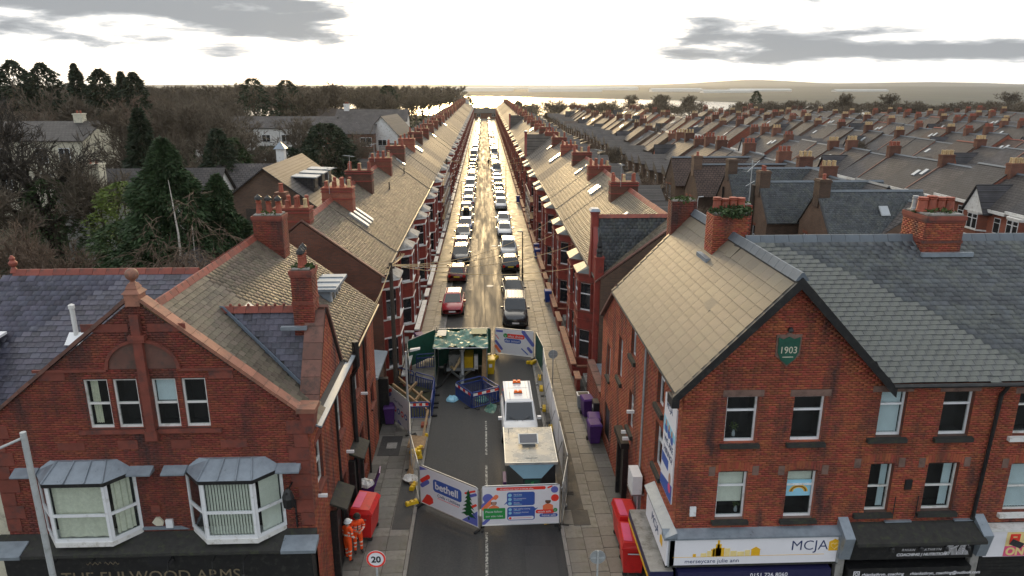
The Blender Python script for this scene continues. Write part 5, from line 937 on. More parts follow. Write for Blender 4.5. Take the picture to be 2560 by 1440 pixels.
def streets():
    protos = {(s, m, l): house_proto('terraced_house', s, m, l) for s in 'LR' for m in (0, 1) for l in (0, 1)}
    ch = [row_chimney(0, 1.45, 8), row_chimney(0, 1.6, 6, 'brick_tex'), row_chimney(1, 1.45, 8), row_chimney(1, 1.55, 6, 'brick_tex')]
    gw = {}
    for s in 'LR':
        g = thing('garden_wall', '', 'wall'); cm = 'white_paint' if s == 'L' else 'coping'
        b = MB(); b.box(.05, 3.5, -1.22, -1.0, 0, .72); b.box(4.75, HW-.05, -1.22, -1.0, 0, .72); b.box(3.45, 3.6, -1.2, -.1, 0, .6); b.build('wall', 'red_paint', g)
        b = MB(); b.box(0, 3.55, -1.29, -.93, .72, .82); b.box(4.7, HW, -1.29, -.93, .72, .82); b.box(3.4, 3.65, -.925, -.1, .6, .68); b.build('coping', cm, g); gw[s] = g
    HS = {}
    for s in 'LR':
        y = 39.35 if s == 'L' else 38.4; i = 0
        while y < 366:
            l = 0 if i < 7 else 1; t = copytree(protos[(s, i % 2, l)]); step = .12*math.sin(i*.9)+.1*(i//6 % 2)
            if s == 'L': t.location = (-6.02, y, .08+step*.4); t.rotation_euler = (0, 0, R(90))
            else: t.location = (6.47, y+HW, .02-step*.3); t.rotation_euler = (0, 0, R(-90))
            side = 'left-hand row beyond the pub' if s == 'L' else 'right-hand row beyond the corner shop'
            tag(t, '%s bay-fronted terraced house, %s house of the %s' % ('dark red painted' if s == 'L' else 'red brick', nth(i), side), 'house', 'terraced houses along the street'); HS[(s, i)] = t
            if i % 2 == 0 or (i == 1 and s == 'L'):
                c = copytree(ch[(i//2) % 2+(0 if i < 8 else 2)], t); c.location = (5.0 if s == 'L' else 3.75, 0, 0 if s == 'L' else -.35)
                if i < 2: c.location = ((.5, 1.0, 0), (2.4, 0, 0))[i] if s == 'L' else (HW-.3, 2.2, -1.2)
            g = copytree(gw[s]); g.location = t.location; g.location.z = .1; g.rotation_euler = t.rotation_euler
            if i % 2: 
                g.scale = (-1, 1, 1); g.location.y += HW if s == 'L' else -HW
            tag(g, 'low front garden wall with %s coping before the %s house of the %s' % ('white' if s == 'L' else 'sandstone', nth(i), 'left row' if s == 'L' else 'right row'), 'wall', 'front garden walls', 'thing')
            y += HW; i += 1
    for p in list(protos.values())+ch+list(gw.values()): killtree(p)
    # things that mark out single houses
    skylight(HS[('L', 1)], 1.0, 1.7, 3, .55, 1.5); skylight(HS[('L', 6)], 3.0, 2.6, 1); skylight(HS[('R', 0)], 1.0, 2.0, 2, .5, 1.5); skylight(HS[('R', 1)], 3.6, 1.9, 1, .6, 1.4); skylight(HS[('R', 3)], 2.2, 2.2, 2); skylight(HS[('R', 5)], 3., 2.4, 1, .5, 1.6); skylight(HS[('R', 8)], 1.5, 1.5, 2, .45, 3.)
    for s, i, x in (('R', 10, 2), ('R', 13, 1.5), ('R', 17, 3), ('L', 9, 3), ('L', 14, 2), ('L', 20, 2.2), ('R', 22, 2.0), ('R', 27, 2.4)): skylight(HS[(s, i)], x, 2.2, 1+i % 2, .6, 1.3)
    for s, i in (('L', 3), ('L', 5)):
        MB().tube([(4.5, 2.2, 8.4), (4.5, 2.2, 9.35)], .06, 6).build('vent_pipe', 'black_plastic', HS[(s, i)], world=False)
    # street-facing gables on the right row
    for i, far in ((0, 0), (12, 1), (24, 1)):
        t = HS[('R', i)]; c, w, za = HW-1.75, 3.1, 10.25; zb = 6.9
        F = Frame((0, 0, 0), (1, 0, 0), (0, -1, 0)); g = MB(F); g.ext([(c-w/2, .05, zb), (c+w/2, .05, zb), (c, .05, za)], (0, .25, 0)); go = g.build('front_gable', 'red_paint', t, world=False)
        r = MB(); r.poly([(c-w/2-.1, -.1, zb-.1), (c, -.1, za-.1), (c, 4.1, za-.1), (c-w/2-.1, 4.1, zb-.1)]); r.poly([(c+w/2+.1, -.1, zb-.1), (c, -.1, za-.1), (c, 4.1, za-.1), (c+w/2+.1, 4.1, zb-.1)]); r.build('gable_roof', 'slate_old' if i == 0 else 'slate_tex', go, world=False)
        if not far:
            L = math.hypot(w/2+.1, za-zb)
            q = thing('q', '', ''); slates(q, Vector((c+w/2+.1, 4.1, zb-.09)), (0, -1, 0), (-(w/2+.1), 0, za-zb), 4.1, L-.02, .28, .2, 'slate_old', 0)
            for o in KID.get(q.as_pointer(), []): o.parent = go
            bpy.data.objects.remove(q)
            MB().ext([(c-.17, -.1, za-.14), (c, -.1, za+.06), (c+.17, -.1, za-.14)], (0, 4.2, 0)).build('gable_ridge', 'ridge_red', go, world=False)
        p = MB(); x = c; p.box(x-.28, x+.28, -.38, -.0, zb-.3, za+.15); p.box(x-.36, x+.36, -.46, .06, za+.15, za+.27); p.build('gable_pier', 'red_paint', go, world=False); MB().taper(x-.4, x+.4, -.5, .1, za+.27, za+.42, .1, .1).build('pier_cap', 'lead', go, world=False)
    e = MB(); e.box(5.62, 5.98, -.35, .12, 0, 8.1); e.box(5.57, 6.03, -.4, .14, 8.1, 8.22); e.box(5.6, 6.0, -.37, .13, 3.3, 3.45); pe = e.build('corner_pier', 'red_paint', HS[('R', 0)], world=False)
    MB().lathe((5.8, -.12, 8.22), [(.2, 0), (.16, .2), (.19, .3), (.13, .5), (.16, .62), (.08, 1.0), (.1, 1.1), (.02, 1.35)], 6).build('pier_finial', 'black_paint', pe, world=False)
    # brown brick end gables seen from the front, with raking copings
    for s, t in (('L', HS[('L', 0)]), ('R', HS[('R', 0)])):
        x = 0 if s == 'L' else HW; sg = -1 if s == 'L' else 1; x0, x1 = sorted((x+sg*.02, x+sg*.25)); k = (RG-EV)/4.15
        MB().ext([(x0, -.05, 0), (x0, HD, 0), (x0, HD, EV-.2), (x0, 4.15, RG+.02), (x0, -.05, EV-.05)], (x1-x0, 0, 0)).build('end_wall', 'brick_tex' if s == 'L' else 'brick_brown', t, world=False)
        c = MB()
        for a, b in (((-.35, EV-.22), (4.15, RG+.1)), ((HD+.2, EV-.25), (4.15, RG+.1))): c.hexa([(x0-.03, a[0], a[1]), (x1+.03, a[0], a[1]), (x1+.03, b[0], b[1]), (x0-.03, b[0], b[1]), (x0-.03, a[0], a[1]+.09), (x1+.03, a[0], a[1]+.09), (x1+.03, b[0], b[1]+.09), (x0-.03, b[0], b[1]+.09)])
        c.build('verge_coping', 'coping_dark', t, world=False)
    return HS
HS = streets()
brickmat('slate_dark', (.070, .068, .074), (.052, .05, .056), (.018, .017, .017), .40, .28, .025, 'roof', .66, 1.0, .25, .3, rvar=.08)
# ---------------------------------------------------------------- the estate to the right: rows parallel to the street
def est_proto(kind, rmat, wallm='brick_brown', chim=1):
    """kind 'back': rear with outrigger faces -y; kind 'front': street front faces -y"""
    T = thing('row_house', '', 'house'); w, D, ev, rg = 5.6, 8.2, 5.6, 8.5; B = lambda mb, n, m, p=T: mb.build(n, m, p, world=False)
    b = MB(); b.box(0, w, 0, D, 0, ev, 0, (0,))
    for x in (.01, w-.01): b.poly([(x, 0, ev-.01), (x, D, ev-.01), (x, D/2, rg-.05)])
    B(b, 'wall', 'brick_bright' if kind == 'front' else wallm)
    k = (rg-ev)/(D/2); r = MB(); e = .3; z = ev-e*k
    for s in (0, 1):
        y0, y1 = (-e, D/2) if s == 0 else (D+e, D/2); r.hexa([(0, y0, z), (w, y0, z), (w, y1, rg-.001*s), (0, y1, rg-.001*s), (0, y0, z+.08), (w, y0, z+.08), (w, y1, rg+.08-.001*s), (0, y1, rg+.08-.001*s)])
    ro = B(r, 'roof', rmat); B(MB().ext([(0, D/2-.17, rg+.04), (0, D/2, rg+.2), (0, D/2+.17, rg+.04)], (w, 0, 0)), 'ridge', 'ridge_red' if rmat == 'tile_brown' else 'ridge_grey', ro)
    if kind == 'front':
        b = MB(); b.ext([(.4, 0, 0), (.9, -.7, 0), (2.5, -.7, 0), (3.0, 0, 0)], (0, 0, 5.0)); bo = B(b, 'bay', 'brick_bright')
        t = MB(); t.box(-.0, w, -.42, .0, ev-.42, ev-.12)
        for z0 in (.9, 2.55, 3.2, 4.85): t.ext([(.34, 0, z0), (.86, -.76, z0), (2.54, -.76, z0), (3.06, 0, z0)], (0, 0, .14))
        B(t, 'trim', 'white_paint', bo); B(MB().ext([(.3, 0, 5.0), (.85, -.8, 5.0), (2.55, -.8, 5.0), (3.1, 0, 5.0)], (0, 0, .12)), 'bay_roof', 'white_paint', bo)
        for z0 in (1.05, 3.35):
            for x0, x1 in ((.95, 1.68), (1.74, 2.45)): m = MB(); m.box(x0, x1, -.73, -.705, z0, z0+1.5, 0); m.box(x0+.07, x1-.07, -.74, -.731, z0+.07, z0+1.0, 1); m.box(x0+.07, x1-.07, -.74, -.731, z0+1.08, z0+1.43, 1); B(m, 'window', ['upvc', 'glass_far'], bo)
        m = MB(); m.box(3.9, 4.8, -.03, -.003, 3.3, 4.8, 0); m.box(3.97, 4.73, -.04, -.031, 3.37, 4.3, 1); m.box(3.97, 4.73, -.04, -.031, 4.36, 4.73, 1); B(m, 'window', ['upvc', 'glass_far']); B(MB().box(3.9, 4.8, -.03, -.003, .1, 2.4), 'door', 'pl_navy')
    elif kind == 'back':
        o = MB(); o.box(.1, 2.9, -4.3, 0, 0, 4.7, 0, (0,)); oo = B(o, 'outrigger', wallm); B(MB().hexa([(0, -4.5, 4.7), (3.05, -4.5, 4.7), (3.05, .2, 4.7), (0, .2, 4.7), (0, -4.5, 6.1), (3.05, -4.5, 4.8), (3.05, .2, 4.8), (0, .2, 6.1)]), 'outrigger_roof', rmat, oo)
        B(MB().box(.2, 2.8, -7.2, -4.3, 0, 2.2), 'outhouse', wallm, oo); B(MB().hexa([(.1, -7.4, 2.2), (2.9, -7.4, 2.2), (2.9, -4.3, 2.2), (.1, -4.3, 2.2), (.1, -7.4, 2.3), (2.9, -7.4, 2.3), (2.9, -4.3, 3.1), (.1, -4.3, 3.1)]), 'outhouse_roof', rmat, oo)
        for x0, x1, y, z0 in ((.9, 1.7, -4.33, 2.9), (3.6, 4.6, -.03, 3.2), (3.6, 4.8, -.03, .9)): m = MB(); m.box(x0, x1, y, y+.028, z0, z0+1.4, 0); m.box(x0+.08, x1-.08, y-.012, y-.001, z0+.08, z0+.75, 1); m.box(x0+.08, x1-.08, y-.012, y-.001, z0+.83, z0+1.32, 1); B(m, 'window', ['upvc', 'glass_far'])
    if chim:
        c = MB(); c.box(-.4, .4, D/2-.75, D/2+.75, rg-.7, rg+1.15); c.box(-.45, .45, D/2-.8, D/2+.8, rg+.95, rg+1.08, 0); co = B(c, 'chimney', 'brick_tex')
        for i in range(6): B(MB().lathe((-.18 if i % 2 else .18, D/2-.5+(i//2)*.5, rg+1.15), [(.13, 0), (.10, .4), (.13, .46), (.10, .55)], 6), 'chimney_pot', 'pot_buff' if chim == 2 else 'terracotta', co)
    return T
def skyl(t, x, n):
    k = 2.9/4.1; up = Vector((0, 1, k)).normalized(); nn = Vector((0, -k, 1)).normalized()
    for i in range(n):
        o = Vector((x+i*1.1, 1.6+.3*i, 5.6+(1.6+.3*i)*k+.1)); a = Vector((.6, 0, 0)); b = up*1.0; q = [o, o+a, o+a+b, o+b]; MB().hexa(q+[p+nn*.1 for p in q]).build('skylight', 'velux', t, world=False)
def estate():
    P = {}
    for k in ('back', 'front', 'plain'):
        for j, (rm, ch) in enumerate((('slate_est', 1), ('slate_est', 2), ('tile_brown', 0), ('slate_dark', 0))): P[(k, j)] = est_proto(k, rm, chim=ch)
    rows = [('back', 30.5), ('front', 50.), ('back', 73.), ('front', 92.), ('back', 115.), ('front', 134.), ('back', 157.), ('front', 176.), ('back', 199.), ('front', 218.), ('back', 241), ('front', 260), ('back', 283), ('front', 302)]
    rn = 'second third fourth fifth sixth seventh eighth ninth tenth eleventh twelfth thirteenth fourteenth fifteenth'.split(); S = []
    for ri, (k, x) in enumerate(rows):
        y = max(36. if ri else 54., x/.80-10); i = 0; off = (ri*1.7) % 3
        while y+off < (300 if ri == 0 else 268-ri*2+14*math.sin(ri*2.1)):
            S.append((math.hypot(x, y), ri, 'plain' if ri == 0 and y < 94 else k, x, y+off, i)); y += 5.6; i += 1
            if i % 17 == 16: y += 3.
    S.sort(); near, far = S[:185], S[185:]
    for d, ri, k, x, y, i in near:
        v = (i*5+ri*3+(i//3)) % 7; j = (0, 3, 1, 3, 2, 3, 0)[v] if i % 2 else (0, 1, 0, 1, 0, 1, 1)[v]
        t = copytree(P[(k, j)]); t.location = (x, y+5.6, .35*math.sin(i*.37+ri)+.22*((i*7+ri) % 3)-.2); t.rotation_euler = (0, 0, R(-90)); t.scale = (1, 1, 1+.05*math.sin(i*2.3+ri*1.7))
        if (i*3+ri*5) % 7 == 0:
            for c in [c for c in KID[t.as_pointer()] if c.name.startswith('chimney')]: killtree(c); KID[t.as_pointer()].remove(c)
        if (i*3+ri) % 4 == 0: skyl(t, 1.2+(i % 3), 1+(i % 2))
        MB().hexa([(-.12, -.32, 5.35), (.12, -.32, 5.35), (.12, 4.1, 8.55), (-.12, 4.1, 8.55), (-.12, -.32, 5.52), (.12, -.32, 5.52), (.12, 4.1, 8.74), (-.12, 4.1, 8.74)]).build('party_coping', 'coping_dark', t, world=False) if i % 2 == 0 else None
        if (i*5+ri*2) % 6 == 0 and k != 'plain':
            g = MB(); g.ext([(.2, -.75, 5.0), (3.3, -.75, 5.0), (1.75, -.75, 7.5)], (0, .2, 0)); go = g.build('front_gable', 'white_paint' if i % 4 else 'brick_bright', t, world=False); q = MB()
            for x in (-.0, 3.5): q.hexa([(x, -.95, 4.9), (1.75, -.95, 7.62), (1.75, 3.0, 7.62), (x, 3.0, 4.9), (x, -.95, 5.0), (1.75, -.95, 7.74), (1.75, 3.0, 7.74), (x, 3.0, 5.0)])
            q.build('gable_roof', ('slate_dark', 'tile_brown')[i % 2], go, world=False)
        tag(t, '%s terraced house, %s along the %s row to the right' % ('red brick white-bayed' if k == 'front' else 'brown brick back-facing', nth(i), rn[ri]), 'house', 'terraced rows right of the street')
    # beyond the three hundred largest: one mass of roofs
    V = []; F = []; MI = []
    for d, ri, k, x, y, i in far:
        M = Matrix.Translation((x, y+5.6, 0))@Matrix.Rotation(R(-90), 4, 'Z'); j = (i*7+ri) % 4
        for o in [c for c in kids(P[(k, j)]) if c.name.split('.')[0] in ('wall', 'roof', 'chimney', 'bay', 'trim', 'outrigger', 'outrigger_roof')]:
            me = o.data; mt = [m.name for m in me.materials]; b = len(V); V += [tuple(M@v.co) for v in me.vertices]
            for p in me.polygons: F.append([b+q for q in p.vertices]); MI.append(mt[p.material_index])
    ms = sorted(set(MI)); me = bpy.data.meshes.new('distant_terraces'); me.from_pydata(V, [], F); [me.materials.append(MT[m]) for m in ms]; me.polygons.foreach_set('material_index', [ms.index(m) for m in MI]); me.update()
    tag(link(bpy.data.objects.new('distant_terraces', me)), 'mass of distant slate-roofed terraces running to the riverside trees', 'houses', kind='stuff')
    for p in P.values(): killtree(p)
    # streets between the rows
    for i, x in enumerate((44.5, 86.5, 128.5, 170.5, 212.5)):
        tag(MB().box(x-4.8, x+4.8, 30, 300, -.019, .03).build('side_street', 'asphalt_wet'), kind='structure')
    # four larger gabled rear wings nearest the camera, ridges across the view
    for i, (x0, y0, d, rm, ev, rg, sky) in enumerate(((27.2, 54.4, 5.4, 'slate_old', 6.2, 9.0, 1), (24.6, 60.4, 5.4, 'slate_old', 6.1, 9.0, 0), (25.6, 71.8, 5.4, 'slate_old', 5.9, 8.9, 0), (23.6, 77.6, 5.4, 'tile_brown', 5.8, 8.7, 0), (23.8, 88., 5.4, 'tile_brown', 5.6, 8.5, 0))):
        nm = ('nearest, with a small rooflight', 'second nearest, with a dark stained flue', 'third nearest, with black downpipes', 'fourth nearest, under brown tiles', 'fifth nearest, under brown tiles')[i]
        T = thing('gabled_wing', 'brown brick gabled rear wing, %s' % nm, 'house', (x0, y0, 0), 0, 'gabled rear wings behind the corner shops'); L = 36.-x0; yc = d/2; FW = Frame((0, d, 0), (0, -1, 0), (-1, 0, 0)); k = (rg-ev)/(d/2)
        ops = [(1.0, 1.7, 3.6, 5.3), (2.1, 2.8, 3.4, 5.1)] if i < 3 else [(.6, 1.2, 3.6, 5.0), (2.0, 2.5, 3.5, 5.1), (2.6, 3.1, 3.5, 5.1)]
        wall(T, Frame((x0, y0+d, 0), (0, -1, 0), (-1, 0, 0)), [(0, 0), (d, 0), (d, ev), (yc, rg), (0, ev)], ops, 'brick_brown', None, name='gable_wall', rmat='brick_brown')
        for o in ops:
            window(T, Frame((x0, y0+d, 0), (0, -1, 0), (-1, 0, 0)), *o, o=-.08, trans=.5, pane='glass_far', room=False, sill=('white_paint', .08, .1, .06)); MB(Frame((x0, y0+d, 0), (0, -1, 0), (-1, 0, 0))).box(o[0]-.12, o[1]+.12, 0, .015, o[3], o[3]+.25).build('lintel', 'brick_bright', T)
        b = MB(); b.poly([(0, 0, 0), (L, 0, 0), (L, 0, ev), (0, 0, ev)]); b.poly([(0, d, 0), (L, d, 0), (L, d, ev), (0, d, ev)]); b.build('wall', 'brick_brown', T, world=False)
        r = MB(); e = .3; z = ev-e*k
        for s in (0, 1): y1 = -e if s == 0 else d+e; r.hexa([(-.1, y1, z), (L, y1, z), (L, yc, rg), (-.1, yc, rg), (-.1, y1, z+.08), (L, y1, z+.08), (L, yc, rg+.08-.001*s), (-.1, yc, rg+.08-.001*s)])
        ro = r.build('roof', 'roof_deck' if rm == 'slate_old' else rm, T, world=False)
        if rm == 'slate_old':
            Ls = math.hypot(yc+e, rg-z); q = thing('q', '', ''); slates(q, (0, -e, z+.07), (1, 0, 0), (0, yc+e, rg-z), L, Ls, .30, .2, 'slate_old', 0)
            for c in KID.get(q.as_pointer(), []): c.parent = T
            bpy.data.objects.remove(q)
        MB().ext([(0, yc-.18, rg+.03), (0, yc, rg+.2), (0, yc+.18, rg+.03)], (L, 0, 0)).build('ridge', 'ridge_grey', ro, world=False)
        if i < 4:
            c = MB().box(-.1, .85, yc-.5, yc+.5, rg-1.2, rg+1.1).box(-.16, .91, yc-.56, yc+.56, rg+.85, rg+1.0).build('chimney', 'brick_brown', T, world=False)
            for j in range((1, 2, 0, 1)[i]): MB().lathe((.35, yc-.2+.4*j, rg+1.1), [(.16, 0), (.13, .3), (.16, .36), (.12, .44)], 8).build('chimney_pot', 'terracotta', c, world=False)
            foliage_tuft(c, (.35, yc, rg+1.12), .5, 90, 'moss', 'moss', (1, 1, .3), .07).location = (0, 0, 0)
        if sky:
            o = Vector((4.6, .9, ev+.9*k+.16)); a = Vector((.75, 0, 0)); b2 = Vector((0, 1, k)).normalized()*.95; n2 = Vector((0, -k, 1)).normalized(); q = [o, o+a, o+a+b2, o+b2]; f = MB().hexa(q+[p+n2*.1 for p in q]).build('skylight', 'steel_dull', T, world=False); q = [o+a*.1+b2*.08, o+a*.9+b2*.08, o+a*.9+b2*.92, o+a*.1+b2*.92]; MB().hexa([p+n2*.09 for p in q]+[p+n2*.115 for p in q]).build('pane', 'velux', f, world=False)
        if i == 1: MB().tube([(-.12, yc+.8, 2.0), (-.12, yc+.8, rg-.3)], .22, 8).build('stained_flue', 'timber_dark', T, world=False)
        if i == 2:
            for yy in (3.2, 3.5): MB().tube([(-.1, yy, .5), (-.1, yy, 7.0)], .06, 6).build('downpipe', 'black_paint', T, world=False)
        if i == 3: MB().tube([(.5, -.3, 5.6), (-.05, -.3, 5.55), (-.1, -.15, 5.0), (-.1, -.1, .4)], .06, 6).build('downpipe', 'upvc', T, world=False)
        # lean-to at the foot
        le = MB().box(-4.6, -.05, 1.2, d-.6, 0, 2.2).build('lean_to', 'cream' if i > 1 else 'brick_brown', T, world=False); MB().hexa([(-4.8, 1.0, 2.2), (-.05, 1.0, 2.2), (-.05, d-.4, 2.2), (-4.8, d-.4, 2.2), (-4.8, 1.0, 2.28), (-.05, 1.0, 2.28), (-.05, d-.4, 3.1), (-4.8, d-.4, 3.1)]).build('lean_to_roof', 'slate_est' if i != 1 else 'tile_brown', le, world=False)
estate()
# ---------------------------------------------------------------- trees
def bare_tree_mesh(seed, h=14., spread=.42, droop=0., ntw=5, dense=1., bark='bark', twig='twig', trunk=.3, wm=1.):
    rg = random.Random(seed); SEG = []; TW = []
    def grow(p, d, l, r, lev):
        n = 3 if lev < 2 else 2; q = p; pts = [p]; dd = d
        for i in range(n):
            dd = (dd+Vector((rg.gauss(0, .16), rg.gauss(0, .16), rg.gauss(.06-droop*lev*.2, .10)))).normalized(); q = q+dd*l/n; pts.append(q)
        SEG.append((pts, r, r*.55, lev))
        if lev >= 4: return
        k = (6, 5, 5, 4)[lev]; k = max(2, int(k*dense+rg.random()))
        for j in range(k):
            t = (.35 if lev == 0 else .25)+.75*(j+rg.random()*.7)/k; t = min(t, .99); i = min(n-1, int(t*n)); a = pts[i].lerp(pts[i+1], t*n-i); ax = dd.orthogonal().normalized(); ax.rotate(Matrix.Rotation(rg.random()*6.28+j*2.4, 3, dd)); ang = rg.uniform(.45, 1.0)*(1 if lev else spread*2.1)
            nd = (dd*math.cos(ang)+ax*math.sin(ang)).normalized(); nd = (nd+Vector((0, 0, .18))).normalized(); grow(a, nd, l*rg.uniform(.52, .74)*(1-.25*t if lev == 0 else 1), r*.5*(1.1-.4*t), lev+1)
    grow(Vector((0, 0, -.2)), Vector((rg.gauss(0, .05), rg.gauss(0, .05), 1)).normalized(), h*.52, h*.021*trunk/.3, 0)
    mt = MB(); tv = []; tf = []
    for pts, r0, r1, lev in SEG:
        if lev <= 2: mt.tube(pts, [r0+(r1-r0)*i/(len(pts)-1) for i in range(len(pts))], 5 if lev < 2 else 4, caps=False)
        else:
            for i in range(len(pts)-1):
                a, b = pts[i], pts[i+1]; w = max(.016*wm, r0*1.0); sd = (b-a).cross(Vector((rg.gauss(0, 1), rg.gauss(0, 1), rg.gauss(0, 1)))).normalized()*w; n0 = len(tv); tv += [a-sd, a+sd, b+sd*.6, b-sd*.6]; tf.append((n0, n0+1, n0+2, n0+3))
            if lev == 4 or lev == 3:
                for t in range(ntw):
                    a = pts[1].lerp(pts[-1], rg.random()); d = ((pts[-1]-pts[0]).normalized()+Vector((rg.gauss(0, .6), rg.gauss(0, .6), rg.gauss(.15-droop, .5)))).normalized()*rg.uniform(.35, .85)*h/13; w = .019*wm*h/13; sd = d.cross(Vector((rg.gauss(0, 1), rg.gauss(0, 1), rg.gauss(0, 1)))).normalized()*w; n0 = len(tv); tv += [a-sd, a+sd, a+d+sd*.3, a+d-sd*.3]; tf.append((n0, n0+1, n0+2, n0+3))
    top = max(v.z for v in tv); s = h/top
    mt.v = [(Vector(v)*s) for v in mt.v]; return mt.mesh('trunk', bark), (np.array([tuple(v*s) for v in tv]), np.array(tf))
def tree_from(name, label, loc, tm, cm, sc=1., rz=0., group=None, sz=None):
    T = thing(name, label, 'tree', loc, rz, group); T.scale = (sc, sc, sz or sc); link(bpy.data.objects.new('trunk', tm), T); link(bpy.data.objects.new('crown', cm), T); return T
def npmesh(name, V, F, mat):
    o = arr_obj(name, V, F, mat); me = o.data; bpy.data.objects.remove(o); return me
def conifer_crown(seed, h, r, n, shape='cone', leaf=.34, droop=.5, ragged=.25, base=.06):
    rg = np.random.default_rng(seed); t = rg.random(n)**(.8 if shape == 'cone' else .9); z = h*(base+(1-base)*t); a = rg.random(n)*2*np.pi
    lob = 1+ragged*np.sin(a*3+seed)*.5+ragged*np.sin(a*5+z*1.3)*.5+ragged*np.sin(z*2.6+seed+a*2)*.6
    if shape == 'cone': pr = (1-t)**.75
    elif shape == 'oval': pr = np.sqrt(np.clip(1-(2*t-.85)**2/1.35, 0, 1))
    else: pr = np.minimum(1, (1-t)*2.6)**.6
    R_ = r*pr*lob*(.45+.55*rg.random(n)**.35); p = np.stack([R_*np.cos(a), R_*np.sin(a), z], 1)
    d = np.stack([np.cos(a), np.sin(a), rg.normal(-droop*.4+.1, .35, n)], 1)+rg.normal(0, .28, (n, 3)); d /= np.linalg.norm(d, axis=1)[:, None]; s = leaf*(.5+.9*rg.random((n, 1)))
    e = np.cross(d, rg.normal(size=(n, 3))); e /= np.linalg.norm(e, axis=1)[:, None]+1e-6
    V = np.stack([p-d*s*.5-e*s*.06, p-e*s*.26, p+d*s, p+e*s*.26], 1).reshape(-1, 3); return V, np.arange(4*n).reshape(-1, 4)
def trees():
    bt = []
    for i, (h, sp, nt_, dn, tw) in enumerate(((14, .40, 5, 1.0, 'twig'), (15, .36, 5, 1.0, 'twig_red'), (13, .5, 5, 1.0, 'twig'), (16, .33, 5, .95, 'twig_far'), (11, .5, 5, 1.0, 'twig_red'))):
        tm, (V, F) = bare_tree_mesh(20+i, h, sp, 0, nt_, dn, 'bark', tw, wm=1.8 if i < 4 else 1.2); bt.append((tm, npmesh('crown', V, F, tw), h))
    rt = []
    for i in range(3): tm, (V, F) = bare_tree_mesh(40+i, 13, .4, 0, 4, .9, 'bark', 'twig_far', wm=4.5); rt.append((tm, npmesh('crown', V, F, 'twig_far'), 13))
    # the big spreading tree before the cream villa
    tm, (V, F) = bare_tree_mesh(5, 17.5, .70, 0, 3, 1.1, 'bark_dark', 'bark_dark', .62, wm=1.5); tree_from('spreading_tree', 'huge spreading bare tree with dark crooked limbs before the cream villa', (-43.5, 72, 0), tm, npmesh('crown', V, F, 'bark_dark'), 1.0, .4)
    def con(name, label, x, y, h, r, n, mat, shape='cone', seed=1, trunk='bark', group=None, **kw):
        V, F = conifer_crown(seed, h, r, n, shape, **kw); T = thing(name, label, 'tree', (x, y, 0), 0, group); tag(arr_obj('crown', V, F, mat, T)); MB().tube([(0, 0, -.2), (0, 0, h*.92)], [r*.07, .03], 7).build('trunk', trunk, T, world=False); return T
    con('conifer', 'big dark green conifer with ragged shoulders right behind the pub', -20.4, 46.5, 14.2, 5.0, 40000, 'needle', 'cone', 3, leaf=.25, droop=.9, ragged=.30, base=.05)
    con('conifer', 'smaller dark conifer against the big conifer behind the pub', -17.6, 47.4, 11.8, 3.4, 20000, 'needle', 'cone', 4, leaf=.25, droop=.9, ragged=.4, base=.05)
    con('conifer', 'tall dark conifer left of centre, standing beyond the white house roof', -40, 86, 14.8, 3.2, 6000, 'needle_dark', 'cone', 5, leaf=.5)
    con('conifer', 'narrow dark cypress beside the brick coach house', -30.6, 84, 12.6, 2.0, 5000, 'needle_dark', 'fat', 6, leaf=.42)
    con('conifer', 'yellow-green conifer behind the narrow cypress', -31.5, 92, 11.0, 2.6, 3500, 'leaf_green', 'fat', 16, leaf=.42)
    con('evergreen_tree', 'broad round dark evergreen beside the left terrace', -20.6, 95, 12.6, 3.7, 9000, 'needle_dark', 'oval', 7, leaf=.42, ragged=.15)
    con('evergreen_tree', 'lower dark evergreen left of the round evergreen', -26.5, 97, 9.4, 3.2, 5000, 'needle_dark', 'oval', 8, leaf=.42)
    con('evergreen_tree', 'squat dark evergreen behind the coach house', -31, 104, 9.0, 3.4, 4500, 'needle_dark', 'oval', 9, leaf=.42)
    con('evergreen_tree', 'bright lime green shrub tree before the white house', -30.6, 61, 9.6, 2.4, 5200, 'leaf_lime', 'oval', 10, leaf=.24, ragged=.4)
    con('evergreen_tree', 'dull green shrub under the lime shrub', -29.2, 58, 6.8, 3.2, 4200, 'leaf_green', 'oval', 11, leaf=.26, ragged=.3)
    con('evergreen_tree', 'ivy-green bush among bare branches at far left', -41, 68, 9.0, 3.0, 3600, 'leaf_green', 'oval', 12, leaf=.28, ragged=.35)
    con('evergreen_tree', 'small round evergreen beside the coach house door', -24.4, 70, 7.6, 1.7, 2600, 'needle_dark', 'oval', 13, leaf=.3)
    for i, (x, y, h, r, sh) in enumerate(((-93, 150, 22.0, 3.2, 'fat'), (-88.6, 152, 21.6, 3.0, 'fat'), (-81, 150, 21.4, 2.6, 'cone'), (-76.8, 151, 20.4, 2.5, 'fat'), (-73, 152, 19.9, 2.2, 'cone'), (-70.2, 151, 19.8, 2.1, 'fat'))):
        con('skyline_pine', '%s dark evergreen standing above the wood on the left skyline' % ('broadest', 'second', 'third', 'fourth', 'fifth', 'rightmost')[i], x, y, h, r, 3600, 'needle_dark', sh, 30+i, leaf=.55, ragged=.45, base=.45, group='evergreens on the left skyline')
    for i, (x, y, h) in enumerate(((-62, 200, 19.), (-57, 215, 18.6), (-30, 230, 17.2), (18, 395, 9), (150, 400, 14.), (20, 415, 8), (-8, 380, 11.5))):
        con('dark_pine', ('dark round pine in the far left wood', 'second dark pine in the far left wood', 'dark pine above the far left houses', 'small dark conifer by the river end of the right row', 'dark pine among bare trees by the river on the right', 'low conifer by the street end', 'pointed dark conifer at the far end of the left row')[i], x, y, h, h*.2, 1800, 'needle_dark', 'oval' if i < 3 else 'fat', 50+i, leaf=.7, base=.2)
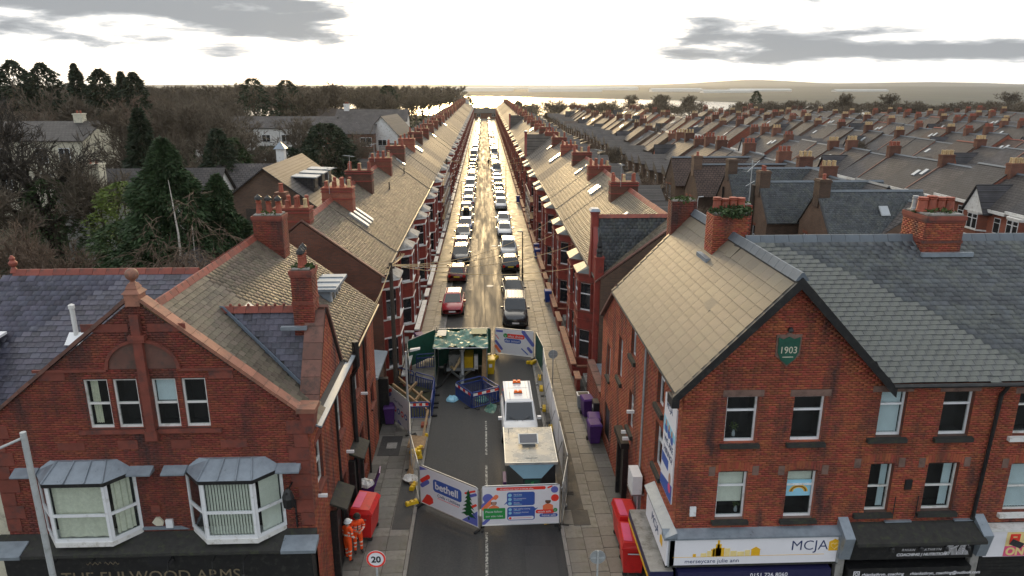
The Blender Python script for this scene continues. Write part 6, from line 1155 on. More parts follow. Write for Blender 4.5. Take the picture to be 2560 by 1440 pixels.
    # birch with pale stem before the big conifer
    tm, (V, F) = bare_tree_mesh(61, 12.0, .28, .75, 5, .9, 'twig_red', 'twig_red', .16); tree_from('birch_tree', 'slender pale birch stem with hanging twigs before the big conifer', (-18.2, 42, 0), tm, npmesh('crown', V, F, 'twig_red'), 1.0)
    MB().tube([(-18.2, 42, 0), (-18.25, 42, 5), (-18.15, 41.95, 9), (-18.3, 41.9, 12.2)], [.13, .10, .06, .015], 6).tube([(-17.4, 42.2, 0), (-17.5, 42.2, 6.), (-17.35, 42.1, 9.4)], [.07, .05, .015], 5).build('pale_stem', 'birch', None)
    o = COL.objects['pale_stem']; tr = [x for x in COL.objects if x.name == 'birch_tree'][0]; o.parent = tr; o.location = (18.2, -42, 0)
    # bare trees one can tell apart
    rg = random.Random(99); pl = []
    for x, y, h in ((-26, 40, 8.2), (-30, 45, 9.6), (-35, 50, 10.5), (-24, 52, 9), (-38, 42, 9), (-33, 37, 7.4), (-41, 55, 11), (-46, 62, 11.5), (-28, 67, 9), (-36, 72, 12), (-52, 70, 13), (-58, 80, 14), (-35, 92, 13), (-26, 88, 11), (-47, 95, 15.5), (-41, 104, 15), (-24, 108, 12), (-30, 118, 13.5), (-38, 122, 15.5), (-22, 126, 9), (-70, 92, 14), (-68, 98, 14.5)): pl.append((x, y, h))
    n = 0
    while len(pl) < 175 and n < 4000:
        n += 1; y = 80+rg.random()**.8*290; x = -18-rg.random()*(y*.85+12)
        if x > -24 and y < 300: continue
        if -36 < x < -14 and 128 < y < 162: continue
        if y < 113 and x < -.48*y: continue
        if -62 < x < -30 and 150 < y < 178: continue
        if all((x-a)**2+(y-b)**2 > 20+y*.04 for a, b, _ in pl): pl.append((x, y, rg.uniform(14.5, 18.2) if y > 110 else rg.uniform(11.5, 15.5)))
    for i, (x, y, h) in enumerate(pl):
        j = rg.randrange(4) if h > 10.5 else 4; tm, cm, h0 = bt[j] if y < 190 else rt[j % 3]; s = h/h0
        if i < 22: lb = 'bare brown tree in the gardens behind the pub, %s of them counting back' % nth(i)
        else: lb = 'bare brown winter tree in the wood left of the street'
        tree_from('bare_tree', lb, (x, y, -.1), tm, cm, s, rg.random()*6.28, 'bare trees behind the pub' if i < 22 else 'bare trees in the left wood', s*rg.uniform(.95, 1.08))
    # understorey bushes on the left
    for i in range(26):
        y = 44+i*5.2; x = -23-rg.random()*(22+i*1.2); V, F = conifer_crown(200+i, rg.uniform(2.2, 4.2), rg.uniform(2.0, 3.2), 1100, 'oval', leaf=.32, ragged=.4, base=0)
        T = thing('garden_shrub', 'dull green garden shrub under the bare trees on the left', 'shrub', (x, y, 0), 0, 'shrubs under the left trees'); arr_obj('crown', V, F, rg.choice(('hedge', 'leaf_green', 'hedge', 'twig_red')), T)
        MB().tube([(0, 0, -.1), (0, 0, 1.2)], [.06, .03], 5).build('trunk', 'bark', T, world=False)
    # riverside trees at the end of the rows
    for i in range(64):
        x = (-14+i*8.6+rg.uniform(-3, 3)); y = rg.uniform(290, 400) if x > 16 else rg.uniform(396, 420); h = rg.choice((5.5, 6.5, 7.5, 8.5))
        if i in (10, 11, 12, 13): h = 13.5; y = 350
        if i in (21, 23, 33, 34, 39, 40): h = 14.5; y = 330
        if i > 54: h = rg.uniform(10, 14)
        tm, cm, h0 = rt[rg.randrange(3)]
        tree_from('riverside_tree', 'bare riverside tree beyond the rooftops, %s along from the street' % nth(i), (x, y, -.1), tm, cm, h/h0, rg.random()*6.28, 'bare trees along the river', h/h0)
    for i, (x, y, h) in enumerate(((20.5, 46, 6), (22, 68, 6.5), (21.5, 84, 7.5), (21.8, 103, 6), (22, 121, 8), (21.5, 150, 7), (66, 100, 7.5), (66.5, 126, 8.5), (67, 160, 8), (108, 170, 9), (107, 200, 9.5), (150, 230, 9.5), (45, 150, 7), (44.8, 190, 8), (87, 220, 9), (192, 262, 11), (129, 255, 10))):
        tm, cm, h0 = bt[4] if y < 110 else bt[i % 4]; tree_from('yard_tree', 'small bare tree between the rows on the right, %s counting back' % nth(i), (x, y, 0), tm, cm, h/h0, i*1.3, 'small trees between the right rows')
    # far woods read as one mass
    VV = []; FF = []; b = 0
    lo, lf = bare_tree_mesh(77, 14, .42, 0, 3, .85, wm=5.)[1]; keep = np.random.default_rng(3).random(len(lf)) < .6; lf = lf[keep]
    spots = [(-18-rg.random()*260, rg.uniform(300, 440), rg.uniform(14.5, 18)) for _ in range(230)]+[(-15+rg.random()*560, (290 if _ % 5 else 300)+rg.random()*60, rg.uniform(7.5, 11.)) for _ in range(360)]+[(-120-rg.random()*190, rg.uniform(150, 300), rg.uniform(14, 18)) for _ in range(70)]+[(300+rg.random()*250, rg.uniform(330, 440), rg.uniform(11, 16)) for _ in range(60)]
    for x, y, h in [q for q in spots if not (-16 < q[0] < 16 and q[1] < 400)]:
        a = rg.random()*6.28; c, s = math.cos(a), math.sin(a); k = h/14; M = np.array([[c*k, s*k, 0], [-s*k, c*k, 0], [0, 0, k]]); VV.append(lo*np.array([1.3, 1.3, 1])@M+np.array([x, y, gz(x, y)])); FF.append(lf+b); b += len(lo)
    tag(arr_obj('distant_woodland', np.concatenate(VV), np.concatenate(FF), 'twig_far'), 'brown winter woodland in the distance, reading as one mass', 'woodland', kind='stuff')
    # dark hedge bank under the woods so that no bare ground shows through
    n = 9000; q = np.random.default_rng(8); y = 120+q.random(n)*320; x = -24-q.random(n)*(y*.8); z = q.random(n)*2.6; s = .9*(.5+q.random((n, 1))); p = np.stack([x, y, z], 1); d = q.normal(size=(n, 3)); d /= np.linalg.norm(d, axis=1)[:, None]; e = np.cross(d, q.normal(size=(n, 3))); e /= np.linalg.norm(e, axis=1)[:, None]
    tag(arr_obj('undergrowth', np.stack([p-d*s, p-e*s*.4, p+d*s, p+e*s*.4], 1).reshape(-1, 3), np.arange(4*n).reshape(-1, 4), 'hedge'), 'dark undergrowth beneath the woods', 'undergrowth', kind='stuff')
trees()

# ---------------------------------------------------------------- houses among the trees
def simple_house(name, label, x, y, w, d, ev, rg_, wm, rm, rz=0., axis='x', wins=(), chim=()):
    T = thing(name, label, 'house', (x, y, 0), rz); b = MB(); b.box(-w/2, w/2, -d/2, d/2, 0, ev, 0, (0,)); r = MB(); e = .35; B = lambda mb, n, m, p=T: mb.build(n, m, p, world=False)
    if axis == 'x':
        for s in (-1, 1): b.poly([(s*w/2, -d/2, ev), (s*w/2, d/2, ev), (s*w/2, 0, rg_)])
        k = (rg_-ev)/(d/2)
        for s in (-1, 1): r.hexa([(-w/2-e, s*(d/2+e), ev-e*k), (w/2+e, s*(d/2+e), ev-e*k), (w/2+e, 0, rg_), (-w/2-e, 0, rg_), (-w/2-e, s*(d/2+e), ev-e*k+.1), (w/2+e, s*(d/2+e), ev-e*k+.1), (w/2+e, 0, rg_+.1+.002*s), (-w/2-e, 0, rg_+.1+.002*s)])
    else:
        for s in (-1, 1): b.poly([(-w/2, s*d/2, ev), (w/2, s*d/2, ev), (0, s*d/2, rg_)])
        k = (rg_-ev)/(w/2)
        for s in (-1, 1): r.hexa([(s*(w/2+e), -d/2-e, ev-e*k), (s*(w/2+e), d/2+e, ev-e*k), (0, d/2+e, rg_), (0, -d/2-e, rg_), (s*(w/2+e), -d/2-e, ev-e*k+.1), (s*(w/2+e), d/2+e, ev-e*k+.1), (0, d/2+e, rg_+.1+.002*s), (0, -d/2-e, rg_+.1+.002*s)])
    B(b, 'wall', wm); B(r, 'roof', rm)
    for x0, x1, z0, z1 in wins:
        m = MB(); m.box(x0, x1, -d/2-.05, -d/2-.003, z0, z1, 0); xm = (x0+x1)/2; m.box(x0+.08, xm-.04, -d/2-.06, -d/2-.051, z0+.1, z1-.08, 1); m.box(xm+.04, x1-.08, -d/2-.06, -d/2-.051, z0+.1, z1-.08, 1); B(m, 'window', ['upvc', 'glass_far'])
    for cx, cy, cw, ct, cm in chim:
        c = B(MB().box(cx-cw/2, cx+cw/2, cy-cw/2, cy+cw/2, ev, ct).box(cx-cw/2-.08, cx+cw/2+.08, cy-cw/2-.08, cy+cw/2+.08, ct, ct+.15), 'chimney', cm)
        for s in (-.2, .2): B(MB().lathe((cx+s*cw, cy, ct+.15), [(.14, 0), (.11, .35), (.14, .42)], 7), 'chimney_pot', 'terracotta', c)
    return T
def left_houses():
    simple_house('white_house', 'low white house with slate roof and stout white chimney behind the lime shrub', -35.5, 77, 15, 7, 6.2, 8.9, 'white_paint', 'slate_est', R(3), 'x', ((-5.8, -4.6, 3.4, 4.9), (3.8, 5.0, 3.4, 4.8)), ((-4.4, -2.3, 1.5, 9.6, 'cream'),))
    T = simple_house('coach_house', 'brown brick coach house with stepped roof dormers and loft door', -18.8, 68, 9.0, 13, 7.2, 10.6, 'brick_brown', 'slate_est', 0, 'y'); B = lambda mb, n, m, p=T: mb.build(n, m, p, world=False)
    B(MB().box(-1.8, -.9, -6.56, -6.503, 4.4, 7.2), 'loft_door', 'timber_dark')
    for i in range(3):
        y = -3.4+i*3.0; D = B(MB().box(1.2, 3.4, y, y+1.7, 7.8, 9.5), 'roof_dormer', 'slate_est'); B(MB().hexa([(.6, y-.15, 9.55), (3.7, y-.15, 9.4), (3.7, y+1.85, 9.4), (.6, y+1.85, 9.55), (.6, y-.15, 9.65), (3.7, y-.15, 9.5), (3.7, y+1.85, 9.5), (.6, y+1.85, 9.65)]), 'dormer_roof', 'lead', D); B(MB().box(3.41, 3.45, y+.2, y+1.5, 8.5, 9.3), 'window', 'glass_far', D)
    B(MB().tube([(1.5, -6.6, 0), (1.5, -6.6, 7.5)], .07, 6), 'downpipe', 'black_paint'); cu = B(MB().box(-2.4, -1.6, 6, 6.8, 9.6, 11.2), 'cupola', 'white_paint'); B(MB().taper(-2.6, -1.4, 5.8, 7.0, 11.2, 11.9, .55, .55), 'cupola_roof', 'lead', cu); B(MB().tube([(-2, 6.4, 11.8), (-2, 6.4, 13)], .02, 4), 'weather_vane', 'black_paint', cu)
    b = B(MB().box(-5.4, -.6, -9.5, -6.51, 0, 3.2), 'side_shed', 'timber_dark'); B(MB().hexa([(-5.6, -9.7, 3.2), (-.4, -9.7, 3.2), (-.4, -6.51, 3.5), (-5.6, -6.51, 3.5), (-5.6, -9.7, 3.3), (-.4, -9.7, 3.3), (-.4, -6.51, 3.6), (-5.6, -6.51, 3.6)]), 'shed_roof', 'lead', b)
    simple_house('outbuilding', 'slate-roofed outbuilding beyond the coach house', -25.5, 84, 10, 8, 5.6, 8.6, 'brick_brown', 'slate_est', 0, 'x')
    T = simple_house('brick_annexe', 'small slate-roofed brick outbuilding just behind the pub', -18.2, 45.5, 4.2, 7.5, 5.3, 7.6, 'brick_tex', 'slate_est', 0, 'y')
    w = thing('boundary_wall', 'old brick boundary wall running back from the pub yard', 'wall', (-15.0, 52, 0)); w['kind'] = 'thing'; MB().box(-.18, .18, -16, 40, 0, 3.4).build('wall', 'brick_brown', w, world=False); MB().box(-.25, .25, -16, 40, 3.4, 3.5).build('coping', 'coping_dark', w, world=False)
    s = thing('rear_stack', 'tall square brick chimney stack rising behind the pub', 'chimney', (-14.2, 50, 0)); MB().box(-.4, .4, -.4, .4, 0, 10.3).box(-.46, .46, -.46, .46, 9.9, 10.1).build('stack', 'brick_tex', s, world=False); MB().lathe((0, 0, 10.3), [(.18, 0), (.14, .5), (.18, .6)], 8).build('chimney_pot', 'terracotta', s, world=False)
    simple_house('brick_house', 'brick house with white window and wide slate roof beyond the round evergreen', -27.5, 146, 12, 9, 8.4, 10.9, 'brick_tex', 'slate_est', 0, 'x', ((3.3, 5.6, 5.9, 7.6), (-5, -3.5, 5.9, 7.5)))
    simple_house('gable_house', 'white gabled house beside the brick house near the left row', -19.4, 150, 6.4, 12, 8.0, 11.4, 'white_paint', 'slate_est', R(-8), 'y', ((-.9, .9, 5.8, 7.0),))
    simple_house('roof_house', 'white house with low roof behind the brick house', -26, 172, 16, 8, 9.5, 11.8, 'white_paint', 'slate_est', 0, 'x', ((2, 3.4, 7.2, 8.6),), ((-6, 0, 1.2, 13, 'white_paint'),))
    v = simple_house('cream_villa', 'big cream villa half hidden behind the huge spreading tree', -63, 106, 17, 12, 10.2, 12.4, 'cream', 'slate_est', 0, 'x', ((-6.5, -5.0, 7.2, 9.2), (-3.2, -1.7, 7.2, 9.2), (2.2, 3.7, 7.2, 9.2), (5.2, 6.7, 7.2, 9.2), (-6.5, -5.0, 3.6, 5.8), (-3.2, -1.7, 3.6, 5.8), (2.2, 3.7, 3.6, 5.8)), ((5.5, 0, 1.2, 13.4, 'cream'),))
    simple_house('terrace_block', 'pale modern block glimpsed through bare trees left of centre', -48, 164, 30, 9, 8.5, 10.6, 'white_paint', 'slate_est', 0, 'x', tuple((-13+i*4.2, -11.2+i*4.2, 5.4, 7.0) for i in range(7)))
    simple_house('brown_roof_house', 'house with wide brown hipped roof beyond the pale block', -38, 196, 18, 10, 7.6, 11.2, 'brick_tex', 'tile_brown', 0, 'x', ((-5, -3.4, 5, 6.6), (3, 4.6, 5, 6.6)))
    simple_house('street_end_house', 'low brick house closing the far end of the street', 1, 392, 24, 9, 3.0, 5.4, 'brick_tex', 'slate_est', 0, 'x', ((-5, -3, 1, 2.6), (3, 5, 1, 2.6)), ((-8, 0, 1.2, 6.4, 'brick_tex'),))
    simple_house('white_end_house', 'white gabled house at the far end of the left row', -11.5, 360, 8, 12, 10.2, 12.6, 'white_paint', 'slate_est', 0, 'y')
left_houses()
# ---------------------------------------------------------------- vehicles
def loft(mb, secs, m=0):
    n = len(secs[0][1]); rings = []
    for y, half in secs:
        ring = [(x, y, z) for x, z in half]+[(-x, y, z) for x, z in half[::-1] if abs(x) > 1e-6]; rings.append(ring)
    b = len(mb.v); k = len(rings[0])
    for r in rings: mb.v += r
    for i in range(len(rings)-1):
        for j in range(k): mb.f.append((b+i*k+j, b+i*k+(j+1) % k, b+(i+1)*k+(j+1) % k, b+(i+1)*k+j)); mb.m.append(m)
    mb.f.append(tuple(b+j for j in range(k))[::-1]); mb.f.append(tuple(b+(len(rings)-1)*k+j for j in range(k))); mb.m += [m, m]
def bil(A, B, C, D, s, t, off, n): return (A*(1-s)+B*s)*(1-t)+(D*(1-s)+C*s)*t+n*off
CARK = dict(
    hatch=dict(L=2.04, w=.87, zb=.94, zr=1.46, rear=-1.92, rr=-1.5, fr=.2, ws=1.12, bon=.86, wb=(-1.25, 1.28), wr=.31),
    saloon=dict(L=2.28, w=.89, zb=.93, zr=1.42, rear=-1.55, rr=-.95, fr=.25, ws=1.15, bon=.84, wb=(-1.4, 1.4), wr=.31),
    estate=dict(L=2.25, w=.90, zb=.98, zr=1.52, rear=-2.1, rr=-1.8, fr=.2, ws=1.1, bon=.90, wb=(-1.35, 1.38), wr=.33),
    suv=dict(L=2.25, w=.93, zb=1.08, zr=1.72, rear=-2.1, rr=-1.85, fr=.25, ws=1.05, bon=1.02, wb=(-1.35, 1.38), wr=.37),
    rover=dict(L=2.3, w=.94, zb=1.12, zr=1.80, rear=-2.2, rr=-2.05, fr=.3, ws=.85, bon=1.08, wb=(-1.4, 1.35), wr=.38),
    van=dict(L=2.2, w=.92, zb=1.12, zr=1.83, rear=-2.17, rr=-2.1, fr=.45, ws=1.30, bon=1.02, wb=(-1.4, 1.35), wr=.33),
    bigvan=dict(L=2.6, w=1.0, zb=1.25, zr=2.4, rear=-2.57, rr=-2.5, fr=.85, ws=1.6, bon=1.1, wb=(-1.6, 1.55), wr=.34))
def car_proto(kind, detail=True):
    P = CARK[kind]; L, w, zb, zr, zn = P['L'], P['w'], P['zb'], P['zr'], P['bon']; T = thing('parked_car', '', 'car'); B = lambda mb, n, m, p=T, sm=False: mb.build(n, m, p, world=False, smooth=sm)
    def half(k, z0, z1): ww = w*k; return [(0, z0), (ww*.80, z0), (ww*.965, z0+.10), (ww, z0+.3), (ww*.99, z1-.22), (ww*.955, z1-.06), (ww*.86, z1), (0, z1+.025)]
    S = [(-L, half(.80, .42, zb-.18)), (-L+.05, half(.90, .30, zb-.06)), (-L+.22, half(.97, .22, zb)), (-L*.55, half(1, .19, zb)), (0, half(1, .18, zb-.01)), (P['ws']-.1, half(1, .18, zb-.01)), (P['ws']+.15, half(.995, .19, zb-.03)), (L-.42, half(.955, .2, zn)), (L-.14, half(.87, .24, zn-.1)), (L, half(.70, .36, zn-.26))]
    if kind in ('saloon',): S[0] = (-L, half(.8, .42, zb-.16)); 
    b = MB(); loft(b, S); body = B(b, 'body', 'paint_white', T, True)
    rb, rt = w*.865, w*.70 if kind not in ('van', 'bigvan', 'rover') else w*.80; z0 = zb-.02
    q = dict(a=Vector((-rb, P['rear'], z0)), b=Vector((rb, P['rear'], z0)), c=Vector((rb*.98, P['ws'], z0)), d=Vector((-rb*.98, P['ws'], z0)), e=Vector((-rt, P['rr'], zr)), f=Vector((rt, P['rr'], zr)), g=Vector((rt*.97, P['fr'], zr)), h=Vector((-rt*.97, P['fr'], zr)))
    c = MB(); c.hexa([q[k] for k in 'abcdefgh']); ym = (P['rr']+P['fr'])/2
    c.hexa([q['e']+Vector((.03, .03, 0)), q['f']+Vector((-.03, .03, 0)), q['g']+Vector((-.03, -.03, 0)), q['h']+Vector((.03, -.03, 0)), q['e']+Vector((.14, .12, .045)), q['f']+Vector((-.14, .12, .045)), q['g']+Vector((-.14, -.16, .045)), q['h']+Vector((.14, -.16, .045))]); B(c, 'cabin', 'paint_white')
    def pane(A, Bv, C, D, s0, s1, t0, t1, nm, mat='car_glass'):
        n = (Bv-A).cross(D-A).normalized(); ctr = Vector((0, (P['rear']+P['ws'])/2, z0+.2)); 
        if n.dot(A-ctr) < 0: n = -n
        B(MB().poly([bil(A, Bv, C, D, s, t, .006, n) for s, t in ((s0, t0), (s1, t0), (s1, t1), (s0, t1))]), nm, mat)
    pane(q['d'], q['c'], q['g'], q['h'], .05, .95, .06, .93, 'windscreen'); pane(q['a'], q['b'], q['f'], q['e'], .08, .92, .12, .88, 'rear_window')
    solid = kind in ('van', 'bigvan')
    for A, Bv, C, D in ((q['a'], q['d'], q['h'], q['e']), (q['b'], q['c'], q['g'], q['f'])):
        if not solid: pane(A, Bv, C, D, .07, .44, .1, .88, 'side_window')
        pane(A, Bv, C, D, .49 if not solid else .66, .93, .1, .88, 'side_window')
    for y in P['wb']:
        for s in (-1, 1):
            r = P['wr']; wo = B(MB().tube([(s*(w-.20), y, r), (s*(w-.012), y, r)], r, 16).tube([(s*(w-.19), y, r+.05), (s*(w-.003), y, r+.05)], r+.06, 16) if False else MB().tube([(s*(w-.20), y, r), (s*(w+.012), y, r)], r, 16), 'wheel', 'rubber')
            B(MB().tube([(s*(w+.0), y, r), (s*(w+.020), y, r)], r*.66, 12), 'rim', 'steel_dull', wo)
    if detail:
        for s in (-1, 1):
            B(MB().hexa([(s*w*.50, L-.16, zn-.30), (s*w*.84, L-.36, zn-.30), (s*w*.84, L-.30, zn-.13), (s*w*.50, L-.12, zn-.15), (s*w*.50, L-.02, zn-.31), (s*w*.85, L-.18, zn-.29), (s*w*.86, L-.28, zn-.11), (s*w*.52, L-.10, zn-.13)]), 'headlight', 'lamp_clear')
            B(MB().box(*sorted((s*w*.62, s*w*.90)), -L-.005, -L+.2, zb-.30, zb-.08), 'tail_light', 'lamp_red'); m = B(MB().box(*sorted((s*(w-.02), s*(w+.17))), P['ws']-.32, P['ws']-.16, zb-.0, zb+.14), 'wing_mirror', 'paint_white')
        B(MB().box(-w*.42, w*.42, L-.10, L-.02, zn-.36, zn-.22), 'grille', 'black_plastic'); B(MB().box(-.26, .26, L-.06, L+.012, .44, .56), 'number_plate', 'plate_w'); B(MB().box(-.26, .26, -L-.012, -L+.06, .62, .74), 'number_plate', 'plate_y'); B(MB().box(-w*.7, w*.7, L-.12, L-.03, .26, .42), 'air_intake', 'black_plastic')
        if kind in ('estate', 'suv', 'rover'):
            for s in (-1, 1): B(MB().tube([(s*rt*.86, P['rr']+.2, zr+.06), (s*rt*.86, P['fr']-.2, zr+.06)], .022, 5), 'roof_rail', 'steel')
        if kind == 'rover':
            for i in range(5): B(MB().box(-rt*.7+i*rt*.35-.012, -rt*.7+i*rt*.35+.012, P['rr']+.15, P['fr']-.25, zr+.046, zr+.062), 'roof_rib', 'steel_dull')
    return T
def recolour(o, col):
    for c in [o]+kids(o):
        if c.type == 'MESH' and c.name.split('.')[0] in ('body', 'cabin', 'wing_mirror'):
            c.material_slots[0].link = 'OBJECT'; c.material_slots[0].material = MT['paint_'+col]
def vehicles():
    PR = {k: car_proto(k) for k in CARK}; PF = {k: car_proto(k, False) for k in ('hatch', 'saloon', 'estate', 'suv', 'bigvan')}; rg = random.Random(12)
    Ls = [(54.6, 'hatch', 'red', 1, 'red hatchback facing the roadworks'), (64.3, 'hatch', 'maroon', 0, 'dark maroon hatchback seen from behind'), (71.3, 'estate', 'dark', 1, 'dark grey estate car with roof rails'), (76.6, 'hatch', 'maroon', 0, 'brownish red car squeezed behind the estate'), (82.5, 'saloon', 'grey', 1, 'grey car with domed bonnet'), (87.6, 'saloon', 'blue', 1, 'blue car with scooped bonnet'), (93, 'estate', 'dark', 1, 'dark car carrying a roof box'), (99, 'hatch', 'grey', 1, 'grey hatchback before a gap'), (106.0, 'hatch', 'white', 0, 'white hatchback seen from behind')]
    Rs = [(51.9, 'rover', 'dark', 1, 'big dark off-roader with ribbed pale roof'), (58.5, 'saloon', 'black', 1, 'dark saloon with both mirrors out'), (67.8, 'hatch', 'black', 0, 'black hatchback with yellow rear plate'), (73.4, 'suv', 'silver', 1, 'silver sports utility car'), (84.3, 'saloon', 'white', 1, 'white saloon with black grille'), (91.0, 'saloon', 'silver', 1, 'silver saloon with pale bonnet'), (103.2, 'hatch', 'white', 1, 'white hatchback facing the camera')]
    cols = ['silver', 'grey', 'dark', 'white', 'blue', 'silver', 'black', 'paleblue', 'white', 'navy', 'grey', 'maroon', 'silver', 'gold']; ks = ['hatch', 'saloon', 'hatch', 'estate', 'suv', 'hatch']
    for S, x, nm in ((Ls, -2.55, 'left'), (Rs, 2.28, 'right')):
        y = S[-1][0]; n = len(S)
        while y < 362:
            y += rg.uniform(5.2, 6.1) if rg.random() < .85 else rg.uniform(7, 10); k = rg.choice(ks); c = rg.choice(cols)
            if nm == 'left' and 168 < y < 174: k, c = 'bigvan', 'white'
            if nm == 'left' and 160 < y < 166: c = 'red'
            if nm == 'right' and 142 < y < 148: k, c = 'bigvan', 'silver'
            if nm == 'right' and 174 < y < 181: k, c = 'bigvan', 'white'
            S.append((y, k, c, rg.random() < .75, None))
        for i, (y, k, c, f, lb) in enumerate(S):
            if k == 'bigvan': what = 'van'
            else: what = {'hatch': 'hatchback', 'saloon': 'saloon car', 'estate': 'estate car', 'suv': 'tall car', 'rover': 'off-roader'}[k]
            p = PR[k] if y < 150 else PF[k]; t = copytree(p); t.location = (x+rg.uniform(-.12, .12), y, .05); t.rotation_euler = (0, R(1.2 if x < 0 else -1.2), R(180)+rg.gauss(0, .015) if f else rg.gauss(0, .015)); recolour(t, c); t.name = 'parked_van' if what == 'van' else 'parked_car'
            tag(t, '%s parked on the %s, %s from the roadworks' % (lb or '%s %s' % (c.replace('paleblue', 'pale blue'), what), nm, nth(i)), 'van' if what == 'van' else 'car', 'cars parked along the street')
            if lb and 'roof box' in lb: rb = MB(); rb.taper(-.42, .42, -.95, .85, 1.62, 1.95, .1, .25); rb.build('roof_box', 'black_plastic', t, world=False)
    # the works van
    v = copytree(PR['van']); v.location = (1.62, 33.85, .05); v.rotation_euler = (0, 0, R(180)+.012); recolour(v, 'white'); v.name = 'works_van'; tag(v, 'white works van with two amber roof beacons inside the fenced roadworks', 'van')
    for y in (-1.75, -.45):
        bc = MB(); bc.box(-.22, .22, y-.09, y+.09, 1.875, 1.91, 1); bc.taper(-.21, -.03, y-.085, y+.085, 1.91, 2.03, .015, .015); bc.taper(.03, .21, y-.085, y+.085, 1.91, 2.03, .015, .015); bc.box(-.035, .035, y-.07, y+.07, 1.91, 1.98); bc.build('amber_beacon', ['beacon', 'black_plastic'], v, world=False)
    rp = MB()
    for x in (-.45, .45): rp.box(x-.012, x+.012, -1.95, .2, 1.873, 1.885)
    rp.box(-.55, .55, -1.1, -1.08, 1.873, 1.886); rp.build('roof_seam', 'paint_silver', v, world=False); MB().tube([(.45, .35, 1.8), (.47, .2, 2.2)], .008, 4).build('aerial', 'black_plastic', v, world=False); MB().box(-.85, .85, 2.05, 2.22, .3, .55).build('bumper', 'black_plastic', v, world=False)
    for s in (-1, 1): MB().tube([(s*.1, 1.31, 1.15), (s*.55, 1.18, 1.32)], .012, 4).build('wiper', 'black_plastic', v, world=False)
    for p in list(PR.values())+list(PF.values()): killtree(p)
    # welfare box trailer
    T = thing('box_trailer', 'dark grey site trailer with metal roof and small solar panel behind the front fence', 'trailer', (1.82, 28.1, 0)); B = lambda mb, n, m, p=T: mb.build(n, m, p)
    b = MB(); b.box(.80, 2.84, 26.55, 29.6, .42, 2.24); b.poly([(.80, 26.55, .42), (1.45, 26.0, .5), (1.45, 26.0, 1.86), (.80, 26.55, 2.24)]); b.poly([(2.84, 26.55, .42), (2.2, 26.0, .5), (2.2, 26.0, 1.86), (2.84, 26.55, 2.24)]); b.poly([(1.45, 26.0, .5), (2.2, 26.0, .5), (2.2, 26.0, 1.86), (1.45, 26.0, 1.86)]); b.poly([(.8, 26.55, .42), (1.45, 26, .5), (2.2, 26, .5), (2.84, 26.55, .42)]); body = B(b, 'body', 'box_grey')
    B(MB().hexa([(.82, 26.5, 2.225), (2.82, 26.5, 2.225), (2.2, 25.97, 1.85), (1.45, 25.97, 1.85), (.82, 26.48, 2.245), (2.82, 26.48, 2.245), (2.2, 25.95, 1.87), (1.45, 25.95, 1.87)]), 'nose_panel', 'teal_panel'); st = B(MB().box(1.52, 2.13, 25.985, 25.997, 1.5, 1.78), 'sticker', 'tarp_green', body); B(MB().hexa([(1.75, 25.978, 1.66), (1.9, 25.978, 1.72), (1.88, 25.978, 1.6), (1.78, 25.978, 1.6), (1.75, 25.984, 1.66), (1.9, 25.984, 1.72), (1.88, 25.984, 1.6), (1.78, 25.984, 1.6)]), 'leaf_mark', 'print_green', st); B(MB().box(1.6, 2.05, 25.979, 25.984, 1.535, 1.56), 'sticker_line', 'print_white', st)
    r = MB(); r.box(.74, 1.815, 26.48, 29.66, 2.24, 2.30); r.box(1.825, 2.90, 26.48, 29.66, 2.24, 2.30); ro = B(r, 'roof', 'box_roof'); e = MB(); e.box(.71, .745, 26.46, 29.68, 2.2, 2.325); e.box(2.895, 2.93, 26.46, 29.68, 2.2, 2.325); e.box(.745, 2.895, 26.44, 26.478, 2.2, 2.322); B(e, 'roof_trim', 'steel', ro)
    sp = B(MB().hexa([(1.35, 27.85, 2.42), (2.22, 27.85, 2.42), (2.22, 28.5, 2.56), (1.35, 28.5, 2.56), (1.35, 27.84, 2.45), (2.22, 27.84, 2.45), (2.22, 28.49, 2.59), (1.35, 28.49, 2.59)]), 'solar_panel', 'steel'); B(MB().hexa([(1.4, 27.89, 2.462), (2.17, 27.89, 2.462), (2.17, 28.45, 2.585), (1.4, 28.45, 2.585), (1.4, 27.885, 2.466), (2.17, 27.885, 2.466), (2.17, 28.445, 2.589), (1.4, 28.445, 2.589)]), 'solar_cells', 'solar', sp); B(MB().box(1.5, 2.08, 27.95, 28.35, 2.3, 2.41), 'panel_mount', 'steel_dull', sp); B(MB().box(1.6, 2.1, 26.85, 27.5, 2.30, 2.315), 'roof_hatch', 'box_roof', ro); B(MB().tube([(.95, 29.2, 2.3), (.95, 29.2, 2.5), (1.15, 29.2, 2.5)], .02, 5), 'vent', 'steel_dull', ro)
    for s, x in ((-1, .80), (1, 2.84)): wh = B(MB().tube([(x-.1*s-.08, 28.0, .33), (x-.1*s+.08, 28.0, .33)], .33, 14), 'wheel', 'rubber'); B(MB().tube([(x+s*.0, 28, .33), (x+s*.02, 28, .33)], .2, 10), 'rim', 'steel_dull', wh)
    B(MB().hexa([(.66, 27.6, .3), (.80, 27.6, .3), (.80, 28.5, .3), (.66, 28.5, .3), (.66, 27.6, .72), (.8, 27.6, .72), (.8, 28.5, .72), (.66, 28.5, .72)]), 'mudguard', 'pl_purple'); B(MB().tube([(1.82, 26.0, .5), (1.82, 25.55, .5)], .04, 6).tube([(1.82, 25.6, .5), (1.82, 25.6, .1)], .03, 6), 'drawbar', 'steel_dull')
vehicles()

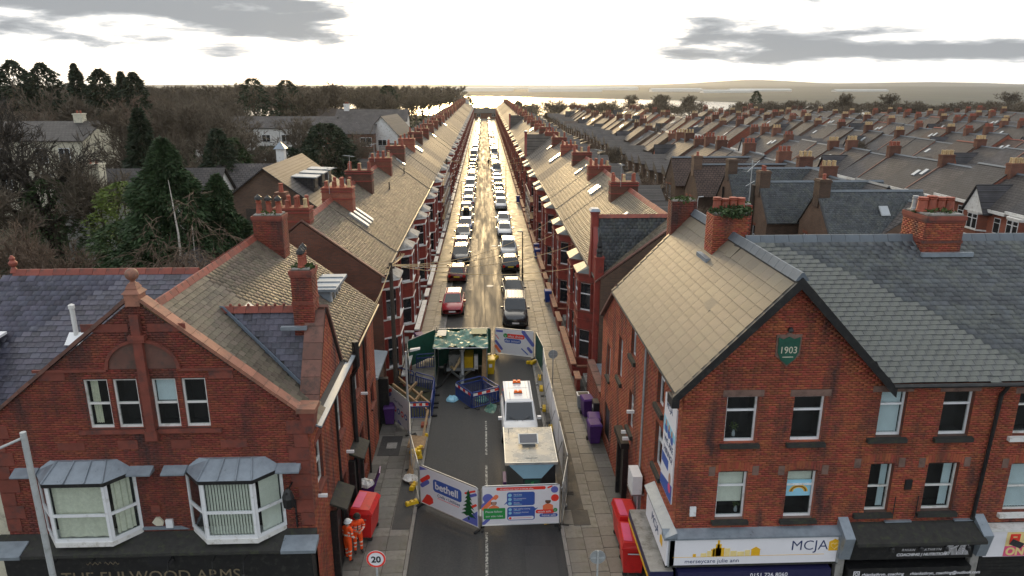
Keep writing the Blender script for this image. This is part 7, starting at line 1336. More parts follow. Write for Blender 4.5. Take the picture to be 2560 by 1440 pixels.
# ---------------------------------------------------------------- roadworks: fencing and hoardings
def fence(P0, P1, label, kind='mesh', z0=.18, z1=2.0):
    P0, P1 = Vector((*P0, 0)), Vector((*P1, 0)); l = (P1-P0).length; u = (P1-P0)/l; o = Vector((u.y, -u.x, 0)); 
    if o.y > 0.3 or (abs(o.y) <= .3 and o.x > 0 and P0.x > 0): o = -o
    T = thing('site_fence', label, 'fence', P0, 0, 'temporary fence panels round the roadworks'); F = Frame(P0, u, o); B = lambda mb, n, m, p=T: mb.build(n, m, p)
    fr = MB(F); r = .021; c = .14; fr.tube([(.03, 0, .04), (.03, 0, z1-c), (.03+c*.3, 0, z1-c*.3), (.03+c, 0, z1), (l-.03-c, 0, z1), (l-.03-c*.3, 0, z1-c*.3), (l-.03, 0, z1-c), (l-.03, 0, .04)], r, 6); fr.tube([(.03, 0, z0), (l-.03, 0, z0)], r*.9, 6); B(fr, 'frame', 'steel')
    if kind in ('mesh', 'half'):
        m = MB(F); n = int(l/.12)
        for i in range(1, n): m.bar((l*i/n, 0, z0), (l*i/n, 0, z1-.02), .005, .005)
        for i in range(7): m.bar((.05, .004, z0+.2+i*.25), (l-.05, .004, z0+.2+i*.25), .005, .005)
        m2 = MB(); 
        for k in range(0, len(m.v)): pass
        tag(B(m, 'wire_mesh', 'steel_dull'), kind='stuff')
    sheet = None
    if kind == 'green': sheet = B(MB(F).box(.05, l-.05, -.012, -.006, z0+.03, z1-.04), 'debris_netting', 'tarp_green')
    if kind in ('print', 'half'): sheet = B(MB(F).box(.06 if kind == 'print' else l*.45, l-.06, .024, .03, z0+.04, z1-.03), 'banner', 'print_white')
    for x in (0.03, l-.03): B(MB(F).box(x-.05, x+.05, -.3, .3, .0, .13), 'rubber_foot', 'rubber')
    return T, F, l, sheet
def rrect(F, u0, u1, z0, z1, r, o0=.03, th=.004, skew=0.):
    pts = []
    r = min(r, (u1-u0)/2, (z1-z0)/2)
    for cx, cz, a in ((u1-r, z1-r, 0), (u0+r, z1-r, 90), (u0+r, z0+r, 180), (u1-r, z0+r, 270)):
        for k in range(5): t = R(a+k*22.5); pts.append((cx+r*math.cos(t), o0, cz+r*math.sin(t)))
    return MB(F).ext(pts, (0, th, 0))
def pill(F, a, b, r, o0=.03, th=.003):
    a, b = Vector(a), Vector(b); d = (b-a).normalized(); n = Vector((-d.y, d.x)); an = math.atan2(d.y, d.x); pts = []
    for k in range(9): t = an-math.pi/2+math.pi*k/8; pts.append((b.x+r*math.cos(t), o0, b.y+r*math.sin(t)))
    for k in range(9): t = an+math.pi/2+math.pi*k/8; pts.append((a.x+r*math.cos(t), o0, a.y+r*math.sin(t)))
    return MB(F).ext(pts, (0, th, 0))
def disc(F, c, r, o0=.03, th=.003, sx=1., n=20): return MB(F).ext([(c[0]+r*sx*math.cos(2*math.pi*k/n), o0, c[1]+r*math.sin(2*math.pi*k/n)) for k in range(n)], (0, th, 0))
def ftext(T, F, body, u, z, size, mat, o=.038, mirror=False, **kw):
    p = F((u, o, z)); an = math.atan2(F.u.y, F.u.x); 
    return text(T, body, p, (R(90), 0, an), size, mat, mirror=mirror, ext=.0015, **kw)
def hoardings():
    # front left: contractor's banner
    T, F, l, sh = fence((-2.93, 27.05), (-.36, 25.05), 'white hoarding with blue name plate and printed green fir tree, front left of roadworks', 'print')
    B = lambda mb, n, m: mb.build(n, m, sh)
    B(rrect(F, .80, 2.35, 1.02, 1.60, .13), 'name_plate', 'print_blue'); ftext(sh, F, 'bethell', .90, 1.17, .47, 'print_white', sx=1.0, bold=.012); ftext(sh, F, 'Civils • Utilities', 1.02, .82, .20, 'print_navy', sx=1.0); B(MB(F).box(1.02, 2.2, .03, .034, .745, .765), 'underline', 'print_red')
    for i, (a, b, r, m) in enumerate((((.16, 1.28), (.55, 1.60), .095, 'print_red'), ((.16, 1.06), (.5, 1.34), .095, 'print_peri'), ((2.55, 1.55), (3.05, 1.82), .04, 'print_red'), ((2.75, 1.48), (3.1, 1.68), .06, 'print_peri'), ((2.6, .82), (3.1, 1.2), .05, 'print_red'))): B(pill(F, a, b, r, .03+.001*i), 'stripe', m)
    B(MB(F).ext([(.07, .03, 1.75), (.07, .03, 1.94), (.5, .03, 1.94)], (0, .004, 0)), 'corner_shape', 'print_peri'); B(MB(F).ext([(.1, .03, .24), (.55, .03, .24), (.78, .03, .42), (.76, .03, .62), (.6, .03, .74), (.42, .03, .72)], (0, .004, 0)), 'corner_shape', 'print_red'); B(MB(F).ext([(2.35, .03, .24), (l-.08, .03, .24), (l-.08, .03, .95)], (0, .004, 0)), 'corner_shape', 'print_peri')
    fir = MB(F); c = 2.72
    for i in range(6):
        w = .13+.055*i; z = 1.62-i*.19; fir.ext([(c, .034+.002*i, z+.16), (c-w*.6, .034+.002*i, z), (c-w, .034+.002*i, z-.12), (c-w*.6, .034+.002*i, z-.08), (c-w*.3, .034+.002*i, z-.13), (c, .034+.002*i, z-.08), (c+w*.3, .034+.002*i, z-.13), (c+w*.6, .034+.002*i, z-.08), (c+w, .034+.002*i, z-.12), (c+w*.6, .034+.002*i, z)], (0, .002, 0))
    fir.box(c-.04, c+.04, .034, .037, .38, .5); B(fir, 'fir_tree_print', 'print_dgreen')
    # front right: site rules
    T, F, l, sh = fence((-.30, 25.22), (2.94, 25.30), 'white site rules hoarding with red header and two printed figures, front right of roadworks', 'print'); B = lambda mb, n, m: mb.build(n, m, sh)
    B(rrect(F, .62, 2.62, 1.79, 1.93, .07), 'header', 'print_red'); ftext(sh, F, 'All visitors must report to the site office.', .78, 1.825, .088, 'print_white', sx=.92, bold=.001)
    B(rrect(F, 1.05, 2.18, 1.08, 1.70, .1), 'rule_panel', 'print_blue'); B(rrect(F, 1.06, 2.19, .40, 1.02, .1), 'rule_panel', 'print_blue'); B(rrect(F, 1.10, 2.14, .43, .58, .06, .035), 'rule_note', 'print_white'); B(MB(F).ext([(1.06, .03, 1.2), (.92, .03, 1.12), (1.06, .03, 1.3)], (0, .004, 0)), 'speech_tail', 'print_blue'); B(MB(F).ext([(2.18, .03, .92), (2.32, .03, .96), (2.18, .03, .82)], (0, .004, 0)), 'speech_tail', 'print_blue')
    for i, s in enumerate(('Hard hats', 'Eye protection', 'Gloves')): z = 1.56-i*.19; B(disc(F, (1.17, z), .075, .034), 'rule_icon', 'print_sky'); ftext(sh, F, s, 1.32, z+.005, .085, 'print_white'); B(MB(F).box(1.32, 1.66, .034, .037, z-.05, z-.028), 'rule_line', 'print_sky')
    for i, s in enumerate(('High visibility clothing', 'Protective footwear')): z = .90-i*.16; B(disc(F, (1.18, z), .065, .034), 'rule_icon', 'print_sky'); ftext(sh, F, s, 1.32, z+.0, .08, 'print_white', sx=.95); B(MB(F).box(1.32, 1.6, .034, .037, z-.05, z-.03), 'rule_line', 'print_sky')
    B(disc(F, (1.18, .505), .055, .039), 'rule_icon', 'print_red'); B(MB(F).box(1.3, 2.05, .039, .041, .5, .515), 'rule_line', 'print_pink')
    B(disc(F, (.28, 1.45), .21, .03), 'circle_shape', 'print_peri')
    for i, (a, b, r, m) in enumerate((((.10, 1.10), (.42, 1.42), .10, 'print_peri'), ((.12, .98), (.62, 1.52), .09, 'print_orange'), ((.10, .30), (.3, .5), .07, 'print_peri'), ((2.72, 1.86), (2.86, 1.92), .035, 'print_red'))): B(pill(F, a, b, r, .031+.001*i), 'stripe', m)
    B(disc(F, (2.98, 1.76), .15, .03), 'circle_shape', 'print_peri'); B(disc(F, (3.0, 1.38), .16, .03), 'circle_shape', 'print_red')
    def figure(c, z, skin, vest, hair):
        B(MB(F).ext([(c-.2, .034, z-.62), (c+.2, .034, z-.62), (c+.21, .034, z-.18), (c+.08, .034, z-.1), (c-.08, .034, z-.1), (c-.21, .034, z-.18)], (0, .003, 0)), 'printed_vest', vest); B(disc(F, (c, z+.02), .115, .036), 'printed_hair', hair); B(disc(F, (c, z), .085, .040), 'printed_face', skin); B(MB(F).ext([(c-.12, .042, z+.07), (c+.12, .042, z+.07), (c+.09, .042, z+.15), (c, .042, z+.18), (c-.09, .042, z+.15)], (0, .003, 0)), 'printed_helmet', 'print_white')
    figure(.52, 1.22, 'skin', 'print_orange', 'print_brown'); figure(2.72, 1.22, 'print_brown', 'print_orange', 'print_brown')
    B(rrect(F, .10, .98, .50, 1.0, .04, .046), 'green_card', 'print_green'); ftext(sh, F, 'Please follow', .17, .80, .13, 'print_white', o=.054); ftext(sh, F, 'our site rules', .18, .60, .13, 'print_white', o=.054)
    B(rrect(F, 2.22, 3.0, .70, .86, .07, .046), 'pill_sign', 'print_red'); ftext(sh, F, 'work safe', 2.30, .735, .14, 'print_white', o=.054); B(rrect(F, 2.38, 3.12, .52, .67, .07, .046), 'pill_sign', 'print_blue'); ftext(sh, F, 'home safe', 2.47, .555, .14, 'print_white', o=.054); B(disc(F, (3.02, .83), .09, .05), 'tick_disc', 'print_green'); B(MB(F).ext([(2.97, .053, .83), (3.0, .053, .79), (3.07, .053, .88), (3.0, .053, .82)], (0, .002, 0)), 'tick', 'print_white')
    # back right, printed side turned away
    T, F, l, sh = fence((.52, 44.6), (3.12, 43.7), 'white hoarding with mirrored safety slogan at the back right of roadworks', 'print'); B = lambda mb, n, m: mb.build(n, m, sh)
    B(disc(F, (.78, 1.52), .15, .034), 'tick_disc', 'print_green'); B(MB(F).ext([(.86, .038, 1.54), (.77, .038, 1.43), (.68, .038, 1.58), (.77, .038, 1.48)], (0, .002, 0)), 'tick', 'print_white'); B(rrect(F, .85, 2.1, 1.36, 1.66, .13), 'pill_sign', 'print_red'); ftext(sh, F, 'work safe', 2.0, 1.42, .26, 'print_white', mirror=True); B(rrect(F, .68, 1.85, 1.02, 1.32, .13), 'pill_sign', 'print_blue'); ftext(sh, F, 'home safe', 1.76, 1.09, .26, 'print_white', mirror=True); B(rrect(F, .12, .6, 1.72, 1.86, .02), 'small_plate', 'print_peri')
    for i, (a, b, r, m) in enumerate((((.12, 1.05), (.5, .55), .09, 'print_peri'), ((.1, .72), (.36, .36), .1, 'print_orange'), ((2.3, 1.4), (2.65, 1.0), .02, 'print_red'), ((2.35, .78), (2.55, .55), .10, 'print_peri'), ((1.9, .7), (2.3, .35), .04, 'print_blue'), ((.1, 1.5), (.3, 1.25), .025, 'print_red'), ((2.0, 1.88), (2.66, 1.05), .12, 'print_peri'))): B(pill(F, a, b, r, .03+.0006*i), 'stripe', m)
    # left run
    T, F, l, sh = fence((-5.35, 35.5), (-3.95, 33.3), 'white values hoarding with row of coloured circles beside left pavement', 'print'); B = lambda mb, n, m: mb.build(n, m, sh)
    ftext(sh, F, 'Our Values', .75, 1.35, .24, 'print_navy'); 
    for i, m in enumerate(('print_blue', 'print_red', 'print_blue', 'print_red', 'print_blue')): B(disc(F, (.45+i*.42, .92), .17, .03), 'value_circle', m); B(disc(F, (.45+i*.42, .92), .09, .034), 'value_icon', 'print_white')
    B(pill(F, (.2, 1.7), (.5, 1.86), .09), 'stripe', 'print_red'); B(pill(F, (.15, 1.45), (.4, 1.6), .09, .031), 'stripe', 'print_peri'); B(pill(F, (1.2, .35), (1.5, .25), .05, .031), 'stripe', 'print_peri')
    fence((-3.95, 33.3), (-3.58, 29.85), 'bare mesh fence panel along the left kerb beside the timber heap', 'half'); fence((-3.58, 29.85), (-2.97, 27.1), 'nearest bare mesh fence panel along the left kerb', 'mesh')
    fence((-5.0, 42.2), (-3.35, 44.4), 'green netted fence panel angled at the back left of roadworks', 'green'); fence((-3.3, 44.45), (.3, 44.5), 'long green netted fence panel behind the tarpaulin shelter', 'green'); fence((-4.55, 38.9), (-5.0, 42.1), 'green netted fence panel along the left garden wall', 'green')
    for a, b, k, lb in (((3.0, 25.25), (3.47, 27.55), 'mesh', 'narrow mesh fence panel closing the front right corner'), ((3.47, 27.6), (3.45, 30.95), 'half', 'half covered fence panel beside the box trailer'), ((3.45, 31.0), (3.43, 34.35), 'print', 'lilac backed banner fence panel beside the works van cab'), ((3.43, 34.4), (3.40, 37.75), 'print', 'lilac backed banner fence panel behind the works van'), ((3.40, 37.8), (3.47, 40.8), 'print', 'banner fence panel next to the green panel on the right'), ((3.47, 40.85), (3.2, 43.65), 'green', 'green netted fence panel at the back right corner')):
        fence(a, b, lb+' of roadworks', k)
    for i, (a, b) in enumerate((((3.42, 29.3), (2.95, 29.3)), ((3.42, 32.6), (2.98, 32.7)), ((3.4, 36.0), (2.98, 36.1)), ((3.4, 39.3), (3.0, 39.4)), ((2.98, 25.4), (3.3, 26.6)))):
        t = thing('fence_brace', 'slanting steel fence brace, %s from the front on the right fence' % nth(i), 'brace', (a[0], a[1], 0), 0, 'braces on the right fence'); t['kind'] = 'thing'; MB().tube([(a[0], a[1], 1.75), (b[0], b[1], .2)], .02, 6).build('tube', 'steel', t); MB().box(b[0]-.06, b[0]+.06, b[1]-.06, b[1]+.06, .12, .2).build('clamp', 'steel_dull', t)
hoardings()
def site():
    # yellow ballast blocks
    fp = thing('ballast_block', '', 'block'); b = MB(); b.taper(-.36, .36, -.13, .13, 0, .15, .02, .015); b.taper(-.34, -.14, -.12, .12, .15, .21, .03, .03); b.taper(.14, .34, -.12, .12, .15, .21, .03, .03); b.taper(-.09, .09, -.12, .12, .15, .20, .02, .02); b.build('body', 'pl_yellow', fp, world=False)
    for x in (-.115, .115): MB().lathe((x, 0, .145), [(.022, 0), (.022, .012)], 8).build('socket', 'black_plastic', fp, world=False)
    spots = [(-3.3, 27.0, .5, .1, 'at the foot of the front left hoarding'), (3.22, 40.3, 1.5, .12, 'upper one of the pair by the green right fence'), (3.2, 38.7, 1.5, .12, 'lower one of the pair by the green right fence'), (3.15, 36.0, 1.5, .12, 'beside the works van roof on the right kerb'), (3.3, 33.6, 1.5, .12, 'beside the works van mirror on the right kerb'), (3.2, 30.6, 1.5, .12, 'beside the box trailer'), (2.85, 43.1, .3, .02, 'under the mirrored hoarding on its right'), (3.0, 42.8, 1.0, .14, 'resting on the block under the mirrored hoarding'), (.35, 44.2, .4, .02, 'under the mirrored hoarding on its left'), (.6, 43.9, 1.2, .02, 'in front of the block left of the mirrored hoarding'), (-3.45, 30.9, .2, .12, 'lowest of the heap by the left kerb'), (-3.4, 31.3, .9, .32, 'across the heap by the left kerb'), (-3.5, 31.0, -.3, .33, 'top of the heap by the left kerb'), (-3.25, 32.9, 1.2, .12, 'beyond the brown board on the left kerb'), (2.55, 25.6, .3, .02, 'behind the right end of the site rules hoarding'), (-3.35, 28.3, 1.3, .12, 'against the nearest left mesh panel')]
    for i, (x, y, a, z, lb) in enumerate(spots): t = copytree(fp); t.scale = (.8, .8, .85); t.location = (x, y, z); t.rotation_euler = (0, 0, a); tag(t, 'yellow plastic ballast block '+lb, 'block', 'yellow ballast blocks')
    killtree(fp)
    bd = thing('plywood_board', 'brown plywood board lying over the ballast heap on the left kerb', 'board', (-3.5, 31.9, .45)); MB().hexa([(-.45, -.55, 0), (.4, -.6, -.05), (.45, .5, .02), (-.4, .55, .08), (-.45, -.55, .025), (.4, -.6, -.025), (.45, .5, .045), (-.4, .55, .105)]).build('sheet', 'timber', bd, world=False)
    for i, (p, q) in enumerate((((-3.3, 32.2, .2), (-3.15, 34.6, .9)), ((-3.75, 29.2, .15), (-3.5, 30.6, .3)), ((-3.6, 29.0, .12), (-3.65, 30.4, .5)), ((-3.5, 28.5, .15), (-3.4, 29.8, .9)))):
        t = thing('loose_plank', 'loose timber plank by the left kerb fence, %s back' % nth(i), 'plank', p, 0, 'loose planks'); MB().bar((0, 0, 0), Vector(q)-Vector(p), .12, .04).build('plank', 'timber', t, world=False)
    t = thing('brick_pack', 'small pack of red bricks on the left kerb beyond the board', 'bricks', (-3.35, 34.3, .12))
    for i in range(3):
        for j in range(2):
            for k in range(2): MB().box(-.16+i*.11, -.06+i*.11, -.22+j*.23, -.01+j*.23, k*.07, k*.07+.065).build('brick', 'brick', t, world=False)
    for x, y, z, m, lb in ((-3.55, 28.9, .12, 'white_paint', 'crumpled white bag by the nearest left mesh panel'), (-2.05, 37.6, .0, 'print_sky', 'pale blue sack left of the barrier pen'), (.2, 36.35, .0, 'foil', 'green plastic sheeting at the foot of the barrier pen'), (-.3, 37.4, .05, 'foil', 'heap of green sheeting inside the barrier pen'), (-5.2, 26.95, 1.1, 'white_paint', 'white rubbish bag spilling from the open purple bin')):
        t = thing('plastic_sack', lb, 'bag', (x, y, z)); rr = random.Random(int(x*100)); V = MB(); V.lathe((0, 0, 0), [(.22, 0), (.34, .06), (.30, .16), (.16, .24), (.05, .27)], 11); V.v = [(a*(1+rr.uniform(-.2, .25)), b*(1+rr.uniform(-.2, .25))*(1 if 'foot' not in lb else 1.6), c*(1+rr.uniform(-.3, .3))) for a, b, c in V.v]; V.build('sack', m, t, world=False)
    # blue plastic pedestrian barriers
    def barrier(P0, P1, lb, board=False, grp='blue plastic barriers'):
        P0, P1 = Vector((*P0, 0)), Vector((*P1, 0)); l = (P1-P0).length; u = (P1-P0)/l; o = Vector((u.y, -u.x, 0)); o = -o if o.y > .05 else o; T = thing('plastic_barrier', lb, 'barrier', P0, 0, grp); F = Frame(P0, u, o)
        f = MB(F); f.tube([(.04, 0, .12), (.04, 0, .95), (.12, 0, 1.02), (l-.12, 0, 1.02), (l-.04, 0, .95), (l-.04, 0, .12), (.04, 0, .12)], .035, 6); f.box(.04, l-.04, -.03, .03, .74, .80); f.build('frame', 'pl_navy', T); n = max(4, int(l/.13))
        for i in range(1, n): MB(F).box(l*i/n-.02, l*i/n+.02, -.02, .02, .14, .74, 0).build('slat', 'pl_navy', T)
        if board:
            k = 6
            for i in range(k): MB(F).box(.08+(l-.16)*i/k, .08+(l-.16)*(i+1)/k-.002, .036, .05, .83, .97).build('board_stripe', 'pl_red' if i % 2 else 'pl_white', T)
        for x in (.25, l-.25): MB(F).box(x-.09, x+.09, -.3, .3, .0, .1).build('foot', 'rubber', T)
    c = [(-1.82, 37.9), (-.86, 36.35), (.7, 37.2), (-.3, 38.75)]
    barrier(c[0], c[1], 'blue barrier with red and white board, left front of the pen on the road', True); barrier(c[1], c[2], 'blue barrier with red and white board, right front of the pen on the road', True); barrier(c[3], c[2], 'blue barrier at the right back of the pen on the road'); barrier(c[0], c[3], 'blue barrier at the left back of the pen on the road')
    for a, b, lb, bo in (((-5.6, 40.4), (-4.35, 39.55), 'blue barrier nearest the garden wall round the timber trench', 0), ((-4.3, 39.5), (-3.1, 38.7), 'blue barrier at the back of the timber trench', 0), ((-3.08, 38.6), (-3.06, 37.0), 'blue barrier on the kerb beside the timber trench, further one', 0), ((-3.06, 36.95), (-3.05, 35.4), 'blue barrier on the kerb beside the timber trench, nearer one', 0), ((-4.25, 35.25), (-3.1, 35.3), 'blue barrier with red and white board at the near end of the timber trench', 1), ((-4.5, 42.3), (-3.0, 42.6), 'blue barrier behind the left end of the tarpaulin shelter', 0)): barrier(a, b, lb, bool(bo))
    T = thing('timber_frame', 'long brown timber beams and cross pieces laid over the pavement trench', 'timber', (-4.4, 37.5, .1))
    for p, q in (((-5.5, 39.4, .9), (-3.2, 36.2, .5)), ((-5.45, 38.2, .8), (-3.3, 35.5, .45)), ((-4.5, 37.2, .75), (-4.1, 38.3, .85)), ((-4.0, 36.4, .6), (-3.7, 37.3, .7)), ((-5.4, 41.5, 1.0), (-5.2, 39.5, .8))): MB().bar(p, q, .1, .16).build('beam', 'timber', T)
    pt = thing('trench_cover', 'dark earth and boards in the dug-up pavement', 'trench', (-4.3, 37.5, .12)); MB().box(-1.1, 1.1, -2.1, 2.4, 0, .03).build('earth', 'garden', pt, world=False)
    # tarpaulin shelter over a towed machine
    T = thing('tarpaulin_shelter', 'makeshift shelter with crumpled green tarpaulin roof over the towed machine', 'shelter', (-1.55, 41.1, 0)); B = lambda mb, n, m, p=T: mb.build(n, m, p)
    for x in (-3.1, 0.0):
        for y in (39.8, 42.5): B(MB().tube([(x, y, .03), (x, y, 2.5)], .025, 6), 'post', 'steel')
    rg = np.random.default_rng(5); nx, ny = 34, 26; xs = np.linspace(-3.2, .08, nx); ys = np.linspace(39.65, 42.6, ny); V = [(x, y, 2.48+(.10 if (i+j) % 3 else 0)*rg.random()+.07*math.sin(x*5+y*3)+.05*math.sin(y*9-x*2)-.12*math.exp(-((x+1.6)**2+(y-41)**2))) for j, y in enumerate(ys) for i, x in enumerate(xs)]
    o = arr_obj('tarpaulin', np.array(V)-np.array(W(T)), [(j*nx+i, j*nx+i+1, (j+1)*nx+i+1, (j+1)*nx+i) for j in range(ny-1) for i in range(nx-1)], 'foil', T)
    B(MB().box(-.95, .02, 41.4, 42.45, 2.68, 2.70), 'dark_sheet', 'tarp_green'); B(MB().box(-3.05, -2.5, 41.2, 42.3, 2.66, 2.68), 'grey_sheet', 'steel_dull'); B(MB().tube([(-3.2, 39.64, 2.45), (.08, 39.64, 2.45)], .03, 6), 'front_pole', 'steel'); B(MB().tube([(-3.15, 42.4, 2.85), (-3.15, 42.4, 2.2)], .025, 5).tube([(.02, 41.7, 2.9), (.02, 41.7, 2.3)], .025, 5), 'corner_pole', 'steel')
    for x0, x1, y0, y1 in ((-3.16, -3.13, 39.9, 42.5), (.03, .05, 39.9, 42.5), (-3.1, .03, 42.53, 42.56)): B(MB().box(x0, x1, y0, y1, .15, 2.44), 'side_sheet', 'tarp_green')
    B(MB().hexa([(-.35, 39.9, .03), (-.05, 39.75, .03), (-.02, 39.78, .03), (-.32, 39.93, .03), (-.25, 40.2, 2.2), (-.02, 40.1, 2.2), (0, 40.13, 2.2), (-.23, 40.23, 2.2)]), 'leaning_board', 'timber')
    T = thing('towed_machine', 'towed suction machine with drawbar, hose and upright duct under the tarpaulin', 'machine', (-1.6, 41.6, 0)); B = lambda mb, n, m, p=T: mb.build(n, m, p)
    B(MB().box(-2.5, -.75, 40.9, 42.3, .45, .62), 'chassis', 'steel_dull'); B(MB().box(-2.35, -1.5, 41.0, 42.2, .62, 1.5), 'engine_cover', 'box_roof'); B(MB().box(-1.4, -.85, 41.0, 42.2, .62, 1.35), 'tank', 'pl_yellow'); B(MB().box(-.78, -.55, 40.8, 41.1, .6, 1.5), 'control_box', 'white_paint'); B(MB().bar((-2.3, 40.95, .5), (-1.62, 39.9, .42), .09, .1).bar((-.95, 40.95, .5), (-1.62, 39.9, .42), .09, .1), 'drawbar', 'steel'); B(MB().tube([(-1.62, 40.0, .0), (-1.62, 40.0, .7)], .04, 7), 'jockey_stand', 'steel')
    B(MB().tube([(-1.5, 39.6, .05), (-1.5, 40.2, .3), (-1.5, 40.5, 1.2), (-1.5, 40.55, 1.9)], [.1, .11, .11, .1], 8).lathe((-1.5, 40.55, 1.88), [(.1, 0), (.17, .05), (.17, .16), (.08, .2)], 10), 'duct', 'steel_dull'); B(MB().tube([(-2.2, 41, .7), (-2.0, 40.5, .75), (-1.75, 40.6, 1.1), (-1.6, 40.8, 1.4)], .09, 7), 'hose', 'pot_buff'); B(MB().tube([(-2.2, 40.9, .5), (-2.8, 39.6, .1), (-3.4, 38.6, .15), (-4.0, 38.2, .3)], .06, 6), 'suction_hose', 'rubber')
    for x in (-2.6, -.65): w = B(MB().tube([(x-.1, 41.6, .33), (x+.1, 41.6, .33)], .33, 14), 'wheel', 'rubber')
    # bins
    def wheelie(col, loc, lb, rz=0., open_=False, sc=1.):
        T = thing('wheelie_bin', lb, 'bin', loc, rz, 'wheelie bins'); B = lambda mb, n, m, p=T: mb.build(n, m, p, world=False); T.scale = (sc,)*3
        B(MB().hexa([(-.21, -.26, .06), (.21, -.26, .06), (.23, .22, .06), (-.23, .22, .06), (-.29, -.37, .98), (.29, -.37, .98), (.29, .33, .98), (-.29, .33, .98)]).box(-.30, .30, -.385, .345, .93, .985), 'body', 'pl_'+col)
        if open_: l = B(MB().hexa([(-.31, .30, .98), (.31, .30, .98), (.31, .36, .98), (-.31, .36, .98), (-.29, .55, 1.62), (.29, .55, 1.62), (.29, .60, 1.6), (-.29, .60, 1.6)]), 'lid', 'pl_'+col)
        else: l = B(MB().taper(-.31, .31, -.41, .37, .99, 1.07, .05, .06).box(-.2, .2, -.43, -.40, .99, 1.02), 'lid', 'pl_'+col)
        B(MB().tube([(-.25, .38, 1.0), (.25, .38, 1.0)], .02, 6), 'handle', 'pl_'+col)
        for x in (-.26, .26): B(MB().tube([(x-.03, .25, .1), (x+.03, .25, .1)], .1, 12), 'wheel', 'rubber')
        if col == 'yellow': B(MB().box(-.1, .1, -.345, -.325, .55, .8), 'label', 'print_white')
        return T
    wheelie('purple', (-5.2, 34.7, .11), 'purple wheelie bin beside the values hoarding', R(5)); wheelie('purple', (-5.18, 27.1, .11), 'purple wheelie bin with open lid behind the red bin', R(-85), True); wheelie('purple', (5.42, 35.2, .11), 'purple wheelie bin nearest the terrace on the right pavement', R(8), False, 1.05); wheelie('purple', (5.35, 32.2, .11), 'front purple wheelie bin of the pair by the corner building', R(5), False, 1.08); wheelie('purple', (5.45, 32.95, .11), 'rear purple wheelie bin of the pair by the corner building', R(-4), False, 1.08)
    wheelie('yellow', (.2, 41.4, .05), 'yellow bin with white label right of the tarpaulin shelter', R(4)); wheelie('purple', (-4.6, 45.9, .11), 'purple bin behind the green netting on the left', R(20)); wheelie('blue', (5.1, 56.2, .11), 'bright blue bin in a right-hand front garden', 0); wheelie('blue', (5.35, 71.5, .11), 'nearer of two dark blue bins in a right-hand front garden', 0); wheelie('blue', (5.4, 74., .11), 'farther of two dark blue bins in a right-hand front garden', 0); wheelie('blue', (5.0, 108., .11), 'small blue bin far along the right pavement', 0)
    T = thing('black_cabinet', 'slim black street cabinet between purple bins on the right', 'cabinet', (5.72, 34.0, .11)); MB().box(-.18, .14, -.3, .3, 0, 1.35).taper(-.2, .15, -.32, .32, 1.35, 1.43, .02, .02).build('body', 'black_plastic', T, world=False); MB().box(-.19, -.181, -.1, .1, 1.05, 1.2).build('notice', 'print_white', T, world=False)
    T = thing('recycling_box', 'white crate standing behind the purple bin on the right', 'crate', (5.35, 36.3, .11)); MB().taper(-.3, .3, -.22, .22, 0, .75, -.04, -.03).build('body', 'steel_dull', T, world=False); MB().box(-.35, .35, -.27, .27, .75, .80).build('rim', 'white_paint', T, world=False); MB().box(-.28, .28, -.2, .2, .801, .806).build('opening', 'black_plastic', T, world=False)
    def eurobin(loc, lb, rz):
        T = thing('trade_bin', lb, 'bin', loc, rz, 'red trade bins'); T.scale = (1.08, 1.08, 1.15); B = lambda mb, n, m, p=T: mb.build(n, m, p, world=False)
        B(MB().hexa([(-.52, -.30, .17), (.52, -.30, .17), (.52, .30, .17), (-.52, .30, .17), (-.62, -.38, 1.12), (.62, -.38, 1.12), (.62, .38, 1.12), (-.62, .38, 1.12)]).box(-.65, .65, -.41, .41, 1.08, 1.14), 'body', 'pl_red'); l = B(MB().hexa([(-.64, -.43, 1.145), (.64, -.43, 1.145), (.64, .40, 1.145), (-.64, .40, 1.145), (-.58, -.30, 1.28), (.58, -.30, 1.28), (.60, .36, 1.34), (-.60, .36, 1.34)]), 'lid', 'pl_red'); B(MB().hexa([(-.5, .05, 1.315), (.5, .05, 1.315), (.5, .33, 1.342), (-.5, .33, 1.342), (-.5, .05, 1.325), (.5, .05, 1.325), (.5, .33, 1.352), (-.5, .33, 1.352)]), 'lid_panel', 'print_pink', l)
        for x in (-.45, .45):
            for y in (-.25, .25): B(MB().tube([(x-.03, y, .085), (x+.03, y, .085)], .085, 10), 'wheel', 'rubber')
        for x in (-.66, .66): B(MB().tube([(x, -.2, .95), (x, .2, .95)], .025, 6), 'side_handle', 'steel')
    eurobin((-4.9, 25.0, .11), 'big red trade bin behind the two workers', R(84)); eurobin((5.28, 22.5, .11), 'big red trade bin nearest the corner on the right pavement', R(86)); eurobin((5.38, 24.1, .11), 'red trade bin behind the nearest red bin on the right', R(92))
    # lamp posts, poles, signs
    T = thing('street_lamp', 'tall grey street lamp in front of the pub with arm to the left', 'street lamp', (-11.95, 17, 0)); MB().tube([(-11.95, 17, -.05), (-11.95, 17, 1.2), (-11.95, 17, 1.25), (-11.95, 17, 8.9)], [.12, .12, .085, .075], 10).build('post', 'grey_post', T); MB().tube([(-11.95, 17, 8.75), (-12.7, 16.6, 8.5)], .035, 6).build('arm', 'grey_post', T); MB().hexa([(-12.65, 16.5, 8.42), (-12.6, 16.75, 8.42), (-13.3, 16.7, 8.3), (-13.35, 16.4, 8.3), (-12.65, 16.5, 8.55), (-12.6, 16.75, 8.55), (-13.3, 16.7, 8.42), (-13.35, 16.4, 8.42)]).build('lantern', 'grey_post', T)
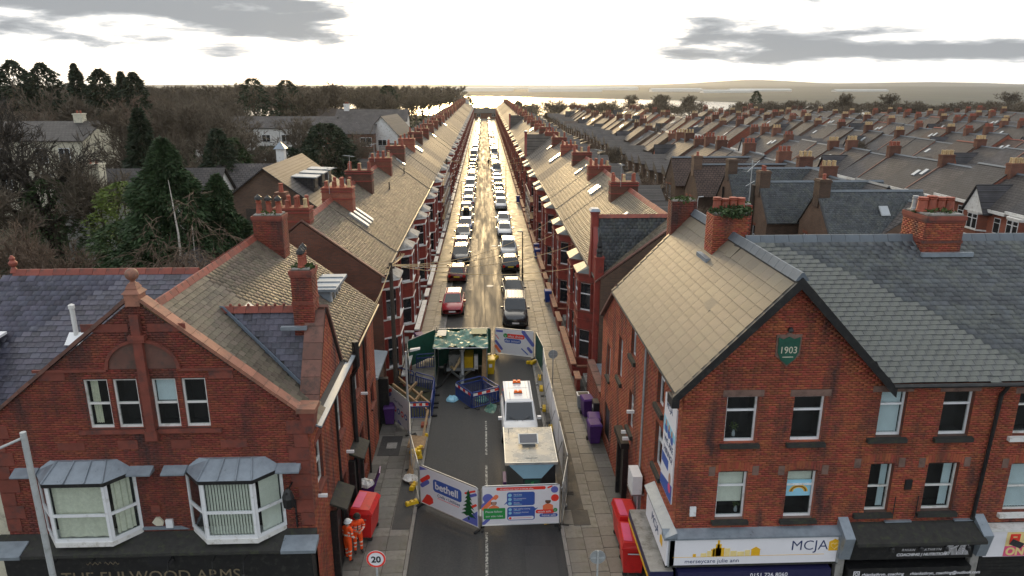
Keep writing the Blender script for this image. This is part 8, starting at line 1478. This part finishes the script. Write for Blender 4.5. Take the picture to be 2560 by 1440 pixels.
    T = thing('street_lamp', 'short grey lamp post with white lantern beside the values hoarding', 'street lamp', (-4.08, 33.6, .1)); MB().tube([(-4.08, 33.6, .1), (-4.08, 33.6, 1.3), (-4.08, 33.6, 1.35), (-4.08, 33.6, 4.6)], [.09, .09, .06, .05], 8).build('post', 'grey_post', T); MB().tube([(-4.08, 33.6, 4.55), (-3.75, 33.6, 4.68)], .025, 5).build('arm', 'grey_post', T); MB().hexa([(-3.85, 33.5, 4.6), (-3.35, 33.5, 4.72), (-3.35, 33.7, 4.72), (-3.85, 33.7, 4.6), (-3.85, 33.5, 4.72), (-3.35, 33.52, 4.8), (-3.35, 33.68, 4.8), (-3.85, 33.7, 4.72)]).build('lantern', 'white_paint', T)
    for x, y, h, lb, d in ((3.35, 63, 4.6, 'lamp post on the right kerb beyond the black hatchback', -1), (-3.3, 98, 4.6, 'lamp post on the left kerb by the white hatchback', 1), (3.4, 116, 4.6, 'lamp post farther along the right kerb', -1), (-3.35, 150, 4.6, 'second lamp post along the left kerb', 1), (3.4, 176, 4.6, 'third lamp post along the right kerb', -1)):
        T = thing('street_lamp', lb, 'street lamp', (x, y, .1)); MB().tube([(0, 0, 0), (0, 0, 1.2), (0, 0, 1.25), (0, 0, h)], [.09, .09, .06, .05], 8).build('post', 'timber_dark', T, world=False); MB().box(*sorted((0, d*.5)), -.09, .09, h, h+.09).build('lantern', 'grey_post', T, world=False)
    T = thing('speed_sign', 'round 20 speed limit sign with red ring beside the red trade bin', 'sign', (-3.5, 19, .1)); MB().tube([(0, .03, 0), (0, .03, 3.5)], .035, 8).build('post', 'grey_post', T, world=False); F = Frame((-3.5, 19, 3.35), (1, 0, 0), (0, -1, 0)); d = disc(F, (0, 0), .30, 0, .01, n=32).build('disc', 'print_white', T)
    rg2 = MB(F)
    for k in range(32): t0, t1 = 2*math.pi*k/32, 2*math.pi*(k+1)/32; q = [(r*math.cos(t), r*math.sin(t)) for r, t in ((.295, t0), (.295, t1), (.235, t1), (.235, t0))]; rg2.hexa([(a, .01, b) for a, b in q]+[(a, .014, b) for a, b in q])
    rg2.build('red_ring', 'print_red', d); text(d, '20', (-3.5, 18.983, 3.24), (R(90), 0, 0), .30, 'black_plastic', align='CENTER', bold=.008)
    for x, y, h, lb, r in ((3.42, 19, 3.35, 'grey back of a round sign at the corner of the right pavement', .25), (3.95, 39.5, 2.2, 'grey back of a round sign on the right pavement beyond the fence', .28)):
        T = thing('sign_back', lb, 'sign', (x, y, .1)); MB().tube([(0, 0, 0), (0, 0, h)], .03, 8).build('post', 'grey_post', T, world=False); disc(Frame((0, .04, h-r), (1, 0, 0), (0, -1, 0)), (0, 0), r, 0, .012, n=24).build('disc', 'steel_dull', T, world=False); MB().box(-r*.8, r*.8, .01, .03, h-r-.05, h-r-.02).build('bracket', 'grey_post', T, world=False)
    for x, y, h, lb, ends in ((-5.35, 38.9, 7.9, 'wooden telegraph pole with fan of wires in front of the first left terrace', [(-6.2, 41+i*4.2, 6.6) for i in range(8)]+[(6.4, 50, 6.4), (6.4, 56, 6.4), (6.4, 62, 6.4), (6.4, 44, 6.3), (-5.6, 31, 7.2), (-5.6, 27, 7.2)]), (-5.3, 100, 7.6, 'second telegraph pole among the left houses with wires to the right row', [(-6.2, 103+i*4.5, 6.6) for i in range(6)]+[(6.4, 108, 6.4), (6.4, 116, 6.4), (6.4, 96, 6.4)])):
        T = thing('telegraph_pole', lb, 'telegraph pole', (x, y, .1)); MB().tube([(x, y, .1), (x, y, h)], [.15, .10], 9).build('pole', 'timber_dark', T); MB().box(x-.22, x+.22, y-.05, y+.05, h-.35, h-.25).box(x-.05, x+.05, y-.22, y+.22, h-.6, h-.5).build('cross_arm', 'timber_dark', T); MB().box(x-.25, x-.1, y-.15, y+.1, h-1.0, h-.65).build('junction_box', 'black_plastic', T)
        for e in ends:
            p0, p1 = Vector((x, y, h-.15)), Vector(e); n = 8; pts = [p0.lerp(p1, k/n)-Vector((0, 0, .045*(p1-p0).length*4*(k/n)*(1-k/n))) for k in range(n+1)]; MB().tube(pts, .02, 4, caps=False).build('wire', 'pot_buff', T)  # buff wire colour stands in for the yellow sunlight on the wires
    # scaffolds against the left and right rows
    for x0, x1, y0, n, hh, lb in ((-5.85, -4.75, 84, 7, 6.4, 'tube scaffold with board platforms against the left terrace'), (5.3, 6.2, 84, 5, 4.2, 'low scaffold against the right terrace')):
        T = thing('scaffold', lb, 'scaffold', ((x0+x1)/2, y0, .1)); B = lambda mb, nm, m: mb.build(nm, m, T)
        for i in range(n):
            for x in (x0, x1): B(MB().tube([(x, y0+i*2.1, .1), (x, y0+i*2.1, hh+.8)], .03, 5), 'standard', 'steel_dull')
        for z in [k*2.0+2 for k in range(int(hh//2))]:
            for x in (x0, x1):
                for dz in (0, 1.0): B(MB().tube([(x, y0-.4, z+dz), (x, y0+(n-1)*2.1+.4, z+dz)], .03, 5), 'ledger', 'steel_dull')
            for k in range(4): B(MB().box(x0+.08+k*(x1-x0-.1)/4, x0+.06+(k+1)*(x1-x0-.1)/4, y0-.3, y0+(n-1)*2.1+.3, z+.04, z+.085), 'board', 'timber')
    # aerials on the chimneys of the first houses
    for i, (x, y, z) in enumerate(((-10.2, 46.9, 11.2), (-10.4, 55.6, 11.2), (-10.2, 66.9, 11.2), (9.9, 51.6, 10.9), (10.1, 63.2, 10.9))):
        T = thing('television_aerial', 'spiky television aerial on a chimney of the %s row, %s back' % ('left' if x < 0 else 'right', nth(i if i < 3 else i-3)), 'aerial', (x, y, z), rnd.random()*3, 'television aerials'); B = MB(); B.tube([(0, 0, -.6), (0, 0, 1.1)], .018, 5); B.tube([(-.5, 0, 1.0), (.6, 0, 1.05)], .012, 4)
        for k in range(8): B.tube([(-.45+k*.14, -.2, 1.0+k*.006), (-.45+k*.14, .2, 1.0+k*.006)], .007, 3)
        B.build('mast', 'steel', T, world=False)
site()
# ---------------------------------------------------------------- people
def person(name, label, loc, rz, J, bands, helmet=None, hair='print_brown', suit='hivis', trousers=None, sc=1., bag=False):
    """one continuous skinned body; J: joint name -> (x, y, z, radius)"""
    T = thing(name, label, 'person', loc, rz); T.scale = (sc,)*3
    E = [('pelvis', 'waist'), ('waist', 'chest'), ('chest', 'neck'), ('neck', 'head'), ('head', 'crown')]
    for s in 'LR': E += [('chest', 'sh'+s), ('sh'+s, 'el'+s), ('el'+s, 'wr'+s), ('wr'+s, 'ha'+s), ('pelvis', 'hip'+s), ('hip'+s, 'kn'+s), ('kn'+s, 'an'+s), ('an'+s, 'toe'+s)]
    for s in 'LR':   # fingers: four and a thumb off the side of the palm
        w, h = Vector(J['wr'+s][:3]), Vector(J['ha'+s][:3]); d = (h-w).normalized(); sd = d.cross(Vector((1 if s == 'L' else -1, .3, .2))).normalized()
        for k, (o, l) in enumerate(((-.03, .075), (-.01, .085), (.01, .08), (.03, .065))):
            a = h+sd*o; b = a+d*l*.55+Vector((0, -.012, 0)); c = b+(d*.4+Vector((0, -.02, -.01))).normalized()*l*.45
            J['f%s%da' % (s, k)] = (*b, .0095); J['f%s%db' % (s, k)] = (*c, .008); E += [('ha'+s, 'f%s%da' % (s, k)), ('f%s%da' % (s, k), 'f%s%db' % (s, k))]
        t = w.lerp(h, .55)+sd*-.05+d*.02; J['th'+s] = (*t, .011); t2 = t+d*.04+sd*-.012; J['tj'+s] = (*t2, .009); J['pm'+s] = (*w.lerp(h, .45), .028)
        E.remove(('wr'+s, 'ha'+s)); E += [('wr'+s, 'pm'+s), ('pm'+s, 'ha'+s), ('pm'+s, 'th'+s), ('th'+s, 'tj'+s)]
    names = list(J); me = bpy.data.meshes.new('body'); me.from_pydata([J[k][:3] for k in names], [(names.index(a), names.index(b)) for a, b in E], []); o = bpy.data.objects.new('body', me); COL.objects.link(o)
    sk = o.modifiers.new('skin', 'SKIN'); ss = o.modifiers.new('sub', 'SUBSURF'); ss.levels = ss.render_levels = 2; sk.use_smooth_shade = True
    for i, k in enumerate(names): d = me.skin_vertices[0].data[i]; r = J[k][3]; d.radius = (r, r) if not isinstance(r, tuple) else r; d.use_root = (k == 'pelvis')
    dg = bpy.context.evaluated_depsgraph_get(); dg.update(); nm = bpy.data.meshes.new_from_object(o.evaluated_get(dg)); bpy.data.objects.remove(o)
    nm.materials.clear()
    for m in (suit, 'hivis_band', 'skin', 'boot', trousers or suit): nm.materials.append(MT[m])
    wl = [Vector(J['wr'+s][:3]) for s in 'LR']; nk = J['neck'][2]; ank = J['anL'][2]
    for p in nm.polygons:
        c = p.center; mi = 0
        if c.z < J['pelvis'][2]-.02: mi = 4
        if any(a < c.z < b for a, b in bands): mi = 1
        if c.z > nk-.005 and (Vector((c.x, c.y, 0))-Vector((J['neck'][0], J['neck'][1], 0))).length < .16: mi = 2
        for s in 'LR':
            w = Vector(J['wr'+s][:3]); h = Vector(J['ha'+s][:3]); e = Vector(J['el'+s][:3])
            if (c-w).dot((w-e).normalized()) > .0 and (c-h).length < .17: mi = 2
            a = (c-e).dot((w-e).normalized())/(w-e).length
            if (c-e.lerp(w, .35)).length < .075 and .22 < a < .5 and bands: mi = 1
        if c.z < ank+.04: mi = 3
        p.material_index = mi; p.use_smooth = True
    link(bpy.data.objects.new('body', nm), T); hd = Vector(J['head'][:3]); fy = -1
    B = lambda mb, n, m, sm=True: mb.build(n, m, T, world=False, smooth=sm)
    # face
    f = MB(); f.ext([(hd.x-.012, hd.y-.085, hd.z+.02), (hd.x+.012, hd.y-.085, hd.z+.02), (hd.x+.018, hd.y-.085, hd.z-.03), (hd.x-.018, hd.y-.085, hd.z-.03)], (0, -.03, -.005)); B(f, 'nose', 'skin', False)
    for s in (-1, 1): B(MB().lathe((hd.x+s*.033, hd.y-.092, hd.z+.02), [(.004, -.008), (.011, 0), (.004, .008)], 8), 'eye', 'black_plastic'); B(MB().lathe((hd.x+s*.092, hd.y+.005, hd.z-.03), [(.008, 0), (.02, .02), (.018, .05), (.006, .065)], 7), 'ear', 'skin')
    B(MB().box(hd.x-.025, hd.x+.025, hd.y-.098, hd.y-.09, hd.z-.062, hd.z-.052), 'mouth', 'print_pink', False)
    hp = [(.096, -.02), (.108, .02), (.104, .07), (.08, .115), (.04, .135), (.01, .14)]
    if helmet: B(MB().lathe((hd.x, hd.y+.005, hd.z+.035), [(.145, -.012), (.148, .0), (.122, .006), (.120, .05), (.10, .095), (.06, .125), (.01, .135)], 16).hexa([(hd.x-.08, hd.y-.19, hd.z+.022), (hd.x+.08, hd.y-.19, hd.z+.022), (hd.x+.11, hd.y-.08, hd.z+.03), (hd.x-.11, hd.y-.08, hd.z+.03), (hd.x-.07, hd.y-.185, hd.z+.034), (hd.x+.07, hd.y-.185, hd.z+.034), (hd.x+.10, hd.y-.08, hd.z+.05), (hd.x-.10, hd.y-.08, hd.z+.05)]), 'helmet', helmet, False)
    B(MB().lathe((hd.x, hd.y+.018, hd.z+.01), hp, 12), 'hair', hair)
    if bag: B(MB().box(-.02, .02, -.155, -.13, 1.0, 1.42), 'strap', 'black_plastic', False)
    return T
def joints(lean=0., armL=((.24, 0, 1.16), (.28, -.08, .92)), armR=((-.24, 0, 1.16), (-.28, -.08, .92)), legL=(.10, -.02), legR=(-.10, .02), turn=0.):
    J = dict(pelvis=(0, 0, .95, (.165, .135)), waist=(0, -.01, 1.10, (.150, .115)), chest=(0, -.02-lean*.5, 1.32, (.175, .125)), neck=(turn*.02, -.03-lean, 1.52, .052), head=(turn*.04, -.05-lean, 1.63, (.085, .098)), crown=(turn*.04, -.045-lean, 1.73, (.06, .07)))
    for s, (e, w), (lx, ly), sg in (('L', armL, legL, 1), ('R', armR, legR, -1)):
        J['sh'+s] = (sg*.195, -.02-lean*.6, 1.43, .072); J['el'+s] = (*e, .055); J['wr'+s] = (*w, .036); d = (Vector(w)-Vector(e)).normalized()*.085; J['ha'+s] = (*(Vector(w)+d), (.036, .018)); J['hip'+s] = (sg*.095, 0, .90, .105); J['kn'+s] = (lx*1.05, ly*.6-.02, .50, .075); J['an'+s] = (lx*1.1, ly, .10, .052); J['toe'+s] = (lx*1.3, ly-.15, .045, .042)
    return J
def people():
    person('person', 'worker in orange hi-vis suit and white helmet, nearer to the camera beside the red bin', (-5.30, 23.25, .125), R(150), joints(.02, ((.25, .02, 1.15), (.26, -.14, .96)), ((-.25, .02, 1.15), (-.24, -.16, .98)), (.11, -.05), (-.10, .06)), ((1.13, 1.19), (1.28, 1.32), (.30, .36), (.46, .52)), 'pl_white')
    person('person', 'worker in dark helmet and orange hi-vis vest looking at something in his hands', (-5.02, 23.75, .125), R(20), joints(.06, ((.26, -.06, 1.14), (.10, -.27, 1.12)), ((-.26, -.06, 1.14), (-.08, -.28, 1.14)), (.11, .0), (-.11, .02)), ((1.08, 1.15), (1.22, 1.26), (.30, .36), (.46, .52)), 'boot', bag=True)
    person('person', 'distant pedestrian in dark clothes walking in the middle of the road', (.85, 158, .07), R(170), joints(.03, ((.22, .08, 1.15), (.25, .02, .92)), ((-.22, -.08, 1.15), (-.24, -.2, .94)), (.10, -.22), (-.10, .25)), (), None, 'boot', 'boot', 'black_plastic', 1.02)
people()
